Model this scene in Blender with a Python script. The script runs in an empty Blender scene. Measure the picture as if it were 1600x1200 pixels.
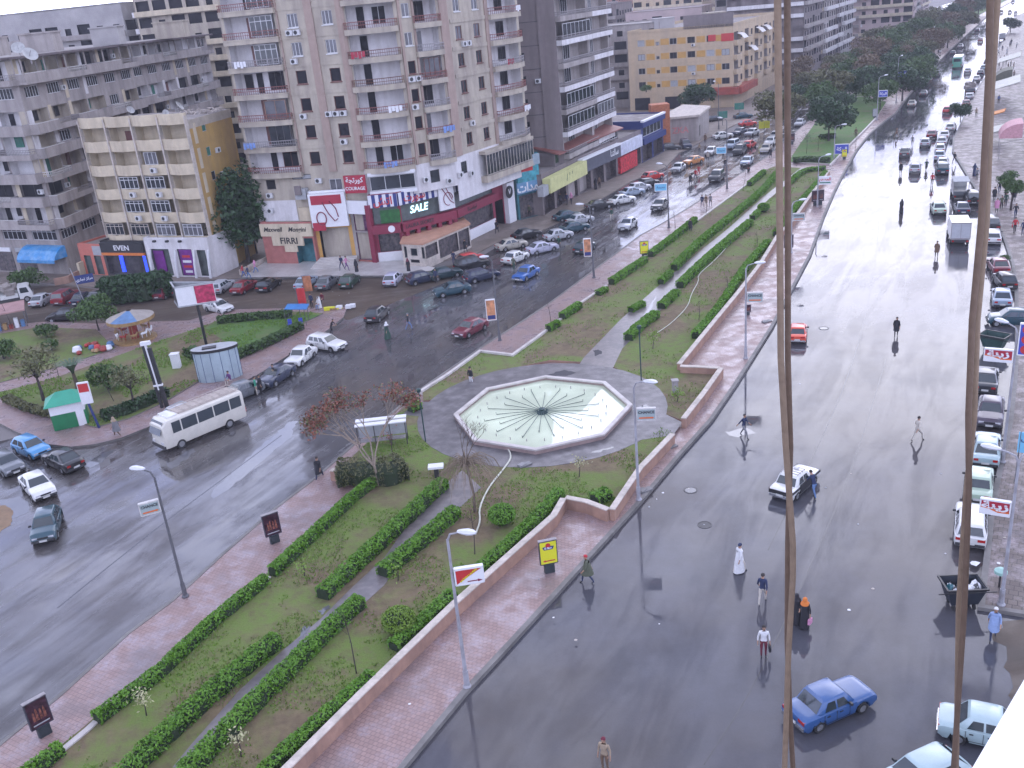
import bpy, bmesh, math, random
from math import sin, cos, pi, atan2, hypot, radians, degrees
from mathutils import Vector, Matrix
from mathutils.geometry import tessellate_polygon
random.seed(7)
SC = bpy.context.scene
COL = SC.collection
F_PX, PITCH, ROLL, CAM_H = 1480.0, .3868, .097, 29.0
FWD = Vector((0, cos(PITCH), -sin(PITCH)))
UP0 = Vector((0, sin(PITCH), cos(PITCH)))
RGT = Vector((1, 0, 0))*cos(ROLL) - UP0*sin(ROLL)
DWN = -Vector((1, 0, 0))*sin(ROLL) - UP0*cos(ROLL)
cam = bpy.data.cameras.new('camera')
camo = bpy.data.objects.new('camera', cam)
COL.objects.link(camo)
m = Matrix((RGT, -DWN, -FWD)).transposed().to_4x4()
m.translation = Vector((0, 0, CAM_H))
camo.matrix_world = m
cam.sensor_width = 36.0
cam.lens = 36.0*F_PX/1600.0
cam.clip_start = .05
cam.clip_end = 6000
SC.camera = camo
SUN_AZ, SUN_EL = radians(24), radians(24)
w = bpy.data.worlds.new('World')
SC.world = w
w.use_nodes = True
nt = w.node_tree
N = nt.nodes
for n in list(N): N.remove(n)
out = N.new('ShaderNodeOutputWorld')
sky = N.new('ShaderNodeTexSky')
sky.sky_type = 'NISHITA'
sky.sun_disc = False
sky.sun_elevation = SUN_EL
sky.sun_rotation = SUN_AZ
sky.air_density = 1.2
sky.dust_density = 2.5
bg = N.new('ShaderNodeBackground')
bg.inputs[1].default_value = .08
tc = N.new('ShaderNodeTexCoord')
mp = N.new('ShaderNodeMapping')
mp.inputs['Scale'].default_value = (1, 1, 2.6)
nz = N.new('ShaderNodeTexNoise')
nz.inputs['Scale'].default_value = 3.1
nz.inputs['Detail'].default_value = 7
nz.inputs['Roughness'].default_value = .58
cr = N.new('ShaderNodeValToRGB')
cr.color_ramp.elements[0].position = .38
cr.color_ramp.elements[0].color = (.42, .47, .78, 1)
cr.color_ramp.elements[1].position = .60
cr.color_ramp.elements[1].color = (.83, .875, 1.13, 1)
dot = N.new('ShaderNodeVectorMath'); dot.operation = 'DOT_PRODUCT'
dot.inputs[1].default_value = (sin(SUN_AZ)*cos(radians(20)), cos(SUN_AZ)*cos(radians(20)), sin(radians(20)))
mr = N.new('ShaderNodeMapRange')
mr.inputs[1].default_value = .55; mr.inputs[2].default_value = 1.0
mr.inputs[3].default_value = .0; mr.inputs[4].default_value = 1.0
pw = N.new('ShaderNodeMath'); pw.operation = 'POWER'; pw.inputs[1].default_value = 2.0
ma = N.new('ShaderNodeMath'); ma.operation = 'MULTIPLY_ADD'
ma.inputs[1].default_value = 7.0      # glow of the sun behind thin cloud
ma.inputs[2].default_value = 27.0       # flat cloud layer
mul = N.new('ShaderNodeVectorMath'); mul.operation = 'SCALE'
mix = N.new('ShaderNodeMix'); mix.data_type = 'RGBA'; mix.inputs[0].default_value = .88
L = nt.links.new
L(tc.outputs['Generated'], mp.inputs[0]); L(mp.outputs[0], nz.inputs[0]); L(nz.outputs[0], cr.inputs[0])
nrm = N.new('ShaderNodeVectorMath'); nrm.operation = 'NORMALIZE'
L(tc.outputs['Generated'], nrm.inputs[0]); L(nrm.outputs[0], dot.inputs[0])
L(dot.outputs['Value'], mr.inputs[0]); L(mr.outputs[0], pw.inputs[0]); L(pw.outputs[0], ma.inputs[0])
sep = N.new('ShaderNodeSeparateXYZ'); L(nrm.outputs[0], sep.inputs[0])
bd = N.new('ShaderNodeMapRange'); bd.interpolation_type = 'SMOOTHSTEP'
bd.inputs[1].default_value = .80; bd.inputs[2].default_value = .42; bd.inputs[3].default_value = 16.5; bd.inputs[4].default_value = 33.0
L(sep.outputs[2], bd.inputs[0]); L(bd.outputs[0], ma.inputs[2])
L(cr.outputs[0], mul.inputs[0]); L(ma.outputs[0], mul.inputs['Scale'])
L(sky.outputs[0], mix.inputs[6]); L(mul.outputs[0], mix.inputs[7])
L(mix.outputs[2], bg.inputs[0]); L(bg.outputs[0], out.inputs[0])
sd = bpy.data.lights.new('sun', 'SUN')
sd.energy = .6
sd.angle = radians(50)
sd.color = (1, .96, .92)
so = bpy.data.objects.new('sun', sd)
COL.objects.link(so)
so.rotation_euler = (radians(90)-SUN_EL-radians(12), 0, pi-SUN_AZ)
SC.view_settings.view_transform = 'Standard'
SC.view_settings.look = 'None'
SC.view_settings.exposure = .36
SC.view_settings.gamma = 1
SC.cycles.max_bounces = 5
SC.cycles.diffuse_bounces = 3
SC.cycles.glossy_bounces = 3
SC.cycles.transparent_max_bounces = 6
SC.cycles.caustics_reflective = False
SC.cycles.caustics_refractive = False
def G(x, y, z=0.0):
 """point of the plane at height z that the photograph shows at (x, y)"""
 d = FWD + RGT*((x-800)/F_PX) + DWN*((y-600)/F_PX)
 t = -(CAM_H-z)/d.z
 return Vector((d.x*t, d.y*t, z))
def GL(pts, z=0.0):
 return [G(x, y, z) for x, y in pts]
def tag(o, label=None, cat=None, group=None, kind=None):
 if label: o['label'] = label
 if cat: o['category'] = cat
 if group: o['group'] = group
 if kind: o['kind'] = kind
 return o
def empty(name, loc, rz=0.0):
 o = bpy.data.objects.new(name, None)
 o.empty_display_size = .2
 COL.objects.link(o)
 o.location = loc
 o.rotation_euler = (0, 0, rz)
 return o
class MB:
 def __init__(s):
  s.v = []; s.f = []; s.m = []
 def add(s, vs, fs, mi=0):
  b = len(s.v)
  s.v += [tuple(p) for p in vs]
  s.f += [tuple(b+i for i in f) for f in fs]
  s.m += [mi]*len(fs)
  return s
 def box(s, x0, x1, y0, y1, z0, z1, mi=0, M=None, skip=()):
  vs = [Vector((x, y, z)) for z in (z0, z1) for x, y in ((x0, y0), (x1, y0), (x1, y1), (x0, y1))]
  if M: vs = [M @ p for p in vs]
  fs = {'b': (0, 3, 2, 1), 't': (4, 5, 6, 7), 'f': (0, 1, 5, 4), 'r': (1, 2, 6, 5), 'k': (2, 3, 7, 6), 'l': (3, 0, 4, 7)}
  return s.add(vs, [f for k, f in fs.items() if k not in skip], mi)
 def quad(s, a, b, c, d, mi=0):
  return s.add([a, b, c, d], [(0, 1, 2, 3)], mi)
 def poly(s, pts, z, mi=0):
  tri = tessellate_polygon([[Vector((p[0], p[1], 0)) for p in pts]])
  out = []
  for t in tri:
   a, b, c = [pts[i] for i in t]
   cr_ = (b[0]-a[0])*(c[1]-a[1])-(b[1]-a[1])*(c[0]-a[0])
   out.append(t if cr_ > 0 else (t[0], t[2], t[1]))
  return s.add([(p[0], p[1], z) for p in pts], out, mi)
 def prism(s, pts, z0, z1, mi=0, ms=None, bottom=False):
  """closed outline extruded upwards; ms = material of the sides"""
  ar = sum(pts[i][0]*pts[(i+1) % len(pts)][1]-pts[(i+1) % len(pts)][0]*pts[i][1] for i in range(len(pts)))
  if ar < 0: pts = list(pts)[::-1]
  s.poly(pts, z1, mi)
  n = len(pts)
  vs = [(p[0], p[1], z0) for p in pts]+[(p[0], p[1], z1) for p in pts]
  s.add(vs, [(i, (i+1) % n, n+(i+1) % n, n+i) for i in range(n)], mi if ms is None else ms)
  if bottom: s.add([(p[0], p[1], z0) for p in pts][::-1], [tuple(range(n))], mi if ms is None else ms)
  return s
 def tube(s, pts, r, n=6, mi=0, cap=True):
  pts = [Vector(p) for p in pts]
  rs = r if isinstance(r, (list, tuple)) else [r]*len(pts)
  b = len(s.v)
  ref = None
  for i, p in enumerate(pts):
   d = (pts[min(i+1, len(pts)-1)]-pts[max(i-1, 0)]).normalized()
   if ref is None:
    ref = d.orthogonal().normalized()
   else:
    ref = (ref-d*ref.dot(d))
    ref = ref.normalized() if ref.length > 1e-6 else d.orthogonal().normalized()
   q = d.cross(ref)
   for k in range(n):
    a = 2*pi*k/n
    s.v.append(tuple(p+(ref*cos(a)+q*sin(a))*rs[i]))
  for i in range(len(pts)-1):
   for k in range(n):
    s.f.append((b+i*n+k, b+i*n+(k+1) % n, b+(i+1)*n+(k+1) % n, b+(i+1)*n+k)); s.m.append(mi)
  if cap:
   s.f.append(tuple(b+k for k in range(n))[::-1]); s.m.append(mi)
   e = b+(len(pts)-1)*n
   s.f.append(tuple(e+k for k in range(n))); s.m.append(mi)
  return s
 def lathe(s, prof, n=16, c=(0, 0), mi=0, sx=1, sy=1, capt=True):
  b = len(s.v)
  for r, z in prof:
   for k in range(n):
    a = 2*pi*k/n
    s.v.append((c[0]+r*cos(a)*sx, c[1]+r*sin(a)*sy, z))
  for i in range(len(prof)-1):
   for k in range(n):
    s.f.append((b+i*n+k, b+i*n+(k+1) % n, b+(i+1)*n+(k+1) % n, b+(i+1)*n+k)); s.m.append(mi)
  if capt:
   e = b+(len(prof)-1)*n
   s.f.append(tuple(e+k for k in range(n))); s.m.append(mi)
  return s
 def ribbon(s, pts, wd, z0, z1, mi=0, ms=None, off=0.0):
  """wall of width wd along a polyline (mitred), offset sideways"""
  L_, R_ = offset(pts, off+wd/2), offset(pts, off-wd/2)
  n = len(pts)
  vs = [(p[0], p[1], z0) for p in L_]+[(p[0], p[1], z0) for p in R_]+[(p[0], p[1], z1) for p in L_]+[(p[0], p[1], z1) for p in R_]
  top = []; side = []
  for i in range(n-1):
   top.append((2*n+i, 3*n+i, 3*n+i+1, 2*n+i+1))
   side.append((i, 2*n+i, 2*n+i+1, i+1))
   side.append((n+i, n+i+1, 3*n+i+1, 3*n+i))
  side.append((0, n, 3*n, 2*n)); side.append((n-1, 3*n-1, 4*n-1, 2*n-1))
  b = len(s.v)
  s.v += vs
  s.f += [tuple(b+i for i in f) for f in top]; s.m += [mi]*len(top)
  s.f += [tuple(b+i for i in f) for f in side]; s.m += [mi if ms is None else ms]*len(side)
  return s
 def mesh(s, name, mats, smooth=None):
  me = bpy.data.meshes.new(name)
  me.from_pydata(s.v, [], s.f)
  for mt in mats: me.materials.append(mt)
  if len(mats) > 1: me.polygons.foreach_set('material_index', s.m)
  if smooth:
   me.shade_smooth()
   if smooth < 179: me.set_sharp_from_angle(angle=radians(smooth))
  me.update()
  return me
 def build(s, name, mats, parent=None, smooth=None, loc=None):
  if not isinstance(mats, (list, tuple)): mats = [mats]
  return link(name, s.mesh(name, mats, smooth), parent, loc)
def link(name, me, parent=None, loc=None, M=None):
 o = bpy.data.objects.new(name, me)
 COL.objects.link(o)
 if parent is not None: o.parent = parent
 if loc is not None: o.location = loc
 if M is not None: o.matrix_local = M
 return o
def offset(pts, d):
 n = len(pts); out = []
 for i in range(n):
  a = Vector(pts[max(i-1, 0)][:2]); b = Vector(pts[i][:2]); c = Vector(pts[min(i+1, n-1)][:2])
  d1 = (b-a).normalized() if i > 0 else (c-b).normalized()
  d2 = (c-b).normalized() if i < n-1 else d1
  n1 = Vector((-d1.y, d1.x)); n2 = Vector((-d2.y, d2.x))
  mm = (n1+n2)
  if mm.length < 1e-4: mm = n1
  mm.normalize()
  k = d/max(.35, mm.dot(n1))
  out.append((b.x+mm.x*k, b.y+mm.y*k))
 return out
def resample(pts, step):
 out = [Vector(pts[0][:2])]
 for a, b in zip(pts[:-1], pts[1:]):
  a = Vector(a[:2]); b = Vector(b[:2])
  k = max(1, int(round((b-a).length/step)))
  for i in range(1, k+1): out.append(a.lerp(b, i/k))
 return out
def smooth_line(pts, it=2):
 for _ in range(it):
  q = [pts[0]]
  for a, b in zip(pts[:-1], pts[1:]):
   a = Vector(a[:2]); b = Vector(b[:2])
   q += [a.lerp(b, .25), a.lerp(b, .75)]
  q.append(pts[-1]); pts = q
 return pts
_mats = {}
def mat(name, col, rough=.7, var=.12, scale=3.0, metal=0.0, coat=0.0, spec=.5, bump=0.0, dirt=None, dirt_amt=.35, dirt_scale=.6, streak=False, emit=None, estr=1.0, world=True):
 if name in _mats: return _mats[name]
 mt = bpy.data.materials.new(name)
 mt.use_nodes = True
 nt = mt.node_tree; n = nt.nodes; p = n['Principled BSDF']
 p.inputs['Roughness'].default_value = rough
 p.inputs['Metallic'].default_value = metal
 p.inputs['Coat Weight'].default_value = coat
 p.inputs['Coat Roughness'].default_value = .06
 p.inputs['Specular IOR Level'].default_value = spec
 c = (*col, 1)
 p.inputs['Base Color'].default_value = c
 if emit:
  p.inputs['Emission Color'].default_value = (*emit, 1); p.inputs['Emission Strength'].default_value = estr
 if var or dirt:
  tcn = n.new('ShaderNodeNewGeometry') if world else n.new('ShaderNodeTexCoord')
  src = tcn.outputs['Position'] if world else tcn.outputs['Object']
  nz = n.new('ShaderNodeTexNoise'); nz.inputs['Scale'].default_value = scale; nz.inputs['Detail'].default_value = 5
  nt.links.new(src, nz.inputs[0])
  mrn = n.new('ShaderNodeMapRange'); mrn.inputs[1].default_value = .25; mrn.inputs[2].default_value = .75
  mrn.inputs[3].default_value = 1-var; mrn.inputs[4].default_value = 1+var
  nt.links.new(nz.outputs[0], mrn.inputs[0])
  sc = n.new('ShaderNodeVectorMath'); sc.operation = 'SCALE'; sc.inputs[0].default_value = col
  nt.links.new(mrn.outputs[0], sc.inputs['Scale'])
  last = sc.outputs[0]
  if dirt:
   mpn = n.new('ShaderNodeMapping')
   mpn.inputs['Scale'].default_value = (1.6, 1.6, .22) if streak else (1, 1, 1)
   nt.links.new(src, mpn.inputs[0])
   n2 = n.new('ShaderNodeTexNoise'); n2.inputs['Scale'].default_value = dirt_scale; n2.inputs['Detail'].default_value = 8; n2.inputs['Roughness'].default_value = .62
   nt.links.new(mpn.outputs[0], n2.inputs[0])
   m2 = n.new('ShaderNodeMapRange'); m2.inputs[1].default_value = .42; m2.inputs[2].default_value = .68; m2.inputs[3].default_value = 0; m2.inputs[4].default_value = dirt_amt
   nt.links.new(n2.outputs[0], m2.inputs[0])
   mx = n.new('ShaderNodeMix'); mx.data_type = 'RGBA'
   nt.links.new(m2.outputs[0], mx.inputs[0]); nt.links.new(last, mx.inputs[6]); mx.inputs[7].default_value = (*dirt, 1)
   last = mx.outputs[2]
  nt.links.new(last, p.inputs['Base Color'])
  if bump:
   bn = n.new('ShaderNodeBump'); bn.inputs['Strength'].default_value = bump; bn.inputs['Distance'].default_value = .05
   nt.links.new(nz.outputs[0], bn.inputs['Height']); nt.links.new(bn.outputs[0], p.inputs['Normal'])
 _mats[name] = mt
 return mt
def node_mat(name, fn):
 if name in _mats: return _mats[name]
 mt = bpy.data.materials.new(name); mt.use_nodes = True
 fn(mt.node_tree, mt.node_tree.nodes, mt.node_tree.nodes['Principled BSDF'])
 _mats[name] = mt
 return mt
def nnoise(nt, src, scale, detail=6, rough=.6, mapscale=None, rot=0.0, dist=0.0):
 if mapscale:
  mpn = nt.nodes.new('ShaderNodeMapping'); mpn.inputs['Scale'].default_value = mapscale; mpn.inputs['Rotation'].default_value = (0, 0, rot)
  mpn.vector_type = 'POINT'
  r1 = nt.nodes.new('ShaderNodeVectorRotate'); r1.rotation_type = 'Z_AXIS'; r1.inputs['Angle'].default_value = rot
  nt.links.new(src, r1.inputs['Vector']); mpn.inputs['Rotation'].default_value = (0, 0, 0)
  nt.links.new(r1.outputs[0], mpn.inputs[0]); src = mpn.outputs[0]
 z = nt.nodes.new('ShaderNodeTexNoise'); z.inputs['Scale'].default_value = scale; z.inputs['Detail'].default_value = detail
 z.inputs['Roughness'].default_value = rough; z.inputs['Distortion'].default_value = dist
 nt.links.new(src, z.inputs[0])
 return z.outputs[0]
def nrange(nt, src, a, b, c=0.0, d=1.0):
 r = nt.nodes.new('ShaderNodeMapRange')
 r.inputs[1].default_value = a; r.inputs[2].default_value = b; r.inputs[3].default_value = c; r.inputs[4].default_value = d
 nt.links.new(src, r.inputs[0]); return r.outputs[0]
def nmix(nt, fac, a, b):
 x = nt.nodes.new('ShaderNodeMix'); x.data_type = 'RGBA'
 for i, s_ in ((0, fac), (6, a), (7, b)):
  if isinstance(s_, (tuple, list)): x.inputs[i].default_value = (*s_, 1) if len(s_) == 3 else s_
  elif isinstance(s_, (int, float)): x.inputs[i].default_value = s_
  else: nt.links.new(s_, x.inputs[i])
 return x.outputs[2]
def nmath(nt, op, a, b):
 x = nt.nodes.new('ShaderNodeMath'); x.operation = op
 for i, s_ in ((0, a), (1, b)):
  if isinstance(s_, (int, float)): x.inputs[i].default_value = s_
  else: nt.links.new(s_, x.inputs[i])
 return x.outputs[0]
# ==== ground, roads, pavements
def wet_road(name, base, brown, brown_amt, rmin, rmax, wet_lo, wet_hi, rot, sheen=1.0, lo_=.16, hi_=.62):
 def f(nt, n, p):
  g = n.new('ShaderNodeNewGeometry').outputs['Position']
  big = nnoise(nt, g, .055, 5, .6)
  fine = nnoise(nt, g, 9.0, 3, .7)
  strk = nnoise(nt, g, .9, 6, .62, (1.0, .12, 1.0), rot)
  mid = nnoise(nt, g, .35, 6, .6, None)
  c = nmix(nt, nrange(nt, mid, .35, .7), [x*.82 for x in base], [x*1.3 for x in base])
  c = nmix(nt, nmath(nt, 'MULTIPLY', nrange(nt, big, .42, .62), brown_amt), c, brown)
  c = nmix(nt, nrange(nt, fine, .2, .8, 0, .35), c, [x*.55 for x in base])
  nt.links.new(c, p.inputs['Base Color'])
  wet = nmath(nt, 'ADD', nmath(nt, 'MULTIPLY', strk, .6), nmath(nt, 'MULTIPLY', mid, .4))
  r = nrange(nt, wet, wet_lo, wet_hi, rmax, rmin)
  nt.links.new(r, p.inputs['Roughness'])
  p.inputs['IOR'].default_value = 1.33*sheen
  film = nmath(nt, 'ADD', nmath(nt, 'MULTIPLY', nnoise(nt, g, .45, 7, .66, (1.0, .16, 1.0), rot, .8), .6), nmath(nt, 'MULTIPLY', nnoise(nt, g, .13, 5, .6), .4))
  nt.links.new(nrange(nt, film, .43, .54, lo_, hi_), p.inputs['Specular IOR Level'])
  b = n.new('ShaderNodeBump'); b.inputs['Distance'].default_value = .004
  st = nrange(nt, wet, wet_lo, wet_hi, .55, .03)
  nt.links.new(st, b.inputs['Strength']); nt.links.new(nnoise(nt, g, 2.2, 6, .7), b.inputs['Height']); nt.links.new(b.outputs[0], p.inputs['Normal'])
 return node_mat(name, f)
M_ROAD_R = wet_road('wet_asphalt', (.068, .069, .082), (.075, .06, .05), .6, .03, .17, .40, .56, radians(29), 1.03, .32, .58)
M_ROAD_L = wet_road('damp_asphalt', (.068, .067, .072), (.085, .07, .06), .7, .03, .34, .42, .56, radians(28), 1.12, .30, 1.0)
M_DIRT = wet_road('muddy_street', (.085, .068, .055), (.12, .088, .062), 1.0, .12, .6, .52, .68, radians(80), 1.0)
M_PUDDLE = mat('puddle_water', (.10, .10, .105), .02, 0, coat=0, spec=.6)
def paver(name, c1, c2, sc, wetness=.35):
 def f(nt, n, p):
  g = n.new('ShaderNodeNewGeometry').outputs['Position']
  r1 = n.new('ShaderNodeVectorRotate'); r1.rotation_type = 'Z_AXIS'; r1.inputs['Angle'].default_value = radians(31)
  nt.links.new(g, r1.inputs['Vector'])
  bt = n.new('ShaderNodeTexBrick'); bt.inputs['Scale'].default_value = sc
  bt.inputs['Color1'].default_value = (*c1, 1); bt.inputs['Color2'].default_value = (*c2, 1)
  bt.inputs['Mortar'].default_value = (*[x*.55 for x in c1], 1)
  bt.inputs['Mortar Size'].default_value = .025; bt.inputs['Brick Width'].default_value = .5; bt.inputs['Row Height'].default_value = .5
  nt.links.new(r1.outputs[0], bt.inputs[0])
  pale = nnoise(nt, g, .8, 7, .68)
  pale2 = nnoise(nt, g, 4.5, 5, .7)
  fac = nmath(nt, 'MULTIPLY', nrange(nt, pale, .46, .62), nrange(nt, pale2, .35, .62, .1, .8))
  c = nmix(nt, fac, bt.outputs[0], (.30, .25, .27))
  c = nmix(nt, nrange(nt, nnoise(nt, g, .22, 4, .6), .5, .68, 0, .55), c, (.13, .115, .12))
  nt.links.new(c, p.inputs['Base Color'])
  nt.links.new(nrange(nt, pale, .4, .6, .55, wetness), p.inputs['Roughness'])
  b = n.new('ShaderNodeBump'); b.inputs['Distance'].default_value = .01; b.inputs['Strength'].default_value = .4
  nt.links.new(bt.outputs['Fac'], b.inputs['Height']); b.invert = True
  nt.links.new(b.outputs[0], p.inputs['Normal'])
 return node_mat(name, f)
M_PAVE = paver('red_pavers', (.235, .155, .14), (.285, .19, .17), 2.2, .22)
M_PAVE_R = paver('grey_brown_tiles', (.10, .078, .07), (.135, .108, .095), 1.2, .4)
M_PAVE_R.node_tree.nodes['Principled BSDF'].inputs['Specular IOR Level'].default_value = .25
M_KERB = mat('kerb_concrete', (.17, .16, .15), .7, .2, 2.0, dirt=(.07, .065, .06), dirt_amt=.6)
M_RIM = mat('white_painted_rim', (.52, .48, .45), .6, .15, 3, dirt=(.2, .17, .15), dirt_amt=.5, dirt_scale=1.5)
M_TAN = mat('tan_render', (.33, .20, .145), .8, .15, 2.5, dirt=(.16, .10, .08), dirt_amt=.6, streak=True, bump=.2)
M_CREAMTOP = mat('pale_coping', (.50, .44, .38), .75, .12, 5, dirt=(.22, .2, .17), dirt_amt=.6, dirt_scale=1.2)
M_CONC = mat('grey_concrete', (.22, .215, .22), .6, .2, 1.5, dirt=(.10, .1, .1), dirt_amt=.6, dirt_scale=.4)
def f_bed(nt, n, p):
 g = n.new('ShaderNodeNewGeometry').outputs['Position']
 a = nnoise(nt, g, .16, 6, .62, None, 0, .6); b = nnoise(nt, g, 1.6, 6, .7); c_ = nnoise(nt, g, 14, 3, .7)
 soil = nmix(nt, nrange(nt, b, .35, .65), (.105, .075, .045), (.17, .13, .07))
 gr = nmix(nt, nrange(nt, c_, .3, .7), (.085, .14, .022), (.14, .185, .04))
 fac = nmath(nt, 'MULTIPLY', nrange(nt, a, .42, .56), nrange(nt, b, .30, .55, .25, 1))
 c = nmix(nt, fac, soil, gr)
 nt.links.new(c, p.inputs['Base Color']); p.inputs['Roughness'].default_value = .95
 bb = n.new('ShaderNodeBump'); bb.inputs['Distance'].default_value = .08; bb.inputs['Strength'].default_value = .6
 nt.links.new(nnoise(nt, g, 5, 6, .7), bb.inputs['Height']); nt.links.new(bb.outputs[0], p.inputs['Normal'])
M_BED = node_mat('grass_and_soil', f_bed)
def f_lawn(nt, n, p):
 g = n.new('ShaderNodeNewGeometry').outputs['Position']
 a = nnoise(nt, g, .25, 6, .62); b = nnoise(nt, g, 3, 6, .7)
 c = nmix(nt, nrange(nt, b, .3, .7), (.05, .12, .018), (.085, .16, .03))
 c = nmix(nt, nrange(nt, a, .5, .66, 0, .8), c, (.13, .12, .05))
 nt.links.new(c, p.inputs['Base Color']); p.inputs['Roughness'].default_value = .9
M_LAWN = node_mat('green_lawn', f_lawn)
def seam(px, w_, mt, nm='road_seam'):
 P = [Vector(p[:2]) for p in GL(px)]; MB().ribbon(smooth_line(P, 2), w_, .0045, .009).build(nm, mt)['kind'] = 'structure'
M_FAR = mat('city_ground', (.16, .145, .14), .9, .2, .05)
def struct(o): o['kind'] = 'structure'; return o
RK_PX = [(636, 1200), (728, 1088), (800, 1010), (928, 869), (1000, 790), (1062, 716), (1112, 660), (1153, 600), (1207, 514), (1230, 470), (1267, 400), (1288, 340), (1305, 300), (1320, 270), (1340, 235), (1360, 210), (1383, 190), (1400, 178), (1420, 150), (1445, 122), (1480, 83), (1505, 60), (1545, 24)]
RK = [Vector((-22, 3)), Vector((-14, 16))]+[Vector(p[:2]) for p in GL(RK_PX)]
RK += [RK[-1]+Vector((70, 110)), RK[-1]+Vector((200, 300)), RK[-1]+Vector((480, 720))]
LK_PX = [(0, 1168), (95, 1090), (200, 994), (270, 942), (342, 875), (400, 824), (430, 798), (493, 750), (570, 683), (640, 625), (657, 611), (750, 547), (823, 500), (860, 475), (907, 440), (1000, 370), (1033, 352), (1075, 327), (1117, 300), (1158, 272), (1200, 245)]
LK = [Vector((-34, 4)), Vector((-28, 20))]+[Vector(p[:2]) for p in GL(LK_PX)]
i0 = next(i for i, p in enumerate(RK) if p.y > 175)
far_left = offset(RK[i0-1:], 15.0)[1:]
LK += [Vector(p) for p in far_left]
def az_road(x, y):
 best = None
 for a, b in zip(RK[:-1], RK[1:]):
  q = (a+b)/2; d = (q.x-x)**2+(q.y-y)**2
  if best is None or d < best[0]: best = (d, degrees(atan2(b.x-a.x, b.y-a.y)))
 return best[1]
MB().poly([(-2500, -120), (2500, -120), (2500, 3500), (-2500, 3500)], -.02, 0).build('ground', M_FAR)['kind'] = 'structure'
RP_PX = [(1529, 953), (1532, 925), (1543, 835), (1545, 805), (1560, 733), (1570, 690), (1576, 662), (1583, 600), (1587, 540), (1586, 453), (1581, 415), (1568, 375), (1556, 353), (1543, 327), (1507, 270), (1488, 238), (1489, 220), (1502, 192), (1522, 147), (1542, 117), (1556, 85), (1569, 60), (1588, 25)]
RP = [Vector(p[:2]) for p in GL(RP_PX)]
far_right = offset(RK[i0:], -27.0)
RP2 = RP+[Vector(p) for p in far_right if p[1] > RP[-1].y+30]
road_r = RK+RP2[::-1]+[Vector((60, 30)), Vector((60, 4))]
MB().poly(road_r, .004).build('right_road', M_ROAD_R)['kind'] = 'structure'
LO_PX = [(0, 660), (30, 676), (75, 697), (112, 701), (150, 697), (190, 687), (240, 667), (300, 640), (400, 590), (460, 556), (510, 520), (537, 497)]
road_l = LK+[Vector(p) for p in offset(RK[i0:], 40.0)][::-1]
road_l += [Vector(p[:2]) for p in GL([(1238, 150), (1195, 176), (1120, 220), (1050, 243), (990, 280), (920, 318), (860, 352), (800, 372), (740, 408), (690, 424), (600, 437), (560, 447)])]
road_l += [Vector(p[:2]) for p in GL([(500, 500), (300, 640), (150, 697), (40, 680)])]+[Vector((-75, 55)), Vector((-90, 30)), Vector((-60, 4))]
MB().poly(road_l, .004).build('left_road', M_ROAD_L)['kind'] = 'structure'
back = GL([(-40, 520), (0, 512), (68, 505), (150, 508), (296, 503), (352, 486), (480, 482), (545, 500), (700, 440), (740, 408), (600, 432), (420, 438), (345, 440), (150, 452), (100, 446), (-60, 452)])
MB().poly(back, .008).build('side_street', M_DIRT)['kind'] = 'structure'
fore = GL([(-60, 450), (50, 440), (150, 450), (345, 437), (420, 433), (600, 428), (640, 418), (740, 400), (780, 378), (845, 362), (900, 335), (985, 285), (1040, 262), (1060, 240), (1110, 215), (1240, 150)])+[Vector((115, 300)), Vector((60, 300)), Vector((-100, 250)), Vector((-150, 160))]
M_FORE = mat('forecourt_paving', (.20, .165, .14), .6, .2, 1.2, dirt=(.11, .085, .065), dirt_amt=.7, dirt_scale=.35)
MB().prism(fore, -.01, .12).build('forecourt', M_FORE)['kind'] = 'structure'
slab = RK+LK[::-1]
MB().prism(slab, -.01, .20, 0, 1).build('median_pavement', [M_PAVE, M_KERB])['kind'] = 'structure'
MB().ribbon(RK, .28, 0, .224, 0, off=.10).build('kerb', M_KERB)['kind'] = 'structure'
MB().ribbon(LK, .22, 0, .224, 0, off=-.08).build('kerb', M_KERB)['kind'] = 'structure'
BZ = .42
PV = .2
b1_left = GL([(0, 1240), (58, 1202), (98, 1170), (137, 1138), (158, 1119), (246, 1056), (292, 1012), (346, 962), (417, 903), (472, 856), (517, 815), (563, 757)], PV)
b1_notch = GL([(517, 750), (570, 700), (632, 640)], PV)
fount_c = G(846, 641, .35)
b1 = b1_left+b1_notch
bed_near = b1+GL([(700, 655), (690, 690), (720, 728), (800, 735), (860, 725), (960, 690), (1035, 672), (1053, 680)], PV)+GL([(955, 808), (880, 795), (709, 962), (600, 1068), (449, 1218), (380, 1290)], PV)
MB().prism(bed_near, PV, BZ, 0, 1).build('planting_bed', [M_BED, M_TAN])['kind'] = 'structure'
bed_far_l = GL([(661, 613), (750, 550), (801, 556), (840, 528), (860, 512), (910, 472), (950, 447), (1010, 401), (1090, 345), (1145, 305), (1168, 288), (1195, 268), (1210, 262)], PV)
bed_far_r = GL([(1295, 267), (1285, 282), (1268, 306), (1240, 350), (1215, 372), (1188, 416), (1153, 462), (1119, 503), (1063, 573), (1128, 580), (1070, 662), (1010, 640), (1000, 600), (950, 572), (860, 566), (760, 588), (700, 625), (662, 630)], PV)
MB().prism(bed_far_l+bed_far_r, PV, BZ, 0, 1).build('planting_bed', [M_BED, M_TAN])['kind'] = 'structure'
bed2 = GL([(1232, 254), (1297, 257), (1312, 242), (1325, 228), (1353, 200), (1372, 180), (1385, 160), (1345, 152), (1290, 160), (1272, 196), (1250, 226)], PV)
MB().prism(bed2, PV, .36, 0, 1).build('lawn', [M_LAWN, M_RIM])['kind'] = 'structure'
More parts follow.
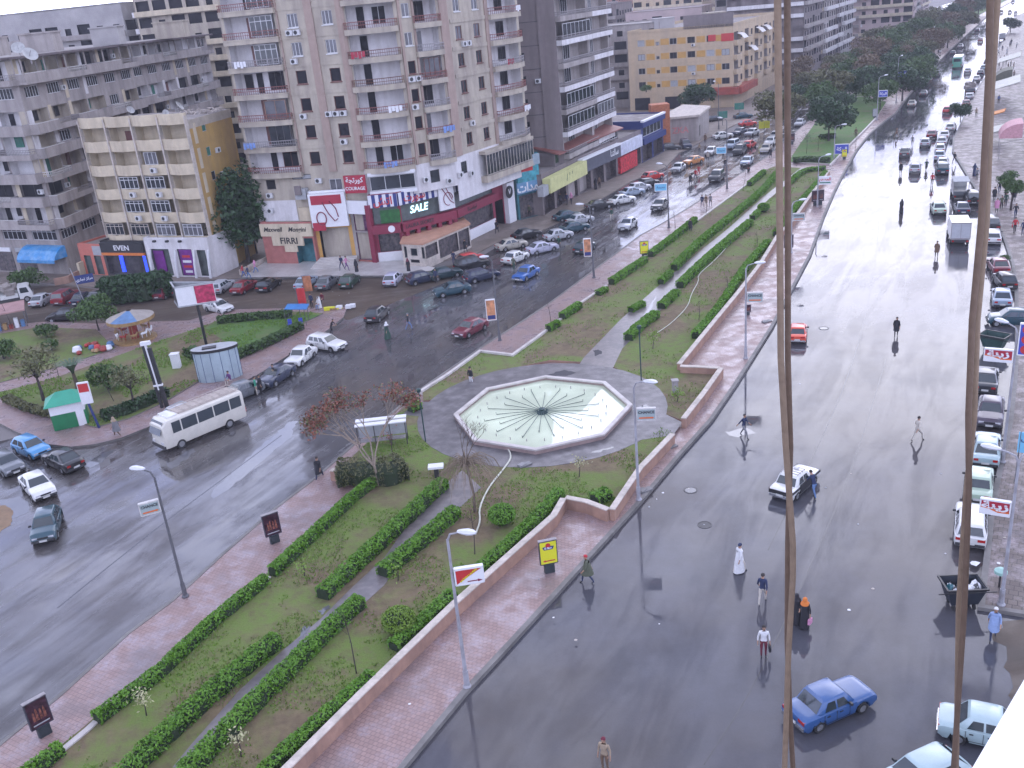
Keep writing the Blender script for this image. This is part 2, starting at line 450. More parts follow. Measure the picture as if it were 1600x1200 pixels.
i1 = next(i for i, p in enumerate(RK) if p.y > 215)
bed3 = [Vector(p) for p in offset(RK[i1:-1], 4.5)]+[Vector(p) for p in offset(RK[i1:-1], 13.0)][::-1]
MB().prism(bed3, PV, .36, 0, 1).build('lawn', [M_LAWN, M_RIM])['kind'] = 'structure'
def wall_thing(px, z, h0, wd, label, group, tall=True, name='garden_wall'):
 P = [Vector(p[:2]) for p in GL(px, z)]
 c = P[len(P)//2]
 r = empty(name, (c.x, c.y, 0)); tag(r, label, 'wall', group)
 Q = [(p.x-c.x, p.y-c.y) for p in P]
 if tall:
  MB().ribbon(Q, wd, h0, z-.07, 0).build('wall_body', M_TAN, r)
  MB().ribbon(Q, wd+.06, z-.07, z, 0).build('coping', M_CREAMTOP, r)
 else:
  MB().ribbon(Q, wd, h0, z, 0).build('rim_stones', M_RIM, r)
 return r
GW = 'garden walls round the planted median'
wall_thing([(384, 1262), (449, 1197), (565, 1081), (709, 942), (865, 804), (880, 778)], 1.0, .2, .32, 'long tan garden wall with pale coping beside the wide paved strip with the yellow lightbox', GW)
wall_thing([(884, 776), (916, 782), (950, 795)], 1.0, .2, .32, 'short tan wall stepping out from the long wall below the fountain', GW)
wall_thing([(956, 795), (1000, 730), (1051, 677)], 1.0, .2, .32, 'tan wall with chipped pale coping between fountain and road, behind a lamp post', GW)
wall_thing([(1068, 653), (1100, 612), (1127, 574)], 1.0, .2, .32, 'tan wall leading up from the fountain path to the corner of the upper bed', GW)
wall_thing([(1124, 574), (1092, 572), (1063, 571)], 1.0, .2, .32, 'short cross wall closing the upper bed above the fountain', GW)
wall_thing([(1061, 568), (1119, 497), (1153, 456), (1188, 411), (1215, 367), (1240, 342), (1268, 302), (1285, 280), (1295, 266)], 1.0, .2, .32, 'long tan wall with pale knobs on its coping along the upper bed', GW)
RWG = 'low white rims of the planted beds'
wall_thing([(98, 1170), (137, 1138), (156, 1120)], .5, .2, .3, 'bare white rim between two hedges at the near end of the bed', RWG, False, 'bed_rim')
wall_thing([(405, 915), (420, 900)], .5, .2, .3, 'tiny bit of white rim showing in the gap of the outer hedge', RWG, False, 'bed_rim')
wall_thing([(517, 733), (545, 737), (580, 741)], 1.0, .2, .32, 'short tan planter wall under the red leaved tree', GW)
wall_thing([(657, 610), (700, 583), (750, 547), (801, 553), (840, 525), (862, 508)], .6, .2, .28, 'white rim with a kink where the bed meets the left road', RWG, False, 'bed_rim')
wall_thing([(866, 505), (910, 470), (948, 445)], .55, .2, .28, 'straight white rim beside the bare sapling on the left pavement', RWG, False, 'bed_rim')
wall_thing([(1000, 404), (1014, 396), (1090, 343), (1145, 303), (1168, 286), (1197, 265)], .55, .2, .28, 'white rim at the far end of the upper bed beside three walkers', RWG, False, 'bed_rim')
wall_thing([(1297, 257), (1312, 242), (1325, 228), (1353, 200), (1372, 180)], .5, .2, .28, 'pale rim along the green lawn under the blue pole sign', RWG, False, 'bed_rim')
PTH = BZ+.012
path1 = GL([(225, 1245), (258, 1205), (375, 1066), (458, 996), (505, 963), (524, 938), (584, 893), (632, 842), (680, 783), (735, 745), (745, 790), (700, 832), (660, 868), (600, 935), (540, 985), (470, 1033), (400, 1092), (300, 1195), (262, 1245)], BZ)
path1 = GL([(232, 1245), (300, 1162), (375, 1078), (440, 1018), (500, 968), (550, 918), (600, 872), (640, 816), (690, 762), (722, 735), (752, 762), (722, 790), (660, 832), (600, 915), (548, 962), (490, 1010), (430, 1052), (360, 1118), (272, 1225), (255, 1245)], BZ)
M_PATH = mat('wet_grey_path', (.155, .135, .13), .32, .3, 2.5, dirt=(.08, .075, .08), dirt_amt=.8, dirt_scale=.8)
MB().poly(path1, PTH).build('garden_path', M_PATH)['kind'] = 'structure'
path2 = GL([(905, 570), (912, 559), (969, 500), (1025, 450), (1100, 387), (1138, 357), (1193, 307), (1252, 262), (1262, 262), (1200, 312), (1167, 347), (1100, 404), (1032, 485), (972, 545), (958, 575)], BZ)
MB().poly(path2, PTH).build('garden_path', M_PATH)['kind'] = 'structure'
cc = GL([(632, 645), (656, 632), (700, 610), (680, 665)], BZ)
ring = [(fount_c.x+9.3*cos(a*pi/18), fount_c.y+9.3*sin(a*pi/18)) for a in range(36)]
M_SURR = mat('rough_concrete_apron', (.135, .125, .128), .45, .45, 1.6, dirt=(.07, .065, .068), dirt_amt=.85, dirt_scale=.9, bump=.5)
MB().prism(ring, PV, BZ+.02).build('fountain_apron', M_SURR)['kind'] = 'structure'
MB().poly(GL([(628, 648), (652, 628), (712, 628), (700, 655)], BZ), PTH).build('garden_path', M_SURR)['kind'] = 'structure'
MB().poly(GL([(985, 620), (1066, 660), (1052, 680), (985, 690)], BZ), PTH+.002).build('garden_path', M_SURR)['kind'] = 'structure'
rp = RP+[Vector(p) for p in far_right if p[1] > RP[-1].y+30]
rp_poly = rp+[rp[-1]+Vector((60, -20)), Vector((270, 430)), Vector((100, 150)), Vector((75, 80)), Vector((50, 36.5)), Vector(G(1600, 964)[:2])]
MB().prism(rp_poly, -.01, .18, 0, 1).build('right_pavement', [M_PAVE_R, M_KERB])['kind'] = 'structure'
MB().ribbon([Vector((50, 36.5)), Vector(G(1600, 964)[:2])]+rp, .3, 0, .2, 0, off=-.1).build('kerb', M_KERB)['kind'] = 'structure'
rj0 = random.Random(2); edge = [(21.4-9*t+rj0.uniform(-.35, .35), 36.0-26*t) for t in [i/60 for i in range(61)]]
MB().poly([(50, 36)]+edge+[(30, -20), (75, 20)], .009).build('side_street', M_DIRT)['kind'] = 'structure'
park = GL([(-120, 640), (0, 664), (25, 677), (75, 697), (112, 701), (150, 697), (190, 687), (240, 667), (320, 628), (400, 590), (460, 552), (510, 520), (537, 498), (543, 482), (490, 483), (450, 484), (352, 486), (296, 503), (150, 508), (68, 505), (0, 512), (-120, 512)])
MB().prism(park, -.01, .18, 0, 1).build('park_pavement', [M_PAVE, M_KERB])['kind'] = 'structure'
M_PARKG = M_BED
g1 = GL([(-60, 640), (0, 622), (30, 640), (90, 655), (150, 668), (200, 655), (255, 630), (330, 585), (400, 548), (440, 522), (505, 490), (450, 487), (360, 492), (325, 508), (225, 542), (90, 590), (0, 614), (-60, 625)], .2)
MB().prism(g1, .18, .27, 0, 1).build('lawn', [M_PARKG, M_KERB])['kind'] = 'structure'
g1b = GL([(350, 498), (450, 492), (500, 492), (440, 518), (400, 540), (375, 550), (320, 512)], .27)
MB().poly(g1b, .275).build('lawn', M_LAWN)['kind'] = 'structure'
g2 = GL([(-60, 605), (0, 598), (90, 574), (180, 545), (150, 515), (60, 512), (0, 522), (-60, 522)], .2)
MB().prism(g2, .18, .25, 0, 1).build('lawn', [M_PARKG, M_KERB])['kind'] = 'structure'
M_TAR = mat('tar_seam', (.040, .040, .044), .25, .3, 3)
M_WETS = mat('wet_groove', (.10, .10, .11), .03, .1, 3, spec=.9)
seam([(1374, 330), (1370, 400), (1352, 500), (1322, 600), (1268, 720), (1200, 860)], .07, M_TAR)
seam([(1100, 1195), (1175, 1080), (1260, 900), (1330, 740), (1385, 560)], .05, M_TAR)
seam([(90, 950), (170, 885), (262, 812), (330, 762), (440, 680)], .09, M_TAR)
def wet_patch(px, seed, jit=.22, z=.0065):
 rr_ = random.Random(seed); P = [Vector(p[:2]) for p in GL(px)]; Q = []
 for a, b_ in zip(P, P[1:]+P[:1]):
  k = max(2, int((b_-a).length/.45))
  for i in range(k): q = a.lerp(b_, i/k); Q.append((q.x+rr_.uniform(-jit, jit), q.y+rr_.uniform(-jit, jit)))
 MB().poly(Q, z).build('puddle', M_WETS)['kind'] = 'structure'
for i, px in enumerate(([(330, 768), (400, 703), (452, 660), (466, 658), (452, 684), (380, 745), (335, 780)], [(262, 725), (300, 700), (306, 706), (270, 732)], [(1130, 676), (1165, 668), (1180, 676), (1150, 684)])): wet_patch(px, i, .16)
seam([(700, 470), (820, 420), (960, 345), (1090, 285)], .07, M_TAR)
seam([(1290, 335), (1262, 405), (1222, 480), (1180, 560), (1120, 640)], .05, M_TAR)
# ==== building kit
import unicodedata
_AR = {}
for cp in range(0xFE80, 0xFEFD):
 dd = unicodedata.decomposition(chr(cp)).split()
 if len(dd) == 2: _AR.setdefault(chr(int(dd[1], 16)), {})[dd[0]] = chr(cp)
 elif len(dd) == 3 and dd[0] in ('<isolated>', '<final>'): _AR.setdefault(chr(int(dd[1], 16))+chr(int(dd[2], 16)), {})[dd[0]] = chr(cp)
def arabic(s):
 """joined letter forms in visual order, as the text object has no shaping of its own"""
 i = 0; w_ = []; s = list(s)
 while i < len(s):
  if i+1 < len(s) and s[i]+s[i+1] in _AR: w_.append(s[i]+s[i+1]); i += 2
  else: w_.append(s[i]); i += 1
 o = []
 for i, c in enumerate(w_):
  f = _AR.get(c)
  if not f: o.append(c); continue
  pj = i > 0 and _AR.get(w_[i-1]) and '<initial>' in _AR[w_[i-1]]
  nj = i+1 < len(w_) and w_[i+1] in _AR and '<initial>' in f and '<final>' in _AR[w_[i+1]]
  o.append(f.get('<medial>' if pj and nj else '<final>' if pj else '<initial>' if nj else '<isolated>') or f.get('<isolated>') or c)
 return ''.join(o)[::-1]
def text(parent, body, size, M, mt, name='lettering', bold=.02, width=None, shear=0.0):
 """lettering in the xz plane of M, centred, facing local -y"""
 c = bpy.data.curves.new(name, 'FONT')
 c.body = body; c.size = size; c.align_x = 'CENTER'; c.align_y = 'CENTER'
 c.offset = bold*size; c.extrude = .008; c.shear = shear; c.resolution_u = 3
 tmp = bpy.data.objects.new(name, c)
 me = bpy.data.meshes.new_from_object(tmp)
 bpy.data.objects.remove(tmp); bpy.data.curves.remove(c)
 me.materials.clear(); me.materials.append(mt)
 o = link(name, me, parent)
 S = Matrix.Diagonal((width or 1, 1, 1, 1))
 o.matrix_local = M @ Matrix.Rotation(pi/2, 4, 'X') @ S
 return o
def glass_mat(name, col=(.02, .025, .03), rough=.08, spec=.6):
 return mat(name, col, rough, .5, .9, spec=spec)
M_GL = glass_mat('dark_window_glass')
M_GL2 = glass_mat('curtained_glass', (.10, .10, .11), .25)
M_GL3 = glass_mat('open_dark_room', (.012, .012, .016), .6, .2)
M_SHGREEN = mat('green_shutter', (.02, .16, .11), .5, .15, 4, dirt=(.1, .14, .12), dirt_amt=.4, dirt_scale=2)
M_SHBR = mat('brown_shutter', (.13, .055, .035), .6, .2, 4)
M_SHGREY = mat('grey_shutter', (.32, .33, .34), .6, .15, 3)
M_FRW = mat('white_frame', (.55, .55, .55), .5, .1, 3)
M_FRB = mat('brown_frame', (.13, .045, .035), .5, .15, 3)
M_FRD = mat('dark_frame', (.06, .055, .055), .5, .15, 3)
M_BEIGE = mat('beige_render', (.41, .36, .285), .85, .10, 1.2, dirt=(.22, .185, .16), dirt_amt=.75, dirt_scale=.45, streak=True)
M_PIER = mat('pinkish_pier', (.34, .255, .21), .85, .12, 1.5, dirt=(.22, .16, .14), dirt_amt=.6, dirt_scale=.5, streak=True)
M_WHITE = mat('white_render', (.62, .60, .60), .8, .08, 2, dirt=(.34, .31, .29), dirt_amt=.5, dirt_scale=.6, streak=True)
M_CREAM = mat('cream_render', (.54, .46, .33), .85, .10, 1.5, dirt=(.30, .25, .18), dirt_amt=.6, dirt_scale=.5, streak=True)
M_YEL = mat('ochre_render', (.44, .28, .08), .85, .12, .9, dirt=(.30, .20, .10), dirt_amt=.6, dirt_scale=.35, streak=True)
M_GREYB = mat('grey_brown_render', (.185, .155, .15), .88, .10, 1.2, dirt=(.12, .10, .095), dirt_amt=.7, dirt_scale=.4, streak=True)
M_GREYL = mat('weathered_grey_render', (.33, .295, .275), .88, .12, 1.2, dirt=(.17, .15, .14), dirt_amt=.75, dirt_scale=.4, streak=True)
M_TANB = mat('yellow_tan_render', (.47, .36, .235), .85, .08, 1.2, dirt=(.32, .26, .2), dirt_amt=.5, dirt_scale=.4, streak=True)
M_OCHPAN = mat('ochre_panel', (.47, .27, .075), .85, .12, 1)
M_ROOF = mat('flat_roof_screed', (.25, .225, .21), .9, .25, .8, dirt=(.13, .11, .10), dirt_amt=.8, dirt_scale=.5)
M_AC = mat('off_white_casing', (.52, .52, .52), .5, .15, 6)
M_BLACK = mat('black_metal', (.02, .02, .022), .45, .1, 5)
M_RAIL = mat('red_brown_rail', (.20, .07, .06), .6, .2, 5)
M_RAILG = mat('grey_rail', (.26, .24, .24), .6, .2, 5)
M_RAILW = mat('pale_rail', (.5, .48, .46), .6, .2, 5)
M_SATD = mat('dish_white', (.55, .55, .56), .5, .15, 3)
M_RED = mat('sign_red', (.33, .018, .04), .5, .08, 3)
M_MAROON = mat('maroon_panel', (.19, .018, .042), .5, .1, 2)
M_SIGNW = mat('sign_white', (.66, .66, .67), .45, .05, 3)
M_NAVY = mat('sign_navy', (.02, .035, .14), .45, .1, 3)
M_TEAL = mat('teal_glass', (.035, .13, .15), .12, .4, 1.2)
M_PINKM = mat('pink_red_stone', (.33, .12, .10), .6, .2, 1.5)
_cache = {}
def win_meshes(w_, h, nm, fm, sill=True, trans=False):
 k = (round(w_, 2), round(h, 2), nm, fm.name, sill, trans)
 if k in _cache: return _cache[k]
 g = MB(); g.quad((-w_/2, 0, 0), (w_/2, 0, 0), (w_/2, 0, h), (-w_/2, 0, h))
 f = MB(); t = .07
 f.box(-w_/2, w_/2, -.04, .02, 0, t); f.box(-w_/2, w_/2, -.04, .02, h-t, h)
 f.box(-w_/2, -w_/2+t, -.04, .02, t, h-t); f.box(w_/2-t, w_/2, -.04, .02, t, h-t)
 for i in range(1, nm):
  x = -w_/2+w_*i/nm
  f.box(x-t/2, x+t/2, -.035, .02, t, h-t)
 if trans: f.box(-w_/2+t, w_/2-t, -.036, .02, h*.72, h*.72+t)
 if sill: f.box(-w_/2-.08, w_/2+.08, -.26, -.045, -.12, -.01)
 _cache[k] = (g.mesh('window', [M_GL]), f.mesh('window_frame', [fm]))
 return _cache[k]
def slotmat(o, mt):
 o.material_slots[0].link = 'OBJECT'; o.material_slots[0].material = mt
class Face:
 """one vertical face of a building; s runs left to right seen from outside"""
 def __init__(s, root, P0, P1):
  s.root = root
  s.o = Vector((P0[0]-root.location.x, P0[1]-root.location.y, 0))
  d = Vector((P1[0]-P0[0], P1[1]-P0[1], 0)); s.L = d.length; s.d = d.normalized()
  s.n = Vector((s.d.y, -s.d.x, 0)); s.rz = atan2(s.d.y, s.d.x)
  s.open = []
 def M(s, x, z, out=0.0):
  return Matrix.Translation(s.o+s.d*x+s.n*out+Vector((0, 0, z))) @ Matrix.Rotation(s.rz, 4, 'Z')
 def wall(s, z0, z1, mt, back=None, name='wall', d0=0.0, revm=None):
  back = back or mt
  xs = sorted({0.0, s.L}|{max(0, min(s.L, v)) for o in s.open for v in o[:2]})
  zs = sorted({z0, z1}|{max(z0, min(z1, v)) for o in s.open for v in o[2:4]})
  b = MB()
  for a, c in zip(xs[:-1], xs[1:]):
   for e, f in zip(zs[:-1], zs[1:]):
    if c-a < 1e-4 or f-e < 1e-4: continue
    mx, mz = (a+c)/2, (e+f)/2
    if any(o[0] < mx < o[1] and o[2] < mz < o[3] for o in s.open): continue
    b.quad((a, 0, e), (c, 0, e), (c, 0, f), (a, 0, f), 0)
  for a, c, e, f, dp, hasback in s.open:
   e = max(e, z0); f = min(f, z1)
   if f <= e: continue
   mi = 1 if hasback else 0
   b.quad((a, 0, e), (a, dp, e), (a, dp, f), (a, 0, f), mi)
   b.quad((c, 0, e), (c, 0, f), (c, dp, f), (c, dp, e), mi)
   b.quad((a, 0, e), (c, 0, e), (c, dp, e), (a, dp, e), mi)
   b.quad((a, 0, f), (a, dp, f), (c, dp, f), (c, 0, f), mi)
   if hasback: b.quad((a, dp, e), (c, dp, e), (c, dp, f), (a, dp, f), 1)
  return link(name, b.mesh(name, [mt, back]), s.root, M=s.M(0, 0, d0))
 def window(s, x, z, w_, h, nm=2, fm=None, gm=None, sill=True, dp=.16, cut=True, out=0.0, trans=False):
  fm = fm or M_FRW
  g, f = win_meshes(w_, h, nm, fm, sill, trans)
  if cut: s.open.append((x-w_/2, x+w_/2, z, z+h, dp+.02, False))
  o = link('window', g, s.root, M=s.M(x, z, out-dp))
  if gm: slotmat(o, gm)
  link('window_frame', f, o)
  return o
 def door(s, x, z, w_, h, mt, dp):
  k = ('door', w_, h)
  if k not in _cache:
   b = MB(); b.box(-w_/2, w_/2, -.05, 0, 0, h)
   _cache[k] = b.mesh('balcony_door', [M_FRB])
  o = link('balcony_door', _cache[k], s.root, M=s.M(x, z, -dp)); slotmat(o, mt); return o
 def balcony(s, x, z, w_, d0=1.0, d1=1.3, par=.35, rail=M_RAIL, mt=None, railh=.95, seg=8, kink=False, band=.3, bars=True):
  mt = mt or M_BEIGE
  k = ('balc', round(w_, 2), d0, d1, par, mt.name, railh, kink, band)
  if k not in _cache:
   pts = []
   for i in range(seg+1):
    t = i/seg
    dd = d0+(d1-d0)*(1-abs(2*t-1) if kink else sin(pi*t))
    pts.append((-w_/2+w_*t, -dd))
   outer = [(-w_/2, .02)]+pts+[(w_/2, .02)]
   b = MB(); b.prism(outer, -band, .02, 0, bottom=True)
   if par > 0: b.ribbon(outer, .13, .0, par, 0, off=.065)
   r = MB()
   if railh > par:
    inn = offset(outer, .06)
    r.ribbon(outer, .09, railh-.08, railh, 0, off=.06)
    if bars:
     q = resample(inn, .28)
     for p in q: r.box(p.x-.02, p.x+.02, p.y-.02, p.y+.02, par, railh-.08)
     r.ribbon(outer, .04, (par+railh)/2-.03, (par+railh)/2+.03, 0, off=.06)
   _cache[k] = (b.mesh('balcony', [mt]), r.mesh('railing', [rail]) if r.v else None)
  bm_, rm = _cache[k]
  o = link('balcony', bm_, s.root, M=s.M(x, z, 0))
  if rm:
   r = link('railing', rm, o)
   if rail.name != rm.materials[0].name: slotmat(r, rail)
  return o
 def ac(s, x, z, out=.0, n=1):
  if 'ac' not in _cache:
   b = MB(); b.box(-.42, .42, -.42, -.10, 0, .6); b.box(-.3, -.26, -.1, 0, -.03, .05); b.box(.26, .3, -.1, 0, -.03, .05)
   _cache['ac'] = b.mesh('air_conditioner', [M_AC])
   f = MB()
   vs = [(-.1+.23*cos(a*pi/8), -.425, .3+.23*sin(a*pi/8)) for a in range(16)]
   f.add(vs, [tuple(range(16))])
   _cache['acf'] = f.mesh('fan_grille', [M_BLACK])
  for i in range(n):
   o = link('air_conditioner', _cache['ac'], s.root, M=s.M(x+i*.95, z, out))
   link('fan_grille', _cache['acf'], o)
 def box(s, name, x0, x1, z0, z1, o0, o1, mts, mi=0):
  """box on the face between outward distances o0..o1"""
  b = MB(); b.box(0, x1-x0, -o1, -o0, 0, z1-z0)
  return link(name, b.mesh(name, mts if isinstance(mts, list) else [mts]), s.root, M=s.M(x0, z0, 0))
 def txt(s, body, x, z, size, out, mt, ar=False, **k):
  return text(s.root, arabic(body) if ar else body, size, s.M(x, z, out), mt, **k)
def bldg(name, foot, label, cat='building', group=None):
 c = sum((Vector(p[:2]) for p in foot), Vector((0, 0)))/len(foot)
 r = empty(name, (c.x, c.y, 0)); tag(r, label, cat, group)
 return r
def roof(root, foot, z, mt=None, par=.6, wm=None, t=.18):
 F_ = [(p[0]-root.location.x, p[1]-root.location.y) for p in foot]
 b = MB(); b.poly(F_, z)
 o = b.build('roof', mt or M_ROOF, root)
 if par:
  ar = sum(F_[i][0]*F_[(i+1) % len(F_)][1]-F_[(i+1) % len(F_)][0]*F_[i][1] for i in range(len(F_)))
  Q = F_+[F_[0]]
  bb = MB(); bb.ribbon(Q, t, z-.02, z+par, 0, off=(t/2 if ar > 0 else -t/2))
  bb.build('parapet', wm or M_BEIGE, root)
 return o
def backs(root, foot, i0, z0, z1, mt):
 """plain walls for the sides the photograph does not show"""
 b = MB(); n = len(foot)
 F_ = [(p[0]-root.location.x, p[1]-root.location.y) for p in foot]
 for i in range(i0, n):
  a, c = F_[i], F_[(i+1) % n]
  b.quad((a[0], a[1], z0), (c[0], c[1], z0), (c[0], c[1], z1), (a[0], a[1], z1))
 return b.build('rear_wall', mt, root)
rb = random.Random(3)
def V2(p): return Vector((p[0], p[1]))
# ==== beige balcony tower over the shops
A = [Vector((-29.9, 120.3)), Vector((-15.2, 115.4)), Vector((-8.9, 115.5)), Vector((-4.3, 118.4)), Vector((5.5, 133.5)), Vector((-4, 143)), Vector((-20, 141))]
T = bldg('apartment_tower', A, 'tall beige tower with curved balconies and red brown rails above the maroon shops')
ZB, FH, NF = 11.4, 3.12, 8
ZT = ZB+FH*NF
levels = [ZB+FH*i for i in range(NF)]
f1 = Face(T, A[0], A[1]); f2 = Face(T, A[1], A[2]); f3 = Face(T, A[2], A[3]); f4 = Face(T, A[3], A[4])
for i, z in enumerate(levels):
 k = i % 9
 f1.open.append((.35, 7.0, z+.15, z+FH-.4, 1.5, True))
 f1.balcony(3.7, z, 7.3, .55, .95, .18, [M_RAIL, M_RAILG, M_RAIL, M_RAIL, M_RAILG, M_RAIL][i % 6], band=.42)
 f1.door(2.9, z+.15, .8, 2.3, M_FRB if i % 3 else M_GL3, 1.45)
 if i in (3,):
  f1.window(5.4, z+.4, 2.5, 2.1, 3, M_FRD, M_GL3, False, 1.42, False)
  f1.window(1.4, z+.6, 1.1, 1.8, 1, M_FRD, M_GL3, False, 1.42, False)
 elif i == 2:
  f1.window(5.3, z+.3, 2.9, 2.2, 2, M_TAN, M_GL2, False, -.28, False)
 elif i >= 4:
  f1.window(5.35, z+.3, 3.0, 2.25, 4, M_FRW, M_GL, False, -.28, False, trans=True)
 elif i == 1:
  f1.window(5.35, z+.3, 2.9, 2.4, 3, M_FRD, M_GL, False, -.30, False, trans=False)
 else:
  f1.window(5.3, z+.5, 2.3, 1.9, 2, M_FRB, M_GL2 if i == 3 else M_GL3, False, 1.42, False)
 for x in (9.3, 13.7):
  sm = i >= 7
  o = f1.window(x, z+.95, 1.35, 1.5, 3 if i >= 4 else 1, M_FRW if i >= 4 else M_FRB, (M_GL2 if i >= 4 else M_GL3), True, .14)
 if i in (2, 4, 5): f1.ac(8.8, z+.1, n=2 if i == 5 else 1)
 if i in (2,): f1.ac(12.2, z+.2, n=3)
 if i in (1, ): f1.ac(13.6, z+.05)
 f2.open.append((.5, 5.9, z+.15, z+FH-.42, 1.6, True))
 f2.balcony(3.2, z, 6.1, .5, 1.35, .16, [M_RAIL, M_RAIL, M_RAIL, M_RAIL, M_FRB, M_RAIL][i % 6] if i != 3 else M_SHBR, band=.45)
 f2.door(2.0, z+.15, .85, 2.3, M_GL3, 1.55)
 if i in (0, 5): f2.window(4.1, z+.4, 1.6, 2.0, 2, M_FRW, M_GL3, False, 1.5, False)
 f3.window(1.1, z+.95, 1.0, 1.45, 2 if i >= 4 else 1, M_FRW if i >= 4 else M_FRB, M_GL2 if i >= 4 else M_GL3, True, .14)
 if i in (2, 3, 6): f3.ac(.7, z+.1, n=2 if i == 3 else 1)
 f3.open.append((2.2, 5.1, z+.15, z+FH-.42, 1.4, True))
 f3.balcony(3.65, z, 3.6, .5, 1.0, .16, M_RAIL if i % 2 else M_RAILG, band=.42)
 if i in (0, 2, 5): f3.window(3.3, z+.3, 1.7, 2.2, 2, M_FRD, M_GL3, False, 1.3, False)
 elif i == 3: f3.window(3.6, z+.4, 2.1, 2.1, 3, M_FRB, M_GL2, False, -.25, False)
 else: f3.door(3.1, z+.15, .8, 2.2, M_GL2, 1.35)
 for x in (3.7, 7.7):
  f4.window(x, z+.95, 1.35, 1.5, 2, M_FRB if i < 5 else M_FRW, M_GL if i < 4 else M_GL2, True, .14)
 if i in (1, 4): f4.ac(4.3, z+.05, n=2 if i == 4 else 1)
 f4.open.append((10.6, 17.4, z+.15, z+FH-.42, 1.5, True))
 f4.balcony(14.0, z, 7.4, .6, 1.5, .16, M_RAIL if i % 3 else M_RAILG, band=.45)
 f4.door(12.0, z+.15, .85, 2.2, M_GL3, 1.45)
 if i == 2: f4.door(11.2, z+.15, .6, 2.2, M_RED, 1.4)
 f4.window(15.4, z+.5, 1.8, 1.8, 2, M_FRD, M_GL3, False, 1.42, False)
for ff, x, i, cl in ((f1, 1.2, 1, 'cloth_b'), (f1, 2.0, 4, 'w'), (f2, 4.6, 2, 'w'), (f2, 1.2, 4, 'r'), (f3, 4.2, 1, 'cloth_b'), (f4, 13.0, 3, 'r'), (f4, 15.6, 5, 'w'), (f2, 3.2, 0, 'cloth_b'), (f4, 16.2, 1, 'w')):
 b = MB()
 for k in range(4): b.box(k*.42, k*.42+.34, -.02, .02, -.75+.15*(k % 2), 0)
 link('laundry', b.mesh('laundry', [{'w': M_SIGNW, 'r': M_RED, 'cloth_b': mat('blue_laundry', (.16, .25, .50), .8, .3, 3)}[cl]]), T, M=ff.M(x-.6, levels[i]+.9, 1.25))
for f in (f1, f2, f3, f4): f.wall(ZB, ZT, M_BEIGE, M_WHITE)
for i, z in enumerate(levels[1:]+[ZT]):
 f1.box('floor_band', 7.5, f1.L, z-.28, z+.12, 0, .06, M_BEIGE)
 f4.box('floor_band', 2.0, 10.2, z-.30, z+.15, 0, .10, M_BEIGE)
for f, a, b_ in ((f1, 11.0, 12.0), (f1, 14.95, 15.55), (f4, 0, 1.6), (f4, 9.7, 10.4), (f3, .05, .35), (f3, 1.85, 2.1), (f1, 7.35, 7.55), (f2, .0, .35)):
 f.box('pier', a, b_, ZB, ZT, .0, .16, M_PIER)
backs(T, A, 4, 0, ZT, M_GREYB)
roof(T, A, ZT-.3, par=.9, wm=M_BEIGE)
g1_ = Face(T, A[0], A[1])
g1_.window(2.6, 9.5, 1.3, 1.2, 1, M_FRD, M_GL3, False, .12)
g1_.window(7.0, 10.6, 2.6, .6, 2, M_FRD, M_SHGREY, False, .12)
g1_.window(11.5, 8.6, 1.7, 1.9, 2, M_FRW, M_GL2, False, .12)
g1_.window(4.1, 5.7, 2.0, 1.7, 2, M_FRD, M_GL, False, .12)
g1_.wall(0, ZB, M_BEIGE)
g1_.box('white_band', .0, 5.6, 5.5, 8.1, .0, .03, M_WHITE)
g1_.ac(2.3, 8.5); g1_.ac(9.4, 10.1); g1_.ac(9.6, 8.2); g1_.ac(2.0, 6.6)
g1_.box('duct', 6.2, 7.7, 8.3, 9.6, .05, .9, M_SHGREY); g1_.box('duct', 6.4, 7.2, 8.9, 10.0, .9, 1.2, M_GREYB); g1_.box('awning_box', 6.0, 9.6, 5.5, 7.2, .0, .35, M_CREAM)
g2_ = Face(T, A[1], A[2]); g2_.wall(8.0, ZB, M_WHITE)
g2_.window(3.3, 8.9, 5.4, 1.7, 3, M_FRW, M_GL, False, -.55, False)
g2_.box('bay_box', .4, 6.1, 10.65, 11.05, .0, .8, M_SIGNW); g2_.box('bay_box', .4, 6.1, 8.4, 8.85, .0, .7, M_SIGNW)
g3_ = Face(T, A[2], A[3]); g3_.window(2.4, 8.9, 1.3, 1.5, 1, M_FRD, M_GL, False, .1); g3_.wall(8.0, ZB, M_WHITE)
g3_.ac(1.0, 9.2); g3_.ac(4.2, 8.5)
g4_ = Face(T, A[3], A[4]); g4_.window(1.8, 9.1, 1.3, 1.5, 1, M_FRD, M_GL, False, .1); g4_.wall(6.0, ZB, M_WHITE)
g4_.window(11.6, 8.1, 12.0, 2.6, 16, M_CREAMTOP, M_GL, False, -.9, False)
g4_.box('bay_box', 5.4, 17.8, 10.75, 11.15, .0, .95, M_BEIGE); g4_.box('bay_box', 5.4, 17.8, 7.2, 8.0, .0, .95, M_BEIGE)
g4_.ac(3.0, 8.6); g4_.ac(.5, 8.9)
f = Face(T, A[0], A[1]); f.box('roof_sign', 13.2, 16.0, 8.9, 11.0, .9, 1.15, M_RED); f.txt('كورتجة', 14.6, 10.45, .85, 1.17, M_SIGNW, ar=True); f.txt('COURAGE', 14.6, 9.45, .55, 1.17, M_SIGNW)
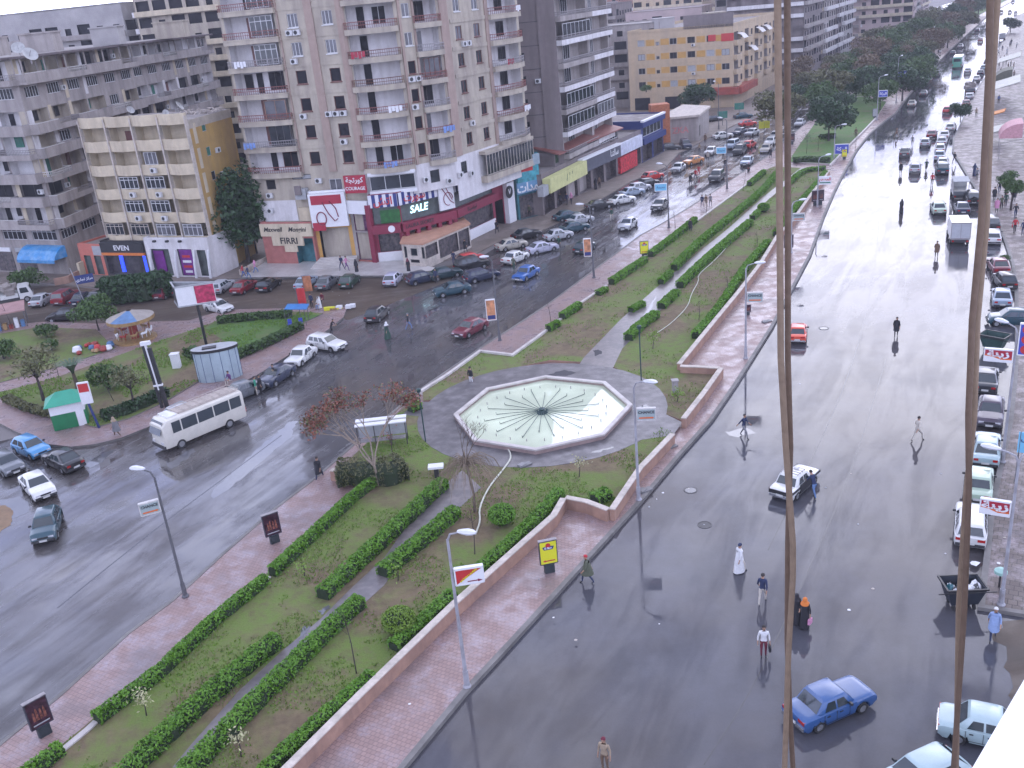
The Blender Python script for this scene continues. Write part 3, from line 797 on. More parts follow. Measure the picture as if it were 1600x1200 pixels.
# ==== shop podium in front of the tower
PD = [Vector(p[:2]) for p in GL([(418, 412), (500, 413), (556, 411), (590, 413), (634, 409), (716, 386), (775, 357), (800, 346), (812, 343), (845, 335)])]
def shop(name, P0, P1, z1, label, wm, depth=5.0):
 d = (P1-P0).normalized(); nn = Vector((-d.y, d.x))*depth
 foot = [P0, P1, P1+nn, P0+nn]
 r = bldg(name, foot, label, 'shop', 'shops along the left street')
 f = Face(r, P0, P1)
 backs(r, foot, 1, 0, z1, wm)
 roof(r, foot, z1, par=.25, wm=wm)
 return r, f
r, f = shop('street_shop', PD[0]+Vector((.3, -1.2)), PD[1]+Vector((0, -1.0)), 5.4, 'pink stone shop with cream stepped fascia and black letters below the tower', M_PINKM, 2.4)
L_ = f.L
f.open.append((L_*.62, L_*.97, .3, 3.6, 1.2, True))
f.wall(0, 5.4, M_PINKM, M_TEAL)
f.box('fascia', .0, L_, 3.9, 5.45, .0, .25, M_CREAM); f.box('fascia', L_*.2, L_*.8, 2.7, 3.9, .0, .22, M_CREAM); f.box('fascia', L_*.42, L_*.66, 1.9, 2.7, .0, .2, M_CREAM)
f.txt('Maxwell', L_*.25, 4.75, .8, .27, M_BLACK, shear=.3); f.txt('Mongini', L_*.72, 4.75, .8, .27, M_BLACK, shear=.3)
f.txt('FIRRI', L_*.53, 3.3, 1.1, .24, M_BLACK, width=1.1)
f.box('display_glass', L_*.63, L_*.96, .35, 3.5, -1.15, -1.05, M_TEAL)
r, f = shop('street_shop', PD[1]+Vector((0, -.4)), PD[2]+Vector((.2, 0)), 9.0, 'white tall entrance panel with red squares over a flight of steps', M_SIGNW, 3)
L_ = f.L
f.open.append((.7, L_-.5, .8, 4.6, 2.2, True)); f.wall(0, 9.0, M_OCHPAN, M_GL3)
f.box('sign_panel', .2, L_-.1, 4.9, 9.0, .05, .7, M_SIGNW)
f.box('red_panel', .5, L_-.6, 7.7, 8.8, .7, .75, M_RED); f.box('red_panel', .3, 1.9, 4.5, 5.5, .7, .76, M_RED)
ring_ = MB(); cpt = [(.55+.5*cos(a*pi/10)*1.2, 0, 1.0+.8*sin(a*pi/10)) for a in range(21)]
ring_.tube(cpt, .07, 5); ring_.tube([(.9, 0, 3), (1.5, 0, 1.6), (2.2, 0, .6), (2.6, 0, .9)], .06, 5); ring_.tube([(1.8, 0, 3.1), (2.5, 0, 2.2), (2.7, 0, 1.1)], .06, 5)
link('emblem', ring_.mesh('emblem', [M_MAROON]), r, M=f.M(1.0, 5.0, .8))
st = MB()
for i in range(9):
 st.box(-2.9+.1*i, 2.9-.02*i, -3.6+.38*i, 0, .12+.1*i, .12+.1*(i+1))
link('steps', st.mesh('steps', [mat('marble_steps', (.48, .45, .42), .5, .1, 2, dirt=(.25, .22, .2), dirt_amt=.5)]), r, M=f.M(L_/2, 0, .1))
r, f = shop('street_shop', PD[2]+Vector((.2, 0)), PD[3], 6.8, 'grey glass shop window with purple display left of the maroon store', M_GREYL, 3)
L_ = f.L
f.open.append((.5, L_-.25, .5, 3.9, .7, True)); f.open.append((.5, L_-.25, 4.1, 6.2, .5, True)); f.wall(0, 6.8, M_GREYL, mat('purple_display', (.10, .035, .08), .3, .8, 2.5))
f.box('white_fascia', .0, L_, 6.3, 7.9, .02, .4, M_SIGNW)
f.box('floor_slab', .2, L_, .1, .5, .0, .3, M_PINKM)
f.box('red_pillar', L_-.35, L_+.3, 0, 7.4, .0, .5, M_MAROON)
MS = [PD[3], PD[4], PD[5], PD[6]]
foot = MS+[PD[6]+Vector((-5, 5)), PD[3]+Vector((2, 6))]
r = bldg('clothing_store', foot, 'maroon two storey clothing store with striped blue white banner and SALE sign', 'shop', 'shops along the left street')
M_STR = node_mat('blue_white_stripes', lambda nt, n, p: (
 nt.links.new(nmix(nt, nmath(nt, 'GREATER_THAN', nmath(nt, 'FRACT', nmath(nt, 'MULTIPLY', (lambda s_: (nt.links.new(n.new('ShaderNodeTexCoord').outputs['Object'], s_.inputs[0]), s_.outputs[0])[1])(n.new('ShaderNodeSeparateXYZ')), 1.15), 0), .5), (.62, .62, .65), (.02, .035, .16)), p.inputs['Base Color'])))
M_DISP = mat('clothes_display', (.05, .045, .05), .35, .9, 3.2, dirt=(.16, .13, .12), dirt_amt=.8, dirt_scale=2.2)
M_DGREEN = mat('green_display', (.015, .10, .02), .35, .5, 2)
M_REDTXT = mat('red_lettering', (.45, .03, .03), .5, .1, 3)
M_GREYGL = mat('grey_shop_glass', (.10, .115, .11), .15, .35, 1.2)
for j, (a, b_) in enumerate(zip(MS[:-1], MS[1:])):
 f = Face(r, a, b_); L_ = f.L
 f.open.append((.6, L_-.3, 1.5, 3.7, .5, True)); f.open.append((.3, L_-.1, 4.9, 7.0, .3, True))
 f.wall(0, 8.6, M_MAROON, M_DISP)
 f.box('low_wall', .2, L_, 0, 1.45, .0, .12, M_SIGNW)
 f.box('maroon_fascia', 0, L_, 3.8, 4.85, .05, .55, M_MAROON)
 f.box('shop_window', .35, L_-.15, 4.95, 7.0, -.2, -.1, M_GREYGL)
 f.box('striped_banner', 0, L_, 7.0, 8.5, .05, .3, M_STR)
 if j == 0:
  f.box('green_curtain', 1.2, 3.6, 5.0, 6.6, .0, .03, M_DGREEN)
  f.txt('اتش', L_*.5, 7.7, 1.3, .33, M_REDTXT, ar=True)
  ring_ = MB(); ring_.lathe([(.0, 0), (.42, 0), (.42, .06), (0, .06)], 16)
  link('round_emblem', ring_.mesh('round_emblem', [M_SIGNW]), r, M=f.M(2.4, 4.35, .55) @ Matrix.Rotation(pi/2, 4, 'X'))
 if j == 1:
  f.txt('شورت', L_*.28, 7.7, 1.2, .33, M_REDTXT, ar=True)
  f.txt('SALE', L_*.35, 6.1, 1.25, .06, mat('sale_tube_light', (.6, .8, .85), .5, 0, emit=(.55, .9, 1), estr=1.4), shear=.2)
  f.box('white_panel', L_*.70, L_*.98, 5.2, 8.9, .32, .6, M_SIGNW)
  lg = MB(); lg.tube([(.3, 0, 2.9), (.9, 0, 2.0), (1.6, 0, .9), (2.1, 0, .5)], .05, 5); lg.tube([(.9, 0, 3.1), (1.3, 0, 2.2), (1.9, 0, 1.0)], .05, 5); lg.tube([(1.3+.7*cos(a*.45), 0, 1.2+.8*sin(a*.45)) for a in range(12)], .05, 5)
  link('emblem', lg.mesh('emblem', [M_MAROON]), r, M=f.M(L_*.70, 5.3, .66))
  f.txt('LAURA SECRET', L_*.30, 4.35, .62, .58, M_BLACK)
  for k in range(5): f.box('maroon_post', L_*(.04+.2*k), L_*(.04+.2*k)+.5, 0, 3.8, .0, .5, M_MAROON)
 if j == 2:
  f.txt('شورت', L_*.5, 7.8, 1.2, .33, M_REDTXT, ar=True)
  f.txt('لوراسيكا', L_*.35, 4.35, .7, .58, M_BLACK, ar=True)
backs(r, foot, 3, 0, 8.6, M_GREYL); roof(r, foot, 8.5, par=0)
ex = [Vector(p[:2]) for p in GL([(632, 419), (666, 421), (737, 388), (722, 374), (640, 398)])]
r = bldg('glass_annex', ex, 'low cream annex with tan roof slab and glass front standing before the maroon store', 'annex')
fs = [Face(r, ex[0], ex[1]), Face(r, ex[1], ex[2])]
fs[0].window(1.7, 1.6, .9, .9, 1, M_FRD, M_GL, False, .08); fs[0].window(1.7, .75, 1.3, .4, 1, M_FRD, M_GL3, False, .08); fs[0].window(.5, 1.3, .4, 1.4, 1, M_FRD, M_GL, False, .08); fs[0].window(3.0, 1.3, .4, 1.4, 1, M_FRD, M_GL, False, .08)
fs[0].wall(0, 3.0, M_CREAMTOP)
L_ = fs[1].L
fs[1].open.append((.3, L_*.28, 1.2, 2.7, .25, True)); fs[1].open.append((L_*.31, L_*.72, .5, 2.75, .25, True)); fs[1].open.append((L_*.74, L_*.98, .4, 2.75, .25, True))
fs[1].wall(0, 3.0, M_CREAMTOP, M_DISP)
backs(r, ex, 2, 0, 3.0, M_CREAM)
F_ = [(p.x-r.location.x, p.y-r.location.y) for p in ex]
MB().prism([(x*1.04, y*1.04) for x, y in F_], 3.0, 3.22, 0, bottom=True).build('roof', mat('tan_roof_slab', (.42, .23, .15), .6, .15, 1), r)
r, f = shop('street_shop', PD[6], PD[7], 6.4, 'white pylon with round black emblem beside the dark maroon doorway', M_SIGNW, 3)
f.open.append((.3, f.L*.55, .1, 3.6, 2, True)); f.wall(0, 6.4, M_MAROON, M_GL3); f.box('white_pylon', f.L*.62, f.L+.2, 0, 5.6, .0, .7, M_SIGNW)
em = MB(); em.lathe([(0, 0), (.85, 0), (.85, .07), (0, .07)], 20)
link('round_emblem', em.mesh('round_emblem', [M_BLACK]), r, M=f.M(f.L*.72, 4.4, .72) @ Matrix.Rotation(pi/2, 4, 'X'))
f.txt('V', f.L*.72, 4.4, 1.0, .82, M_SIGNW)
f.box('dark_fascia', -.3, f.L+2.6, 6.5, 8.4, .5, .9, mat('dark_green_fascia', (.02, .05, .055), .4, .2, 2))
f.txt('ابو بوادر مارماهر', f.L*.62, 7.5, 1.55, .93, M_SIGNW, ar=True, bold=.03)
r, f = shop('street_shop', PD[7], PD[8], 6.6, 'narrow beige pillar shop with orange poster above', M_BEIGE, 3)
f.wall(0, 6.6, M_BEIGE)
M_ORP = mat('orange_poster', (.42, .19, .04), .45, .5, 1.4)
f.box('poster', .1, f.L-.1, 3.4, 6.2, .0, .1, M_ORP)
r, f = shop('street_shop', PD[8]+Vector((-.1, -.9)), PD[9]+Vector((.2, -.6)), 8.6, 'tall blue glass corner shop with colourful sign and white Arabic letters', M_TEAL, 4)
L_ = f.L
f.open.append((.3, L_-.3, .2, 3.4, .5, True)); f.wall(0, 8.6, M_TEAL, M_DISP)
f.box('blue_sign', 0, L_, 3.7, 5.2, .0, .25, mat('steel_blue_sign', (.12, .25, .38), .45, .15, 2)); f.txt('للمدات', L_*.55, 4.4, 1.6, .28, M_SIGNW, ar=True, bold=.03)
f.box('picture_sign', .2, L_-.2, 5.2, 7.3, .0, .2, mat('teal_picture_sign', (.05, .26, .30), .4, .7, 1.2))
f.box('red_patch', .9, 2.9, 6.6, 7.2, .2, .23, M_REDTXT); f.box('grey_fascia', 0, L_, 7.3, 8.7, .0, .35, mat('grey_blue_panel', (.24, .30, .33), .5, .15, 2))
# ==== shop row and terrace further up the street
SR = [Vector(p[:2]) for p in GL([(850, 338), (905, 306), (965, 276), (1003, 256), (1037, 238)])]
shopspec = [('dark shop with pale yellow curved canopy', M_GREYB, 'canopy'), ('long grey fascia shop with people outside', M_GREYB, 'long'), ('shop with red clothes hung outside under a white banner', M_GREYB, 'red'), ('dark blue two storey shop at the end of the row', M_NAVY, 'blue')]
for j, ((lab, wm, kd), a, b_) in enumerate(zip(shopspec, SR[:-1], SR[1:])):
 r, f = shop('street_shop', a, b_, 5.6 if kd != 'blue' else 7.0, lab, wm, 12)
 L_ = f.L
 for q in range(max(1, int(L_//4))):
  w0 = L_/max(1, int(L_//4))
  f.open.append((q*w0+.4, q*w0+w0-.4, .2, 3.1, 1.0, True))
 if kd == 'blue':
  f.window(L_*.5, 4.4, L_*.8, 1.6, 5, M_FRW, M_GL, False, .1)
 f.wall(0, 5.6 if kd != 'blue' else 7.0, wm, M_DISP)
 if kd == 'canopy':
  f.box('canopy', -.3, L_+.2, 3.3, 5.3, .3, 1.5, mat('pale_yellow_canopy', (.50, .50, .22), .5, .15, 1.2))
  f.box('grey_sign', -2.2, -.35, 3.2, 4.6, .3, 1.2, M_SHGREY)
  f.txt('/  \u2032  \u2032', L_*.5, 4.3, 1.3, 1.53, mat('dark_green_lettering', (.03, .1, .06), .5, .1, 2))
 if kd == 'long':
  f.box('long_fascia', 0, L_, 3.3, 5.2, .1, .8, mat('slate_fascia', (.075, .08, .10), .5, .2, 1.5)); f.txt('سالتنا', L_*.82, 4.4, 1.4, .83, M_SIGNW, ar=True)
  f.box('white_edge', 0, L_, 5.2, 5.5, .1, .95, M_SIGNW)
 if kd == 'red':
  f.box('hanging_clothes', .4, L_*.7, .4, 3.0, .0, .5, mat('red_clothes', (.42, .02, .03), .7, .7, 2.5))
  f.box('white_banner', .1, L_*.9, 3.3, 5.2, .1, .7, mat('white_blue_banner', (.5, .52, .6), .5, .25, 1.2))
 if kd == 'blue': f.box('fascia', 0, L_, 3.2, 4.2, .0, .6, M_NAVY); f.box('top_fascia', 0, L_, 6.1, 7.0, .0, .5, M_NAVY); f.box('white_cap', 0, L_, 7.0, 7.3, .0, .6, M_SIGNW)
a, b_ = SR[0].lerp(SR[1], .55), SR[2].lerp(SR[3], .3)
d = (b_-a).normalized(); nn = Vector((-d.y, d.x))
foot = [a+nn*1.0, b_+nn*1.0, b_+nn*6, a+nn*6]
r = bldg('roof_restaurant', foot, 'long restaurant with sloping red brown roof above the slate fascia shops', 'restaurant')
f = Face(r, foot[0], foot[1]); L_ = f.L
for q in range(7): f.window((q+.5)*L_/7, 5.9, L_/7-.35, 1.5, 3, M_FRW if q > 3 else M_FRD, M_GL if q > 3 else glass_mat('greenish_glass', (.03, .07, .035)), False, .1)
f.wall(5.4, 7.6, M_GREYB); backs(r, foot, 1, 5.4, 7.6, M_GREYB)
rr = MB(); rr.add([(-.3, -.9, 7.4), (L_+.3, -.9, 7.4), (L_+.3, 3.6, 8.5), (-.3, 3.6, 8.5), (-.3, -.9, 7.2), (L_+.3, -.9, 7.2), (L_+.3, 3.6, 8.3), (-.3, 3.6, 8.3)], [(0, 1, 2, 3), (4, 7, 6, 5), (0, 4, 5, 1), (1, 5, 6, 2), (2, 6, 7, 3), (3, 7, 4, 0)])
link('roof', rr.mesh('roof', [mat('red_brown_roof', (.20, .075, .06), .6, .2, 1)]), r, M=f.M(0, 0, 0))
# ==== grey brown tower with open balconies
GB = [Vector((2.0, 141.6)), Vector((10.8, 141.0)), Vector((20.8, 161.0)), Vector((10, 168)), Vector((-2, 160))]
T = bldg('apartment_tower', GB, 'dark grey brown tower with plain side wall and white edged balconies behind the shop row')
f1 = Face(T, GB[0], GB[1]); f2 = Face(T, GB[1], GB[2])
zl = [6.6+3.15*i for i in range(9)]
for i, z in enumerate(zl):
 f1.window(3.6, z+1.0, 1.3, 1.3, 2, M_FRD, M_GL, False, .12)
 if i in (3, 7): f1.ac(5.9, z+1.2)
 L_ = f2.L
 f2.open.append((.4, L_*.56, z+.15, z+2.75, 1.5, True)); f2.open.append((L_*.6, L_-.4, z+.15, z+2.75, 1.3, True))
 f2.balcony(L_*.29, z, L_*.58, .9, .9, .35, M_RAILG, M_WHITE if i % 2 else M_GREYL, .95, band=.35)
 f2.balcony(L_*.80, z, L_*.4, .7, .7, .35, M_RAILG, M_WHITE, .95, band=.35)
 if i in (1, 2, 5): f2.window(L_*.29, z+.5, L_*.5, 2.0, 7, M_FRW, M_GL, False, -.75, False)
 else: f2.window(L_*.32, z+.4, 2.6, 2.1, 3, M_FRW, M_GL3, False, 1.4, False); f2.door(L_*.12, z+.15, .8, 2.2, M_FRB, 1.45)
 if i in (1,): f2.window(L_*.80, z+.5, L_*.34, 2.0, 5, M_FRW, M_GL2, False, -.55, False)
 else: f2.window(L_*.78, z+.4, 1.4, 2.1, 2, M_FRW, M_GL2, False, 1.2, False)
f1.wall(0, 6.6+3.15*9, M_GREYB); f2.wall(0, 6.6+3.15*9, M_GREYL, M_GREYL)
for i, z in enumerate(zl): f1.box('floor_line', 0, f1.L, z-.08, z+.04, .0, .02, M_FRD)
f1.box('corner_pier', 6.4, f1.L+.05, 0, 34.9, .0, .2, M_GREYB)
f1.box('corner_pier', 0, .5, 0, 34.9, .0, .25, M_GREYB)
backs(T, GB, 2, 0, 34.9, M_GREYB); roof(T, GB, 34.8, par=.8, wm=M_GREYB)
# ==== cream building with angled balconies and ochre side wall
CB = [Vector((-50.5, 123.8)), Vector((-35.1, 116.6)), Vector((-32.6, 127.0)), Vector((-46, 133.0))]
T = bldg('apartment_block', CB, 'six storey cream block with angled balconies and green shutters, ochre side wall')
f1 = Face(T, CB[0], CB[1]); f2 = Face(T, CB[1], CB[2])
zl = [4.2+2.95*i for i in range(5)]
bw = f1.L/4
for i, z in enumerate(zl):
 for j in range(4):
  x = bw*(j+.5)
  f1.open.append((x-bw/2+.15, x+bw/2-.15, z+.1, z+2.5, 1.3, True))
  f1.balcony(x, z, bw-.1, .35, .95, .95, M_RAILG, M_CREAM, .9, seg=2, kink=True, band=.35)
  closed = (i == 0) or (i in (1, 2) and j in (1, 2))
  if closed:
   f1.window(x-.25, z+.98, bw-1.3, 1.45, 4, M_FRW if (j > 1 or i > 0) else M_CREAMTOP, M_GL2 if i == 0 and j > 1 else M_GL, False, -.5, False, trans=True)
  else:
   f1.door(x+bw*.27, z+.1, .95, 2.1, M_SHGREEN if (i+j) % 5 else M_GL2, 1.25)
   if (i, j) == (4, 1): f1.door(x-.2, z+.3, 1.0, 1.6, M_FRB, 1.24)
   if (i, j) == (3, 2): f1.window(x-.3, z+.9, 2.0, 1.5, 3, M_FRW, M_GL2, False, -.3, False)
  if (i, j) in ((3, 2), (1, 2), (1, 1), (0, 2), (2, 1), (2, 2)): f1.ac(x+.6, z+.05, out=.95)
ZC = 4.2+2.95*5
f1.wall(0, ZC, M_CREAM, M_CREAM)
for j in range(5): f1.box('fin_wall', max(0, bw*j-.1), min(f1.L, bw*j+.1), 4.0, ZC+.6, .0, .55, M_CREAMTOP)
for j in range(4):
 f1.balcony(bw*(j+.5), ZC, bw-.1, .35, .95, .9, M_RAILG, M_CREAM, .8, seg=2, kink=True, band=.35)
for i, z in enumerate(zl):
 f2.window(3.4, z+1.2, 1.0, 1.1, 1, M_SHGREY, M_SHGREEN if i > 2 else M_GL, False, .1)
 if i < 4: f2.ac(5.2, z+1.3)
f2.wall(0, ZC, M_YEL)
f2.box('roof_band', 0, f2.L, ZC-1.0, ZC+.02, .0, .04, mat('pale_stained_band', (.42, .37, .30), .8, .2, 1))
backs(T, CB, 2, 0, ZC, M_YEL); roof(T, CB, ZC, par=.0)
rub = MB()
for i in range(60):
 x = rb.uniform(-2.5, 2.5); y = rb.uniform(-1.5, 1.5); z = rb.uniform(0, .5)
 rub.box(-.5, .5, -.06, .06, -.03, .03, 0, Matrix.Translation((x, y, z)) @ Matrix.Rotation(rb.uniform(0, 6), 4, 'Z') @ Matrix.Rotation(rb.uniform(-.4, .4), 4, 'Y'))
o = rub.build('plank_pile', mat('old_planks', (.40, .35, .31), .9, .5, 4), loc=(CB[2].x-3.0, CB[2].y-2.5, ZC)); tag(o, 'heap of broken pale planks on the ochre building roof', 'rubble')
dC = (CB[1]-CB[0]).normalized(); SH = [CB[0]+dC*q+Vector((dC.y, -dC.x))*1.7+Vector((0, 1.2)) for q in (-4.2, .1, 7.4, 16.9)]
r, f = shop('street_shop', SH[0]+Vector((0, -1.2)), SH[1]+Vector((0, -1.5)), 4.0, 'small coral and grey kiosk shop left of the black fascia boutique', mat('coral_panel', (.47, .14, .10), .6, .1, 2), 5)
f.open.append((.7, 2.0, .2, 2.7, .3, True)); f.open.append((2.6, 3.9, .2, 2.7, .3, True)); f.wall(0, 4.0, mat('coral_panel', (1, 1, 1)), M_GREYGL); f.box('grey_panel', f.L*.62, f.L, 2.8, 4.0, .0, .1, M_SHGREY)
r, f = shop('street_shop', SH[1]+Vector((0, -1.5)), SH[2]+Vector((0, -1.2)), 4.5, 'boutique with black and orange fascia and blue lights in the window', M_BLACK, 5)
L_ = f.L
f.open.append((.4, L_-.3, .3, 2.8, .6, True)); f.wall(0, 4.5, M_FRD, mat('dim_boutique', (.06, .055, .06), .3, .8, 1.6))
f.box('fascia', .1, L_-.2, 3.2, 4.5, .0, .3, M_BLACK); f.box('orange_strip', .1, L_-.2, 2.9, 3.25, .0, .35, mat('orange_strip_panel', (.55, .16, .03), .5, .1, 2)); f.txt('EVEN', L_*.5, 3.85, .9, .33, M_SIGNW, width=1.2)
for q in (L_*.34, L_*.88): f.box('blue_light', q-.28, q+.28, .5, 2.8, -.5, -.4, mat('blue_led', (.02, .05, .6), .4, .8, 6, emit=(.03, .08, 1), estr=1.2))
r, f = shop('street_shop', SH[2]+Vector((0, -1.2)), SH[3]+Vector((.5, -1.0)), 4.9, 'white arched shop front with purple posters', M_WHITE, 5)
L_ = f.L
f.open.append((.7, 3.6, .3, 3.7, .5, True)); f.open.append((L_*.5, L_*.72, .3, 3.7, .5, True)); f.open.append((L_*.80, L_*.93, .3, 3.6, .5, True)); f.wall(0, 4.9, M_WHITE, M_GREYGL)
M_PUR = mat('purple_poster', (.15, .02, .19), .4, .3, 1.5)
f.box('purple_poster', .8, 2.4, .35, 3.4, -.4, -.3, M_PUR); f.box('purple_poster', L_*.51, L_*.71, .35, 3.6, -.3, -.1, M_PUR)
for k, (cc_, ww) in enumerate((((.6, .1, .08), 1.2), ((.6, .6, .65), 1.3), ((.6, .1, .08), 1.3), ((.6, .6, .65), 1.1))): f.box('poster_stripe', L_*.61-ww/2, L_*.61+ww/2, 2.6-.65*k, 2.9-.65*k, -.1, -.07, M_REDTXT if k % 2 == 0 else M_SIGNW)
for q in (.05, .45, .74, .96):
 b = MB(); b.tube([(0, 0, 0), (.15, 0, 1.8), (.5, 0, 3.6)], .16, 6); link('arch_rib', b.mesh('arch_rib', [M_SIGNW]), r, M=f.M(L_*q, .1, .35))
for q in (.2, .4, .6): f.box('flood_lamp', L_*q, L_*q+.4, 4.7, 4.95, .4, .7, M_BLACK)
# ==== long grey building with continuous balconies on the far left
K = GL([(110, 430)])[0]; K = Vector((K.x, K.y))
az1, az2 = radians(116), radians(8)
LB = [K-Vector((sin(az1), cos(az1)))*34, K, K+Vector((sin(az2), cos(az2)))*30, K+Vector((sin(az2), cos(az2)))*31+Vector((-1.5, 1)), K+Vector((sin(az2), cos(az2)))*62+Vector((-1, 0)), K+Vector((-30, 70)), K+Vector((-45, 40))]
T = bldg('apartment_building', LB, 'long weathered grey building wrapped in continuous balconies, blue awning shop below')
zl = [3.7+3.0*i for i in range(8)]
def rec(f, x, bw, z): f.open.append((x-bw/2+.2, x+bw/2-.2, z+.1, z+2.5, 1.1, True))
fa = [Face(T, LB[0], LB[1]), Face(T, LB[1], LB[2]), Face(T, LB[3], LB[4])]
for fi, f in enumerate(fa):
 L_ = f.L; nb = int(L_//5.0); bw = L_/nb
 for i, z in enumerate(zl):
  for j in range(nb):
   x = bw*(j+.5); q = (i*7+j*5+fi*3) % 11
   if i == 0: f.window(x, z+1.0, bw-1.2, 1.5, 5, M_FRW, M_GL3, False, .12, trans=True); continue
   if i == 6: f.window(x, z+1.0, 3.0, 1.35, 5, M_FRW, M_GL, False, .12)
   elif q in (0, 4, 9): rec(f, x, bw, z); f.window(x-1.0, z+1.0, 1.5, 1.3, 1, M_SHGREEN, M_SHGREEN, False, 1.0, False)
   elif q in (1, 6): f.window(x, z+.7, bw-1.3, 1.8, 2, M_FRD, M_GL3, False, .5)
   elif q in (2, 7): rec(f, x, bw, z); f.door(x+.8, z+.1, .9, 2.1, M_SHGREEN if q == 2 else M_FRB, 1.05)
   elif q == 3: f.window(x, z+.9, 2.6, 1.4, 4, M_FRW, M_GL, False, .12)
   else: rec(f, x, bw, z); f.window(x+1, z+1.0, 1.0, 1.3, 1, M_FRD, M_GL3, False, 1.0, False); f.door(x-1.2, z+.1, .9, 2.1, M_GL3, 1.05)
   if q in (6,): f.ac(x+1.9, z+1.2)
   if (i*5+j*3+fi) % 4 < 2: f.box('pale_panel', x-bw*.5+.05, x-bw*.5+.8, z+.1, z+2.7, .0, .03, M_WHITE if q % 2 else M_CREAM)
  if i > 0 and i != 6:
   for j in range(0, nb):
    x = bw*(j+.5)
    f.balcony(x, z, bw, 1.15, 1.15, .85 if (i+j) % 3 else .3, M_RAILG if j % 2 else M_RAILW, M_GREYL, .95, seg=1, band=.4)
 f.wall(0, 3.7+24.0, M_GREYL, M_WHITE if fi != 1 else M_BEIGE)
 f.box('eaves', -.4, L_, 27.4, 27.65, .0, 1.5, mat('dark_eaves', (.09, .07, .07), .7, .2, 1))
 for j in range(nb): f.box('post', bw*j-.1, bw*j+.1, 24.8, 27.4, 1.0, 1.15, M_GREYL)
roof(T, LB, 27.7, par=.0); backs(T, LB, 4, 0, 27.7, M_GREYL)
f = fa[0]; L_ = f.L
for j in range(6): f.box('shop_window', L_-30+j*4.2, L_-26.8+j*4.2, .3, 3.0, .0, .1, M_DISP); f.box('shop_sign', L_-30+j*4.2, L_-26.8+j*4.2, 3.05, 3.6, .0, .2, M_SHGREY if j % 2 else M_SIGNW)
aw = MB(); n_ = 8
pr = [(-.0, 3.4), (-.6, 3.3), (-1.3, 2.95), (-1.9, 2.4), (-2.2, 1.9)]
for i in range(4): aw.quad((0, pr[i][0], pr[i][1]), (0, pr[i+1][0], pr[i+1][1]), (7, pr[i+1][0], pr[i+1][1]), (7, pr[i][0], pr[i][1]))
aw.add([(7, y, z) for y, z in pr]+[(7, 0, 1.9)], [tuple(range(6))]); aw.add([(0, y, z) for y, z in pr]+[(0, 0, 1.9)], [tuple(range(6))[::-1]])
aw.add([(0, -2.21, 1.9), (7, -2.21, 1.9), (7, -2.21, 1.5), (0, -2.21, 1.5)], [(0, 3, 2, 1)])
link('awning', aw.mesh('awning', [mat('blue_awning', (.02, .20, .45), .4, .2, 1.5, dirt=(.35, .5, .6), dirt_amt=.4, dirt_scale=1)]), T, M=f.M(L_-6.5, .7, .05))
# ==== yellow tan block and its red canopy corner
TB = [Vector((35.7, 241.2)), Vector((58.6, 230.7)), Vector((81.0, 272.5)), Vector((60, 285))]
T = bldg('apartment_block', TB, 'five storey tan block with ochre window panels and two red banners')
f1 = Face(T, TB[0], TB[1]); f2 = Face(T, TB[1], TB[2]); L_ = f1.L
zl = [4.6+3.2*i for i in range(4)]
for i, z in enumerate(zl):
 for j, (x, w_) in enumerate(((.13, 1.7), (.29, .8), (.44, 1.7), (.61, 1.8), (.79, 1.8), (.93, 1.8))):
  sh = (i*3+j*2) % 5
  f1.window(L_*x, z+.9, w_, 1.4 if j != 1 else .8, 2, M_FRD if sh < 3 else M_SHGREY, M_GL3 if sh in (0, 2, 3) else M_SHGREY, False, .12)
 for a_, b_ in ((.18, .26), (.32, .40), (.48, .56), (.66, .74), (.84, .89)): f1.box('ochre_panel', L_*a_, L_*b_, z+.9, z+2.3, .0, .03, M_OCHPAN)
 f1.box('floor_band', 0, L_, z-.1, z+.12, .0, .05, M_TANB)
 if i in (3, 1): f1.ac(L_*.63, z+.15)
 for j in range(9):
  x = f2.L*(j+.5)/9
  if j % 2 == 0: f2.open.append((x-2.0, x+2.0, z+.1, z+2.6, 1.2, True)); f2.balcony(x, z, 4.4, .8, 1.0, .85, M_RAILG, M_TANB, .9, seg=4)
  else: f2.window(x, z+.9, 1.8, 1.4, 2, M_FRD, M_GL3, False, .12)
f1.wall(0, 18.2, M_TANB); f2.wall(0, 18.2, M_TANB, M_GREYL)
f1.box('red_banner', L_*.77, L_*.84, 14.2+1.0, 14.2+2.4, .05, .1, M_REDTXT); f1.box('red_banner', L_*.89, L_+.1, 15.0, 16.7, .05, .1, M_REDTXT)
f1.box('rooftop_wall', L_*.54, L_, 18.2, 21.2, -.2, .0, M_GREYB)
f2.box('red_canopy', -1, f2.L*.33, 3.2, 4.8, .0, 2.2, mat('red_fascia', (.28, .05, .03), .5, .3, 1)); f1.box('red_canopy', L_*.78, L_+1.5, 3.2, 4.8, .0, 2.0, mat('red_fascia', (1, 1, 1)))
f1.box('shop_window', L_*.05, L_*.2, .3, 3.2, .0, .1, M_GL3); f1.box('shop_window', L_*.35, L_*.5, .3, 3.2, .0, .1, M_GL3)
for x in (3, 14, 22, 30): 
 aw = MB(); aw.add([(0, 0, 2.2), (4.4, 0, 2.2), (4.4, -.9, 1.9), (0, -.9, 1.9), (4.4, -1.7, 1.0), (0, -1.7, 1.0)], [(0, 3, 2, 1), (3, 5, 4, 2)])
 link('awning', aw.mesh('awning', [M_RAILW]), T, M=f2.M(x, 14.2 if x != 14 else 10.5, .1))
backs(T, TB, 2, 0, 18.2, M_TANB); roof(T, TB, 18.1, par=.7, wm=M_TANB)
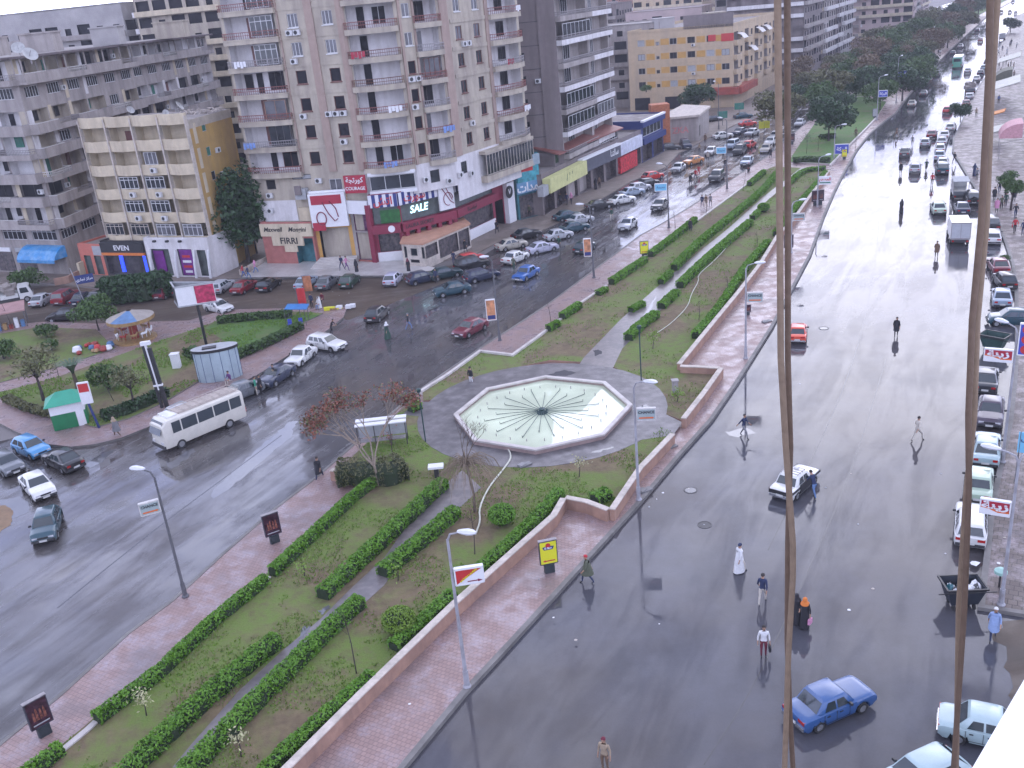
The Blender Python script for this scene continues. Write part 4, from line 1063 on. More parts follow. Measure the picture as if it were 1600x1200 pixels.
# ==== small grey kiosk building with orange column
SB = [Vector(p[:2]) for p in GL([(1040, 226), (1092, 221), (1108, 206)])]
foot = SB+[SB[2]+Vector((-4, 6)), SB[0]+Vector((3, 9))]
r = bldg('small_building', foot, 'low grey utility building with pale flat roof and red graffiti', 'building')
f = Face(r, SB[0], SB[1]); f.wall(0, 4.7, M_GREYL); f.txt('ZKA', f.L*.45, 2.4, 1.6, .02, mat('faded_red_paint', (.42, .16, .16), .8, .3, 2))
f = Face(r, SB[1], SB[2]); f.window(1.2, .9, 1.0, 2.0, 1, M_FRD, M_GL3, False, .1); f.wall(0, 4.7, M_GREYL)
backs(r, foot, 2, 0, 4.7, M_GREYL)
F_ = [(p.x-r.location.x, p.y-r.location.y) for p in foot]
MB().prism([(x*1.08, y*1.08) for x, y in F_], 4.7, 5.1, 0, bottom=True).build('roof', M_CREAMTOP, r)
p = GL([(1043, 234)])[0]
o = MB().box(-1.7, 1.7, -1.5, 1.5, 0, 8.2).build('brick_column', mat('orange_brick', (.36, .12, .05), .8, .3, 3), loc=(p.x-1.0, p.y+2, 0)); tag(o, 'square orange brick column between the shop row and the grey utility building', 'column')
# ==== distant city: simple blocks with storeys, windows and balconies
def city_block(name, P0, w_, dp, z1, az, wm, label, fh=3.1, bay=3.6, bal=True, group='apartment blocks in the distance', seed=0):
 rr_ = random.Random(seed)
 d = Vector((sin(az), cos(az))); nn = Vector((-d.y, d.x))
 foot = [Vector(P0), Vector(P0)+d*w_, Vector(P0)+d*w_+nn*dp, Vector(P0)+nn*dp]
 r = bldg(name, foot, label, 'apartment block', group)
 for fi, (a, b_) in enumerate(((foot[0], foot[1]), (foot[3], foot[0]), (foot[1], foot[2]))):
  f = Face(r, a, b_)
  nb = max(1, int(f.L//bay)); bw = f.L/nb; nf = int((z1-1)//fh)
  bm_ = [M_WHITE, M_GREYL, M_CREAM][rr_.randrange(3)]
  bl = MB(); bl.box(.15, f.L-.15, -.95, -.003, -.2, .8); bl = bl.mesh('balcony', [bm_])
  for i in range(nf):
   z = 1.0+fh*i+(.3 if i == 0 else 0)
   for j in range(nb):
    x = bw*(j+.5); h_ = rr_.random()
    ww, hh = (bw*.78, 1.9) if h_ < .35 else (1.4, 1.3)
    f.open.append((x-ww/2, x+ww/2, z+.8, z+.8+hh, .35, True))
   if bal and fi < 2 and i > 0 and (i+fi+seed) % 4 != 1: link('balcony', bl, r, M=f.M(0, z, 0))
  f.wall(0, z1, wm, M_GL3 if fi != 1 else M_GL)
 backs(r, foot, 2, 0, z1, wm); roof(r, foot, z1-.3, par=.3, wm=wm)
 return r
BR = mat('brick_red_block', (.30, .15, .11), .85, .2, .5, dirt=(.2, .14, .12), dirt_amt=.5, dirt_scale=.2)
PK = mat('pale_pink_block', (.46, .36, .34), .85, .15, .3, dirt=(.3, .25, .25), dirt_amt=.5, dirt_scale=.1)
M_LG = mat('light_grey_block', (.36, .34, .33), .85, .15, .5, dirt=(.2, .19, .19), dirt_amt=.5, dirt_scale=.2)
WMS = [M_GREYL, BR, M_LG, M_BEIGE, M_TANB, PK, M_GREYB]
# ==== distant city along and behind the street
ORD = ['first', 'second', 'third', 'fourth', 'fifth', 'sixth', 'seventh', 'eighth', 'ninth', 'tenth', 'eleventh', 'twelfth', 'thirteenth', 'fourteenth']
CN = {id(M_GREYL): 'weathered grey', id(BR): 'brick red', id(M_LG): 'light grey', id(M_BEIGE): 'beige', id(M_TANB): 'yellow tan', id(PK): 'pale pink', id(M_GREYB): 'dark grey brown'}
rc = random.Random(11)
def row(P, az, specs, where, group):
 """terraces of blocks one after the other along a line"""
 P = Vector(P); az = radians(az)
 for i, (w_, dp, h, m_i, gap) in enumerate(specs):
  mt = WMS[m_i]
  nm = 'apartment_block'
  ph = getattr(row, 'n', 0); row.n = ph+1
  city_block(nm, P, w_, dp, h, az, mt, '%s block of %d storeys, %s %s' % (CN[id(mt)], int((h-1)//3.1), ORD[i], where), seed=ph, group=group)
  P = P+Vector((sin(az), cos(az)))*(w_+gap)
  az += radians(rc.uniform(-.6, .5))
GD = 'apartment blocks in the distance'
row((92, 283), 29.5, [(26, 22, 33, 6, 3), (20, 22, 31, 0, 2), (9, 22, 37, 6, 1), (22, 22, 30, 2, 14), (24, 22, 24, 5, 4), (24, 24, 31, 2, 5), (28, 24, 27, 1, 6), (30, 24, 33, 0, 6), (30, 24, 28, 3, 8), (34, 26, 33, 2, 8), (40, 26, 30, 5, 8)], 'up the left street beyond the tan block', GD)
row((2, 262), 108, [(22, 18, 17, 5, 3), (20, 20, 20, 0, 6)], 'in the lane behind the shop row', GD)
row((20, 330), 112, [(26, 22, 24, 6, 3), (24, 22, 21, 5, 4), (22, 22, 26, 0, 3)], 'behind the roof of the tan block', GD)
row((30, 420), 115, [(30, 22, 27, 1, 6), (28, 22, 25, 4, 8), (30, 22, 28, 2, 8), (30, 22, 26, 5, 8)], 'in the second row behind the tan block', GD)
row((60, 560), 118, [(36, 24, 30, 0, 10), (36, 24, 28, 5, 10), (36, 24, 31, 2, 10)], 'in the far row under the hazy skyline', GD)
row((-104, 216), 104, [(34, 14, 35, 2, 3), (22, 14, 38, 3, 2), (22, 16, 39, 0, 2), (24, 16, 36, 6, 3)], 'behind the long grey building', GD)
row((-150, 300), 108, [(30, 22, 26, 6, 6), (28, 22, 27, 1, 6), (26, 22, 30, 0, 6), (30, 22, 33, 2, 6), (30, 20, 30, 6, 6)], 'in the rooftops row behind the grey building', GD)
row((-330, 640), 105, [(30, 30, 40, 5, 6), (26, 30, 44, 5, 60), (40, 30, 30, 5, 10), (60, 30, 34, 0, 30), (60, 30, 36, 5, 30), (60, 30, 34, 2, 30), (60, 30, 36, 5, 30)], 'among the hazy pink towers near the horizon', GD)
row((110, 178), 208, [], '', GD)
def right_row():
 P = Vector((296, 476)); az = radians(215)
 for i, (w_, h, m_i) in enumerate([(30, 26, 3), (32, 30, 0), (30, 24, 2), (32, 28, 5), (34, 24, 6), (30, 27, 3), (34, 30, 0), (30, 24, 2), (30, 28, 3)]):
  mt = WMS[m_i]
  city_block('apartment_block', P, w_, 18, h, az, mt, '%s block of %d storeys, %s along the right hand pavement' % (CN[id(mt)], int((h-1)//3.1), ORD[i]), seed=60+i, group='apartment blocks on the right hand pavement')
  P = P+Vector((sin(az), cos(az)))*(w_+2)
  az = radians(215-i*.9)
right_row()
def low_row():
 P = Vector((192, 342)); az = radians(209)
 for i, (w_, h, m_i) in enumerate([(34, 5.4, 6), (30, 6.2, 0), (32, 5.0, 2), (30, 5.8, 6), (34, 5.2, 1), (30, 4.8, 0), (34, 5.6, 6)]):
  city_block('shop_building', P, w_, 12, h, az, WMS[m_i], 'low %s shop building, %s of the right hand row' % (CN[id(WMS[m_i])], ORD[i]), seed=80+i, bal=False, group='low shop buildings on the right')
  P = P+Vector((sin(az), cos(az)))*(w_+1)
low_row()
def awning(p, az, w_, dp, z, mt, label, rounded=False):
 r = empty('shop_awning', (p[0], p[1], 0), -radians(az)); tag(r, label, 'awning', 'awnings over the right hand pavement')
 b = MB()
 if rounded:
  for i in range(6):
   a0, a1 = i*pi/12, (i+1)*pi/12
   b.quad((-w_/2, -dp*sin(a0), z+dp*.7*cos(a0)), (-w_/2, -dp*sin(a1), z+dp*.7*cos(a1)), (w_/2, -dp*sin(a1), z+dp*.7*cos(a1)), (w_/2, -dp*sin(a0), z+dp*.7*cos(a0)))
  for s_ in (-1, 1): b.add([(s_*w_/2, 0, z)]+[(s_*w_/2, -dp*sin(i*pi/12), z+dp*.7*cos(i*pi/12)) for i in range(7)], [tuple(range(8))])
 else:
  b.box(-w_/2, w_/2, -dp, 0, 0, .12, 0, Matrix.Translation((0, 0, z)) @ Matrix.Rotation(.28, 4, 'X'))
 b.build('cover', mt, r)
 f = MB()
 for s_ in (-1, 1):
  f.tube([(s_*(w_/2-.1), -dp*.93, 0), (s_*(w_/2-.1), -dp*.93, z-dp*.25)], .05); f.tube([(s_*(w_/2-.1), 0, z-.2), (s_*(w_/2-.1), -dp*.93, z-dp*.25)], .035)
 f.build('poles', M_RAILG, r)
M_AWT = mat('pale_tarpaulin', (.42, .42, .36), .6, .15, .8, dirt=(.25, .24, .2), dirt_amt=.5, dirt_scale=.5)
M_AWP = mat('pink_striped_canvas', (.48, .25, .27), .7, .2, 3)
M_AWO = mat('orange_canvas', (.55, .2, .03), .7, .2, 2)
M_AWG = mat('dark_olive_canvas', (.09, .09, .06), .7, .2, 2)
for px, z, w_, dp, mt, lab, rd in (
 ((1592, 245), 3.2, 5.5, 3.0, M_AWP, 'pink striped rounded awning at the right edge behind the clipped street trees', True),
 ((1575, 225), 2.9, 6, 3.2, M_AWT, 'pale dirty tarpaulin lean-to beside the pink striped awning', False),
 ((1568, 200), 3.0, 4.0, 2.6, M_AWO, 'small orange awning over the kiosk crowd', False),
 ((1590, 165), 5.2, 13, 5.0, M_AWT, 'large pale tarpaulin roof sloping over the cafe at the right edge', False),
 ((1592, 118), 5.0, 12, 5.0, M_AWT, 'second large pale tarpaulin roof farther up at the right edge', False),
 ((1578, 150), 3.2, 7, 3.6, M_AWG, 'dark olive awning between the two large tarpaulins', True)):
 q = G(*px); a = az_road(q.x, q.y)
 awning(q, a-90+180, w_, dp, z, mt, lab, rd)
# ==== vehicles
def paint(name, col, rough=.28):
 return mat('paint_'+name, col, rough, .05, 3, coat=.5, dirt=[c*.6+.012 for c in col], dirt_amt=.3, dirt_scale=1.3, world=False)
P_ = {k: paint(k, c) for k, c in dict(white=(.62, .62, .60), silver=(.40, .41, .43), bluesilver=(.27, .33, .40), lavender=(.42, .42, .50), grey=(.12, .13, .14), darkgrey=(.035, .038, .042), black=(.010, .010, .012), navy=(.012, .02, .05), teal=(.014, .055, .075), darkteal=(.008, .032, .038), blue=(.02, .10, .33), ladablue=(.028, .085, .23), skyblue=(.06, .25, .48), red=(.48, .025, .02), orangered=(.62, .07, .03), maroon=(.14, .015, .03), darkred=(.20, .02, .03), green=(.05, .20, .10), palegreen=(.36, .46, .35), paleblue=(.34, .44, .45), beige=(.40, .37, .31), yellow=(.55, .42, .05), dkgreen=(.015, .05, .03), busgreen=(.10, .36, .24), orange=(.5, .2, .05), purple=(.05, .035, .055), cream=(.60, .57, .50)).items()}
M_TYRE = mat('tyre_rubber', (.02, .02, .02), .8, .1, 5, world=False)
M_HUB = mat('wheel_alloy', (.35, .35, .36), .35, .1, 5, metal=.7, world=False)
M_CGL = mat('car_glass', (.025, .035, .04), .04, .1, 3, spec=.9, world=False)
M_HL = mat('headlamp_lens', (.5, .5, .52), .1, .05, 3, coat=.5, world=False)
M_TL = mat('tail_lamp_red', (.35, .012, .012), .2, .1, 3, coat=.5, world=False)
M_PLATE = mat('number_plate_white', (.5, .5, .48), .5, .1, 9, world=False)
M_BUMP = mat('dark_bumper', (.035, .035, .038), .5, .1, 5, world=False)
M_CHR = mat('chrome_trim', (.55, .55, .55), .2, .05, 5, metal=.9, world=False)
CT = dict(
 sedan=(4.35, 1.72, 1.45, .94, .85, .98, 1.0, .28, -.95, -1.62, .0, 2.6),
 boxy=(4.05, 1.64, 1.45, .91, .86, .90, .78, .34, -.88, -1.30, 1.0, 2.42),
 hatch=(3.90, 1.68, 1.48, .95, .86, .98, .95, .35, -1.25, -1.78, .0, 2.5),
 estate=(4.40, 1.72, 1.46, .94, .82, .98, .90, .28, -1.75, -2.08, .3, 2.6),
 suv=(4.40, 1.80, 1.75, 1.10, 1.05, 1.12, .95, .55, -1.80, -2.05, .6, 2.6),
 fiat=(3.70, 1.56, 1.38, .90, .80, .88, .72, .30, -.95, -1.45, .8, 2.2))
def car_proto(kind):
 L, W, H, zb, zh, zt, g0, g1, g2, g3, bx, wb = CT[kind]
 hw = W/2; a = wb/2
 ys = [L/2, L/2-.05, L/2-.22, a+.42, a+.32, a, a-.32, a-.42, g0, g0-.25, 0, g3+.2, g3, -a+.42, -a+.32, -a, -a-.32, -a-.42, -L/2+.2, -L/2+.05, -L/2]
 ys = sorted(set(round(y, 3) for y in ys), reverse=True)
 b = MB(); n = None
 for y in ys:
  t = y/(L/2)
  fy = abs(t)
  w_ = hw*(1-(.13-.09*bx)*max(0, (fy-.82)/.18)**1.6)
  if y > g0: zt_ = zb+(zh-zb)*min(1, (y-g0)/(.8*(L/2-g0)))
  elif y < g3: zt_ = zb+(zt-zb)*min(1, (g3-y)/.25)
  else: zt_ = zb
  if y > L/2-.25: zt_ -= (.30-.16*bx)*((y-(L/2-.25))/.25)**1.5
  if y < -L/2+.22: zt_ -= (.14-.06*bx)*((-L/2+.22-y)/.22)
  zb_ = .22
  if abs(abs(y)-a) < .01: zb_ = .66
  elif abs(abs(abs(y)-a)-.32) < .01: zb_ = .50
  elif abs(y) > L/2-.12: zb_ = .34
  prof = [(0, zt_+.035), (w_*.55, zt_+.03), (w_*.86, zt_-.005), (w_*.965, zt_-.06), (w_, zb_+(zt_-zb_)*.60), (w_*.985, zb_+(zt_-zb_)*.22), (w_*.93, zb_)]
  ring = [(x, y, z) for x, z in prof]+[(-x, y, z) for x, z in prof[:0:-1]]
  n = len(ring)
  base = len(b.v); b.v += ring
  if base:
   p = base-n
   for k in range(n): b.f.append((p+k, p+(k+1) % n, base+(k+1) % n, base+k)); b.m.append(0)
 b.f.append(tuple(range(n))[::-1]); b.m.append(0)
 e = len(b.v)-n; b.f.append(tuple(range(e, e+n))); b.m.append(0)
 wB = hw*.93; wR = hw*(.74+.07*bx); zr = H
 lo = [(wB, g0), (wB, g3)]
 c = [(-wB*.93, g0, zb), (wB*.93, g0, zb), (wB, g0-.35, zb), (wB, g3+.25, zb), (wB*.9, g3, zb), (-wB*.9, g3, zb), (-wB, g3+.25, zb), (-wB, g0-.35, zb)]
 r1 = [(-wR*.93, g1+.05, zr-.07), (wR*.93, g1+.05, zr-.07), (wR, g1-.12, zr-.08), (wR, g2+.12, zr-.08), (wR*.93, g2-.05, zr-.09), (-wR*.93, g2-.05, zr-.09), (-wR, g2+.12, zr-.08), (-wR, g1-.12, zr-.08)]
 r2 = [(x*.86, (y-(g1+g2)/2)*.86+(g1+g2)/2, zr) for x, y, z in r1]
 bs = len(b.v); b.v += c+r1+r2
 for q in range(2):
  for k in range(8): b.f.append((bs+q*8+k, bs+q*8+(k+1) % 8, bs+q*8+8+(k+1) % 8, bs+q*8+8+k)); b.m.append(0)
 b.f.append(tuple(bs+16+k for k in range(8))); b.m.append(0)
 body = b.mesh('body', [P_['white']], 40)
 def pane(q, ins=.08, off=.012):
  q = [Vector(p) for p in q]; cc = sum(q, Vector())/len(q)
  nn = (q[1]-q[0]).cross(q[2]-q[0]).normalized()
  return [cc+(p-cc)*(1-ins)+nn*off for p in q]
 ws = MB(); ws.add(pane([c[1], c[0], r1[0], r1[1]][::1]), [(0, 1, 2, 3)])
 rw = MB(); rw.add(pane([c[5], c[4], r1[4], r1[5]]), [(0, 1, 2, 3)])
 sw = MB()
 nwin = 3 if kind in ('estate', 'suv') else 2
 for s_ in (1, -1):
  A0, A1 = Vector((s_*wB, g0-.30, zb+.02)), Vector((s_*wB, g3+.32, zb+.02))
  B0, B1 = Vector((s_*wR, g1-.14, zr-.1)), Vector((s_*wR, g2+.14, zr-.1))
  for i in range(nwin):
   t0, t1 = i/nwin+.02, (i+1)/nwin-.02
   q = [A0.lerp(A1, t0), A0.lerp(A1, t1), B0.lerp(B1, t1), B0.lerp(B1, t0)]
   if s_ > 0: q = [q[1], q[0], q[3], q[2]]
   sw.add(pane(q, .07, .014), [(0, 1, 2, 3)])
 out = [('body', body, []), ('windscreen', ws, [M_CGL]), ('rear_window', rw, [M_CGL]), ('side_glazing', sw, [M_CGL])]
 return dict(L=L, W=W, H=H, a=a, hw=hw, zb=zb, zh=zh, zt=zt, body=body, ws=ws.mesh('windscreen', [M_CGL]), rw=rw.mesh('rear_window', [M_CGL]), sw=sw.mesh('side_glazing', [M_CGL]), bx=bx, kind=kind, g=(g0, g1, g2, g3))
def wheel_meshes(R=.30, w_=.2):
 t = MB(); n = 18
 for i in range(n):
  a0, a1 = 2*pi*i/n, 2*pi*(i+1)/n
  for (ra, xa), (rb_, xb) in (((R*.6, -w_/2), (R*.94, -w_/2)), ((R*.94, -w_/2), (R, -w_*.3)), ((R, -w_*.3), (R, w_*.3)), ((R, w_*.3), (R*.94, w_/2)), ((R*.94, w_/2), (R*.6, w_/2))):
   t.quad((xa, ra*cos(a0), ra*sin(a0)), (xa, ra*cos(a1), ra*sin(a1)), (xb, rb_*cos(a1), rb_*sin(a1)), (xb, rb_*cos(a0), rb_*sin(a0)))
 h = MB()
 for s_ in (-1, 1):
  vs = [(s_*w_*.42, R*.62*cos(2*pi*i/n), R*.62*sin(2*pi*i/n)) for i in range(n)]
  h.add(vs, [tuple(range(n)) if s_ > 0 else tuple(range(n))[::-1]])
  for k in range(5):
   a = 2*pi*k/5; h.box(-.012, .012, -.03, .03, .05, R*.58, 0, Matrix.Translation((s_*w_*.44, 0, 0)) @ Matrix.Rotation(a, 4, 'X'))
 return t.mesh('tyre', [M_TYRE]), h.mesh('rim', [M_HUB])
WT, WRM = wheel_meshes()
WT2, WRM2 = wheel_meshes(.38, .24)
def bx_mesh(name, mt, *bs, bev=0):
 b = MB()
 for q in bs: b.box(*q)
 return b.mesh(name, [mt])
_proto = {}
def car_parts(kind):
 """list of (name, mesh, location, children, paintable) that makes a car of this kind"""
 if kind in _proto: return _proto[kind]
 d = car_proto(kind); L, hw, a, bx = d['L'], d['hw'], d['a'], d['bx']
 P = [('body', d['body'], (0, 0, 0), [], True), ('windscreen', d['ws'], (0, 0, 0), [], False), ('rear_window', d['rw'], (0, 0, 0), [], False), ('side_glazing', d['sw'], (0, 0, 0), [], False)]
 for s_ in (-1, 1):
  for y in (a, -a): P.append(('wheel', WT, (s_*(hw-.10), y, .30), [('rim', WRM)], False))
 hl = bx_mesh('headlamp', M_HL, (-.17, .17, -.03, .05, -.07, .07)); tl = bx_mesh('tail_lamp', M_TL, (-.14 if not bx else -.2, .14 if not bx else .2, -.05, .03, -.08, .08))
 for s_ in (-1, 1):
  P.append(('headlamp', hl, (s_*(hw-.34), L/2-.06, .60), [], False)); P.append(('tail_lamp', tl, (s_*(hw-.30), -L/2+.035, .74), [], False))
 P.append(('number_plate', bx_mesh('number_plate', M_PLATE, (-.24, .24, 0, .02, -.07, .07)), (0, L/2+.06, .42), [], False))
 P.append(('number_plate', bx_mesh('number_plate', M_PLATE, (-.24, .24, -.02, 0, -.07, .07)), (0, -L/2-.075, .55), [], False))
 bmt = M_CHR if bx >= .8 else M_BUMP
 bp = bx_mesh('bumper', bmt, (-hw*.88, hw*.88, -.05, .06, -.08, .08))
 P.append(('bumper', bp, (0, L/2-.005, .42), [], False)); P.append(('bumper', bp, (0, -L/2-.01, .42), [], False))
 P.append(('grille', bx_mesh('grille', M_BLACK, (-hw*.42, hw*.42, -.02, .02, -.06, .06)), (0, L/2-.01, .60), [], False))
 mr_ = bx_mesh('mirror', M_BUMP, (-.09, .09, -.05, .05, 0, .13))
 for s_ in (-1, 1): P.append(('mirror', mr_, (s_*(hw+.06), d['g'][0]-.35, d['zb']), [], False))
 ds = MB(); zb, g0, g1, g2, g3 = d['zb'], *d['g']
 for s_ in (-1, 1):
  x = s_*hw
  for y in (g0-.34, (g0+g3)/2-.02, g3+.34): ds.box(x-.012, x+.006, y-.010, y+.010, .34, zb-.07)
  ds.box(x-.012, x+.005, g3+.34, g0-.34, .335, .35)
  for y in ((g0+g3)/2+.16, g3+.5): ds.box(x-.01, x+.03, y-.02, y+.14, zb-.20, zb-.165)
 P.append(('door_seams', ds.mesh('door_seams', [M_BLACK]), (0, 0, 0), [], False))
 _proto[kind] = P
 return P
_joined = {}
def joined(kind):
 """one mesh of a far car, whose parts are too small to show"""
 if kind in _joined: return _joined[kind]
 b = MB(); mats = []
 for nm, me, loc, ch, pt in car_parts(kind):
  if nm in ('mirror', 'door_seams', 'grille', 'number_plate'): continue
  mt = me.materials[0]
  if mt not in mats: mats.append(mt)
  base = len(b.v); b.v += [(v.co.x+loc[0], v.co.y+loc[1], v.co.z+loc[2]) for v in me.vertices]
  for p in me.polygons: b.f.append(tuple(base+i for i in p.vertices)); b.m.append(mats.index(mt))
 _joined[kind] = b.mesh('parked_car', mats, 40)
 return _joined[kind]
def place_parts(root, parts, pm):
 for nm, me, loc, ch, pt in parts:
  o = link(nm, me, root, loc)
  if pt: slotmat(o, pm)
  for cn, cm in ch: link(cn, cm, o)
CS = .93
def car(px, kind, colr, az, label, group='cars on the left street', far=False, name='car', z=.0, extra=None):
 p = G(px[0], px[1], .55)
 if isinstance(az, str): a = az_road(p.x, p.y)+(0 if az[0] == 'a' else 180)+(float(az[1:]) if len(az) > 1 else 0)
 elif isinstance(az, tuple): q = G(az[0], az[1], .55); a = degrees(atan2(q.x-p.x, q.y-p.y))
 else: a = az
 if far:
  o = link(name, joined(kind)); o.location = (p.x, p.y, z); o.rotation_euler = (0, 0, -radians(a)); slotmat(o, P_[colr]); o.scale = (CS, CS, CS)
  tag(o, label, 'car', group); return o
 r = empty(name, (p.x, p.y, z), -radians(a)); tag(r, label, 'car', group)
 r.scale = (CS, CS, CS)
 place_parts(r, car_parts(kind), P_[colr])
 if extra: extra(r)
 return r
GP = 'cars parked before the left shops'; GM = 'cars driving on the left street'; GR = 'cars parked along the right kerb'; GD2 = 'cars driving on the right road'; GF = 'cars far up the left street'; GK = 'cars standing near the little park'
def rack(r, kind='boxy'):
 L, W, H, zb, zh, zt, g0, g1, g2, g3, bx, wb = CT[kind]
 b = MB()
 for x in (-.55, .55): b.tube([(x, g1-.1, H+.1), (x, g2+.1, H+.1)], .022)
 for i in range(4):
  y = g1-.15+(g2-g1+.3)*i/3; b.tube([(-.6, y, H+.1), (.6, y, H+.1)], .02)
  for x in (-.55, .55): b.tube([(x, y, H-.03), (x, y, H+.1)], .015)
 b.build('roof_rack', M_RAILG, r)
def taxi_extra(r):
 rack(r)
 b = MB()
 for s_ in (-1, 1): b.box(s_*.80-.03, s_*.80+.03, -.86, .86, .32, .90); b.box(s_*.79-.03, s_*.79+.03, -1.95, 1.95, .66, .82)
 b.build('black_side_band', M_BLACK, r); MB().box(-.76, .76, -2.07, -2.02, .56, .82).build('black_tail_panel', M_BLACK, r)
 MB().box(-.14, .14, .1, .25, 1.44, 1.56).build('roof_sign', M_SIGNW, r)
def hoodvents(r):
 b = MB()
 for s_ in (-1, 1): b.box(s_*.28-.14, s_*.28+.14, 1.15, 1.3, .87, .90)
 b.build('hood_vents', M_BLACK, r)
car((66, 468), 'sedan', 'silver', 4, 'silver sedan parked at the left end of the row below the blue awning', GP)
car((102, 465), 'suv', 'darkred', 6, 'dark red off-roader parked between the silver sedan and a navy one', GP)
car((130, 466), 'sedan', 'navy', 8, 'navy sedan parked behind the pole of the small blue sign', GP)
car((154, 463), 'sedan', 'grey', 8, 'grey sedan half hidden by the left end of the bushes', GP)
car((256, 457), 'hatch', 'maroon', 10, 'maroon hatchback half hidden by the right end of the bushes', GP)
car((290, 451), 'sedan', 'navy', 12, 'dark blue sedan parked before the white arched shop', GP)
car((317, 451), 'sedan', 'purple', 12, 'dusky dark sedan between dark blue sedan and silver estate', GP)
car((347, 447), 'estate', 'silver', 13, 'silver estate parked at the corner of the ochre building', GP)
car((381, 448), 'sedan', 'darkred', 18, 'dark red sedan parked before the green tree', GP)
car((420, 444), 'estate', 'black', 14, 'black estate parked below the pink stone shop', GP)
car((478, 441), 'sedan', 'bluesilver', 14, 'grey blue sedan behind the tall poster pole', GP)
car((511, 441), 'sedan', 'grey', 14, 'grey sedan parked beside the black one below the steps', GP)
car((546, 439), 'hatch', 'dkgreen', 14, 'very dark green hatchback parked below the flight of steps', GP)
car((614, 436), 'hatch', 'lavender', 12, 'pale lavender hatchback parked at the corner of the marble terrace', GP)
car((659, 434), 'hatch', 'navy', 62, 'dark navy hatchback parked beside the cream annex', GP)
car((695, 427), 'sedan', 'darkteal', 66, 'dark teal sedan nose to tail with the navy hatchback', GP)
car((706, 452), 'sedan', 'teal', (678, 457), 'long teal sedan driving past the parked rows', GM)
car((736, 405), 'hatch', 'red', 60, 'red hatchback with a striped cloth on its roof before the annex', GP)
car((737, 414), 'suv', 'black', 64, 'black off-roader standing in front of the red hatchback', GP)
car((752, 430), 'estate', 'navy', 64, 'dark estate in the second row below the black off-roader', GP)
car((799, 382), 'sedan', 'beige', 66, 'grey beige sedan parked in front of the white pylon', GP)
car((822, 366), 'sedan', 'black', 58, 'black sedan parked behind the grey beige one', GP)
car((805, 402), 'boxy', 'white', 'a14', 'white boxy sedan waiting beside the traffic policeman', GM)
car((822, 427), 'boxy', 'blue', 't8', 'bright blue sedan driving on the left street', GM)
car((847, 387), 'sedan', 'lavender', 64, 'pale lavender sedan in the middle of the parked cluster', GP)
car((872, 367), 'boxy', 'silver', 66, 'silver sedan with a dark windscreen parked behind the lavender one', GP)
car((886, 337), 'sedan', 'teal', 66, 'teal sedan at the back of the cluster below the yellow canopy', GP)
car((906, 343), 'boxy', 'silver', 64, 'silver boxy car at the back of the cluster near the lamp arm', GP)
car((897, 355), 'sedan', 'teal', 68, 'teal blue sedan squeezed in front of the silver boxy car', GP)
car((913, 386), 'hatch', 'darkteal', 'a6', 'dark green hatchback driving past the hanging orange poster', GM)
car((936, 320), 'sedan', 'black', 76, 'black saloon parked crosswise before the slate fascia', GP)
car((972, 312), 'sedan', 'white', 66, 'white sedan parked right of the black saloon', GP)
car((987, 300), 'sedan', 'bluesilver', 64, 'pale blue sedan behind the white one', GP)
car((999, 293), 'hatch', 'silver', 64, 'small silver hatchback before the black one at the end of the row', GP)
car((1013, 286), 'hatch', 'black', 60, 'black hatchback next to the red car', GP)
car((1020, 275), 'hatch', 'red', 62, 'bright red hatchback parked below the dark blue shop', GP)
car((735, 512), 'sedan', 'maroon', (715, 522), 'maroon sedan driving towards the fountain end', GM)
car((589, 490), 'hatch', 'black', 18, 'black hatchback with teal rear window driving into the side street', GM)
car((981, 350), 'sedan', 'silver', 't4', 'silver sedan driving in the middle of the left street', GM)
car((1031, 320), 'sedan', 'darkgrey', 't4', 'dark sedan with wet pale bonnet driving behind the silver one', GM)
car((1060, 262), 'boxy', 'silver', (1047, 270), 'white taxi-like boxy car at the kerb of the shop forecourt', GM)
car((1083, 251), 'sedan', 'orange', 't30', 'orange brown car half behind the pale boxy one', GM)
car((1111, 236), 'boxy', 'white', (1101, 242), 'white boxy car turning near the utility building', GM)
car((1120, 276), 'suv', 'darkgrey', 't4', 'dark grey pickup-like car driving beside a lamp post', GM)
car((1071, 227), 'suv', 'navy', 180, 'blue minicar parked in the yard beside the orange column', GP)
car((1048, 230), 'hatch', 'darkgrey', 100, 'dark hatchback parked in the yard behind the blue shop', GP)
car((1167, 252), 'sedan', 'bluesilver', 't0', 'blue grey sedan followed by a motorbike', GM)
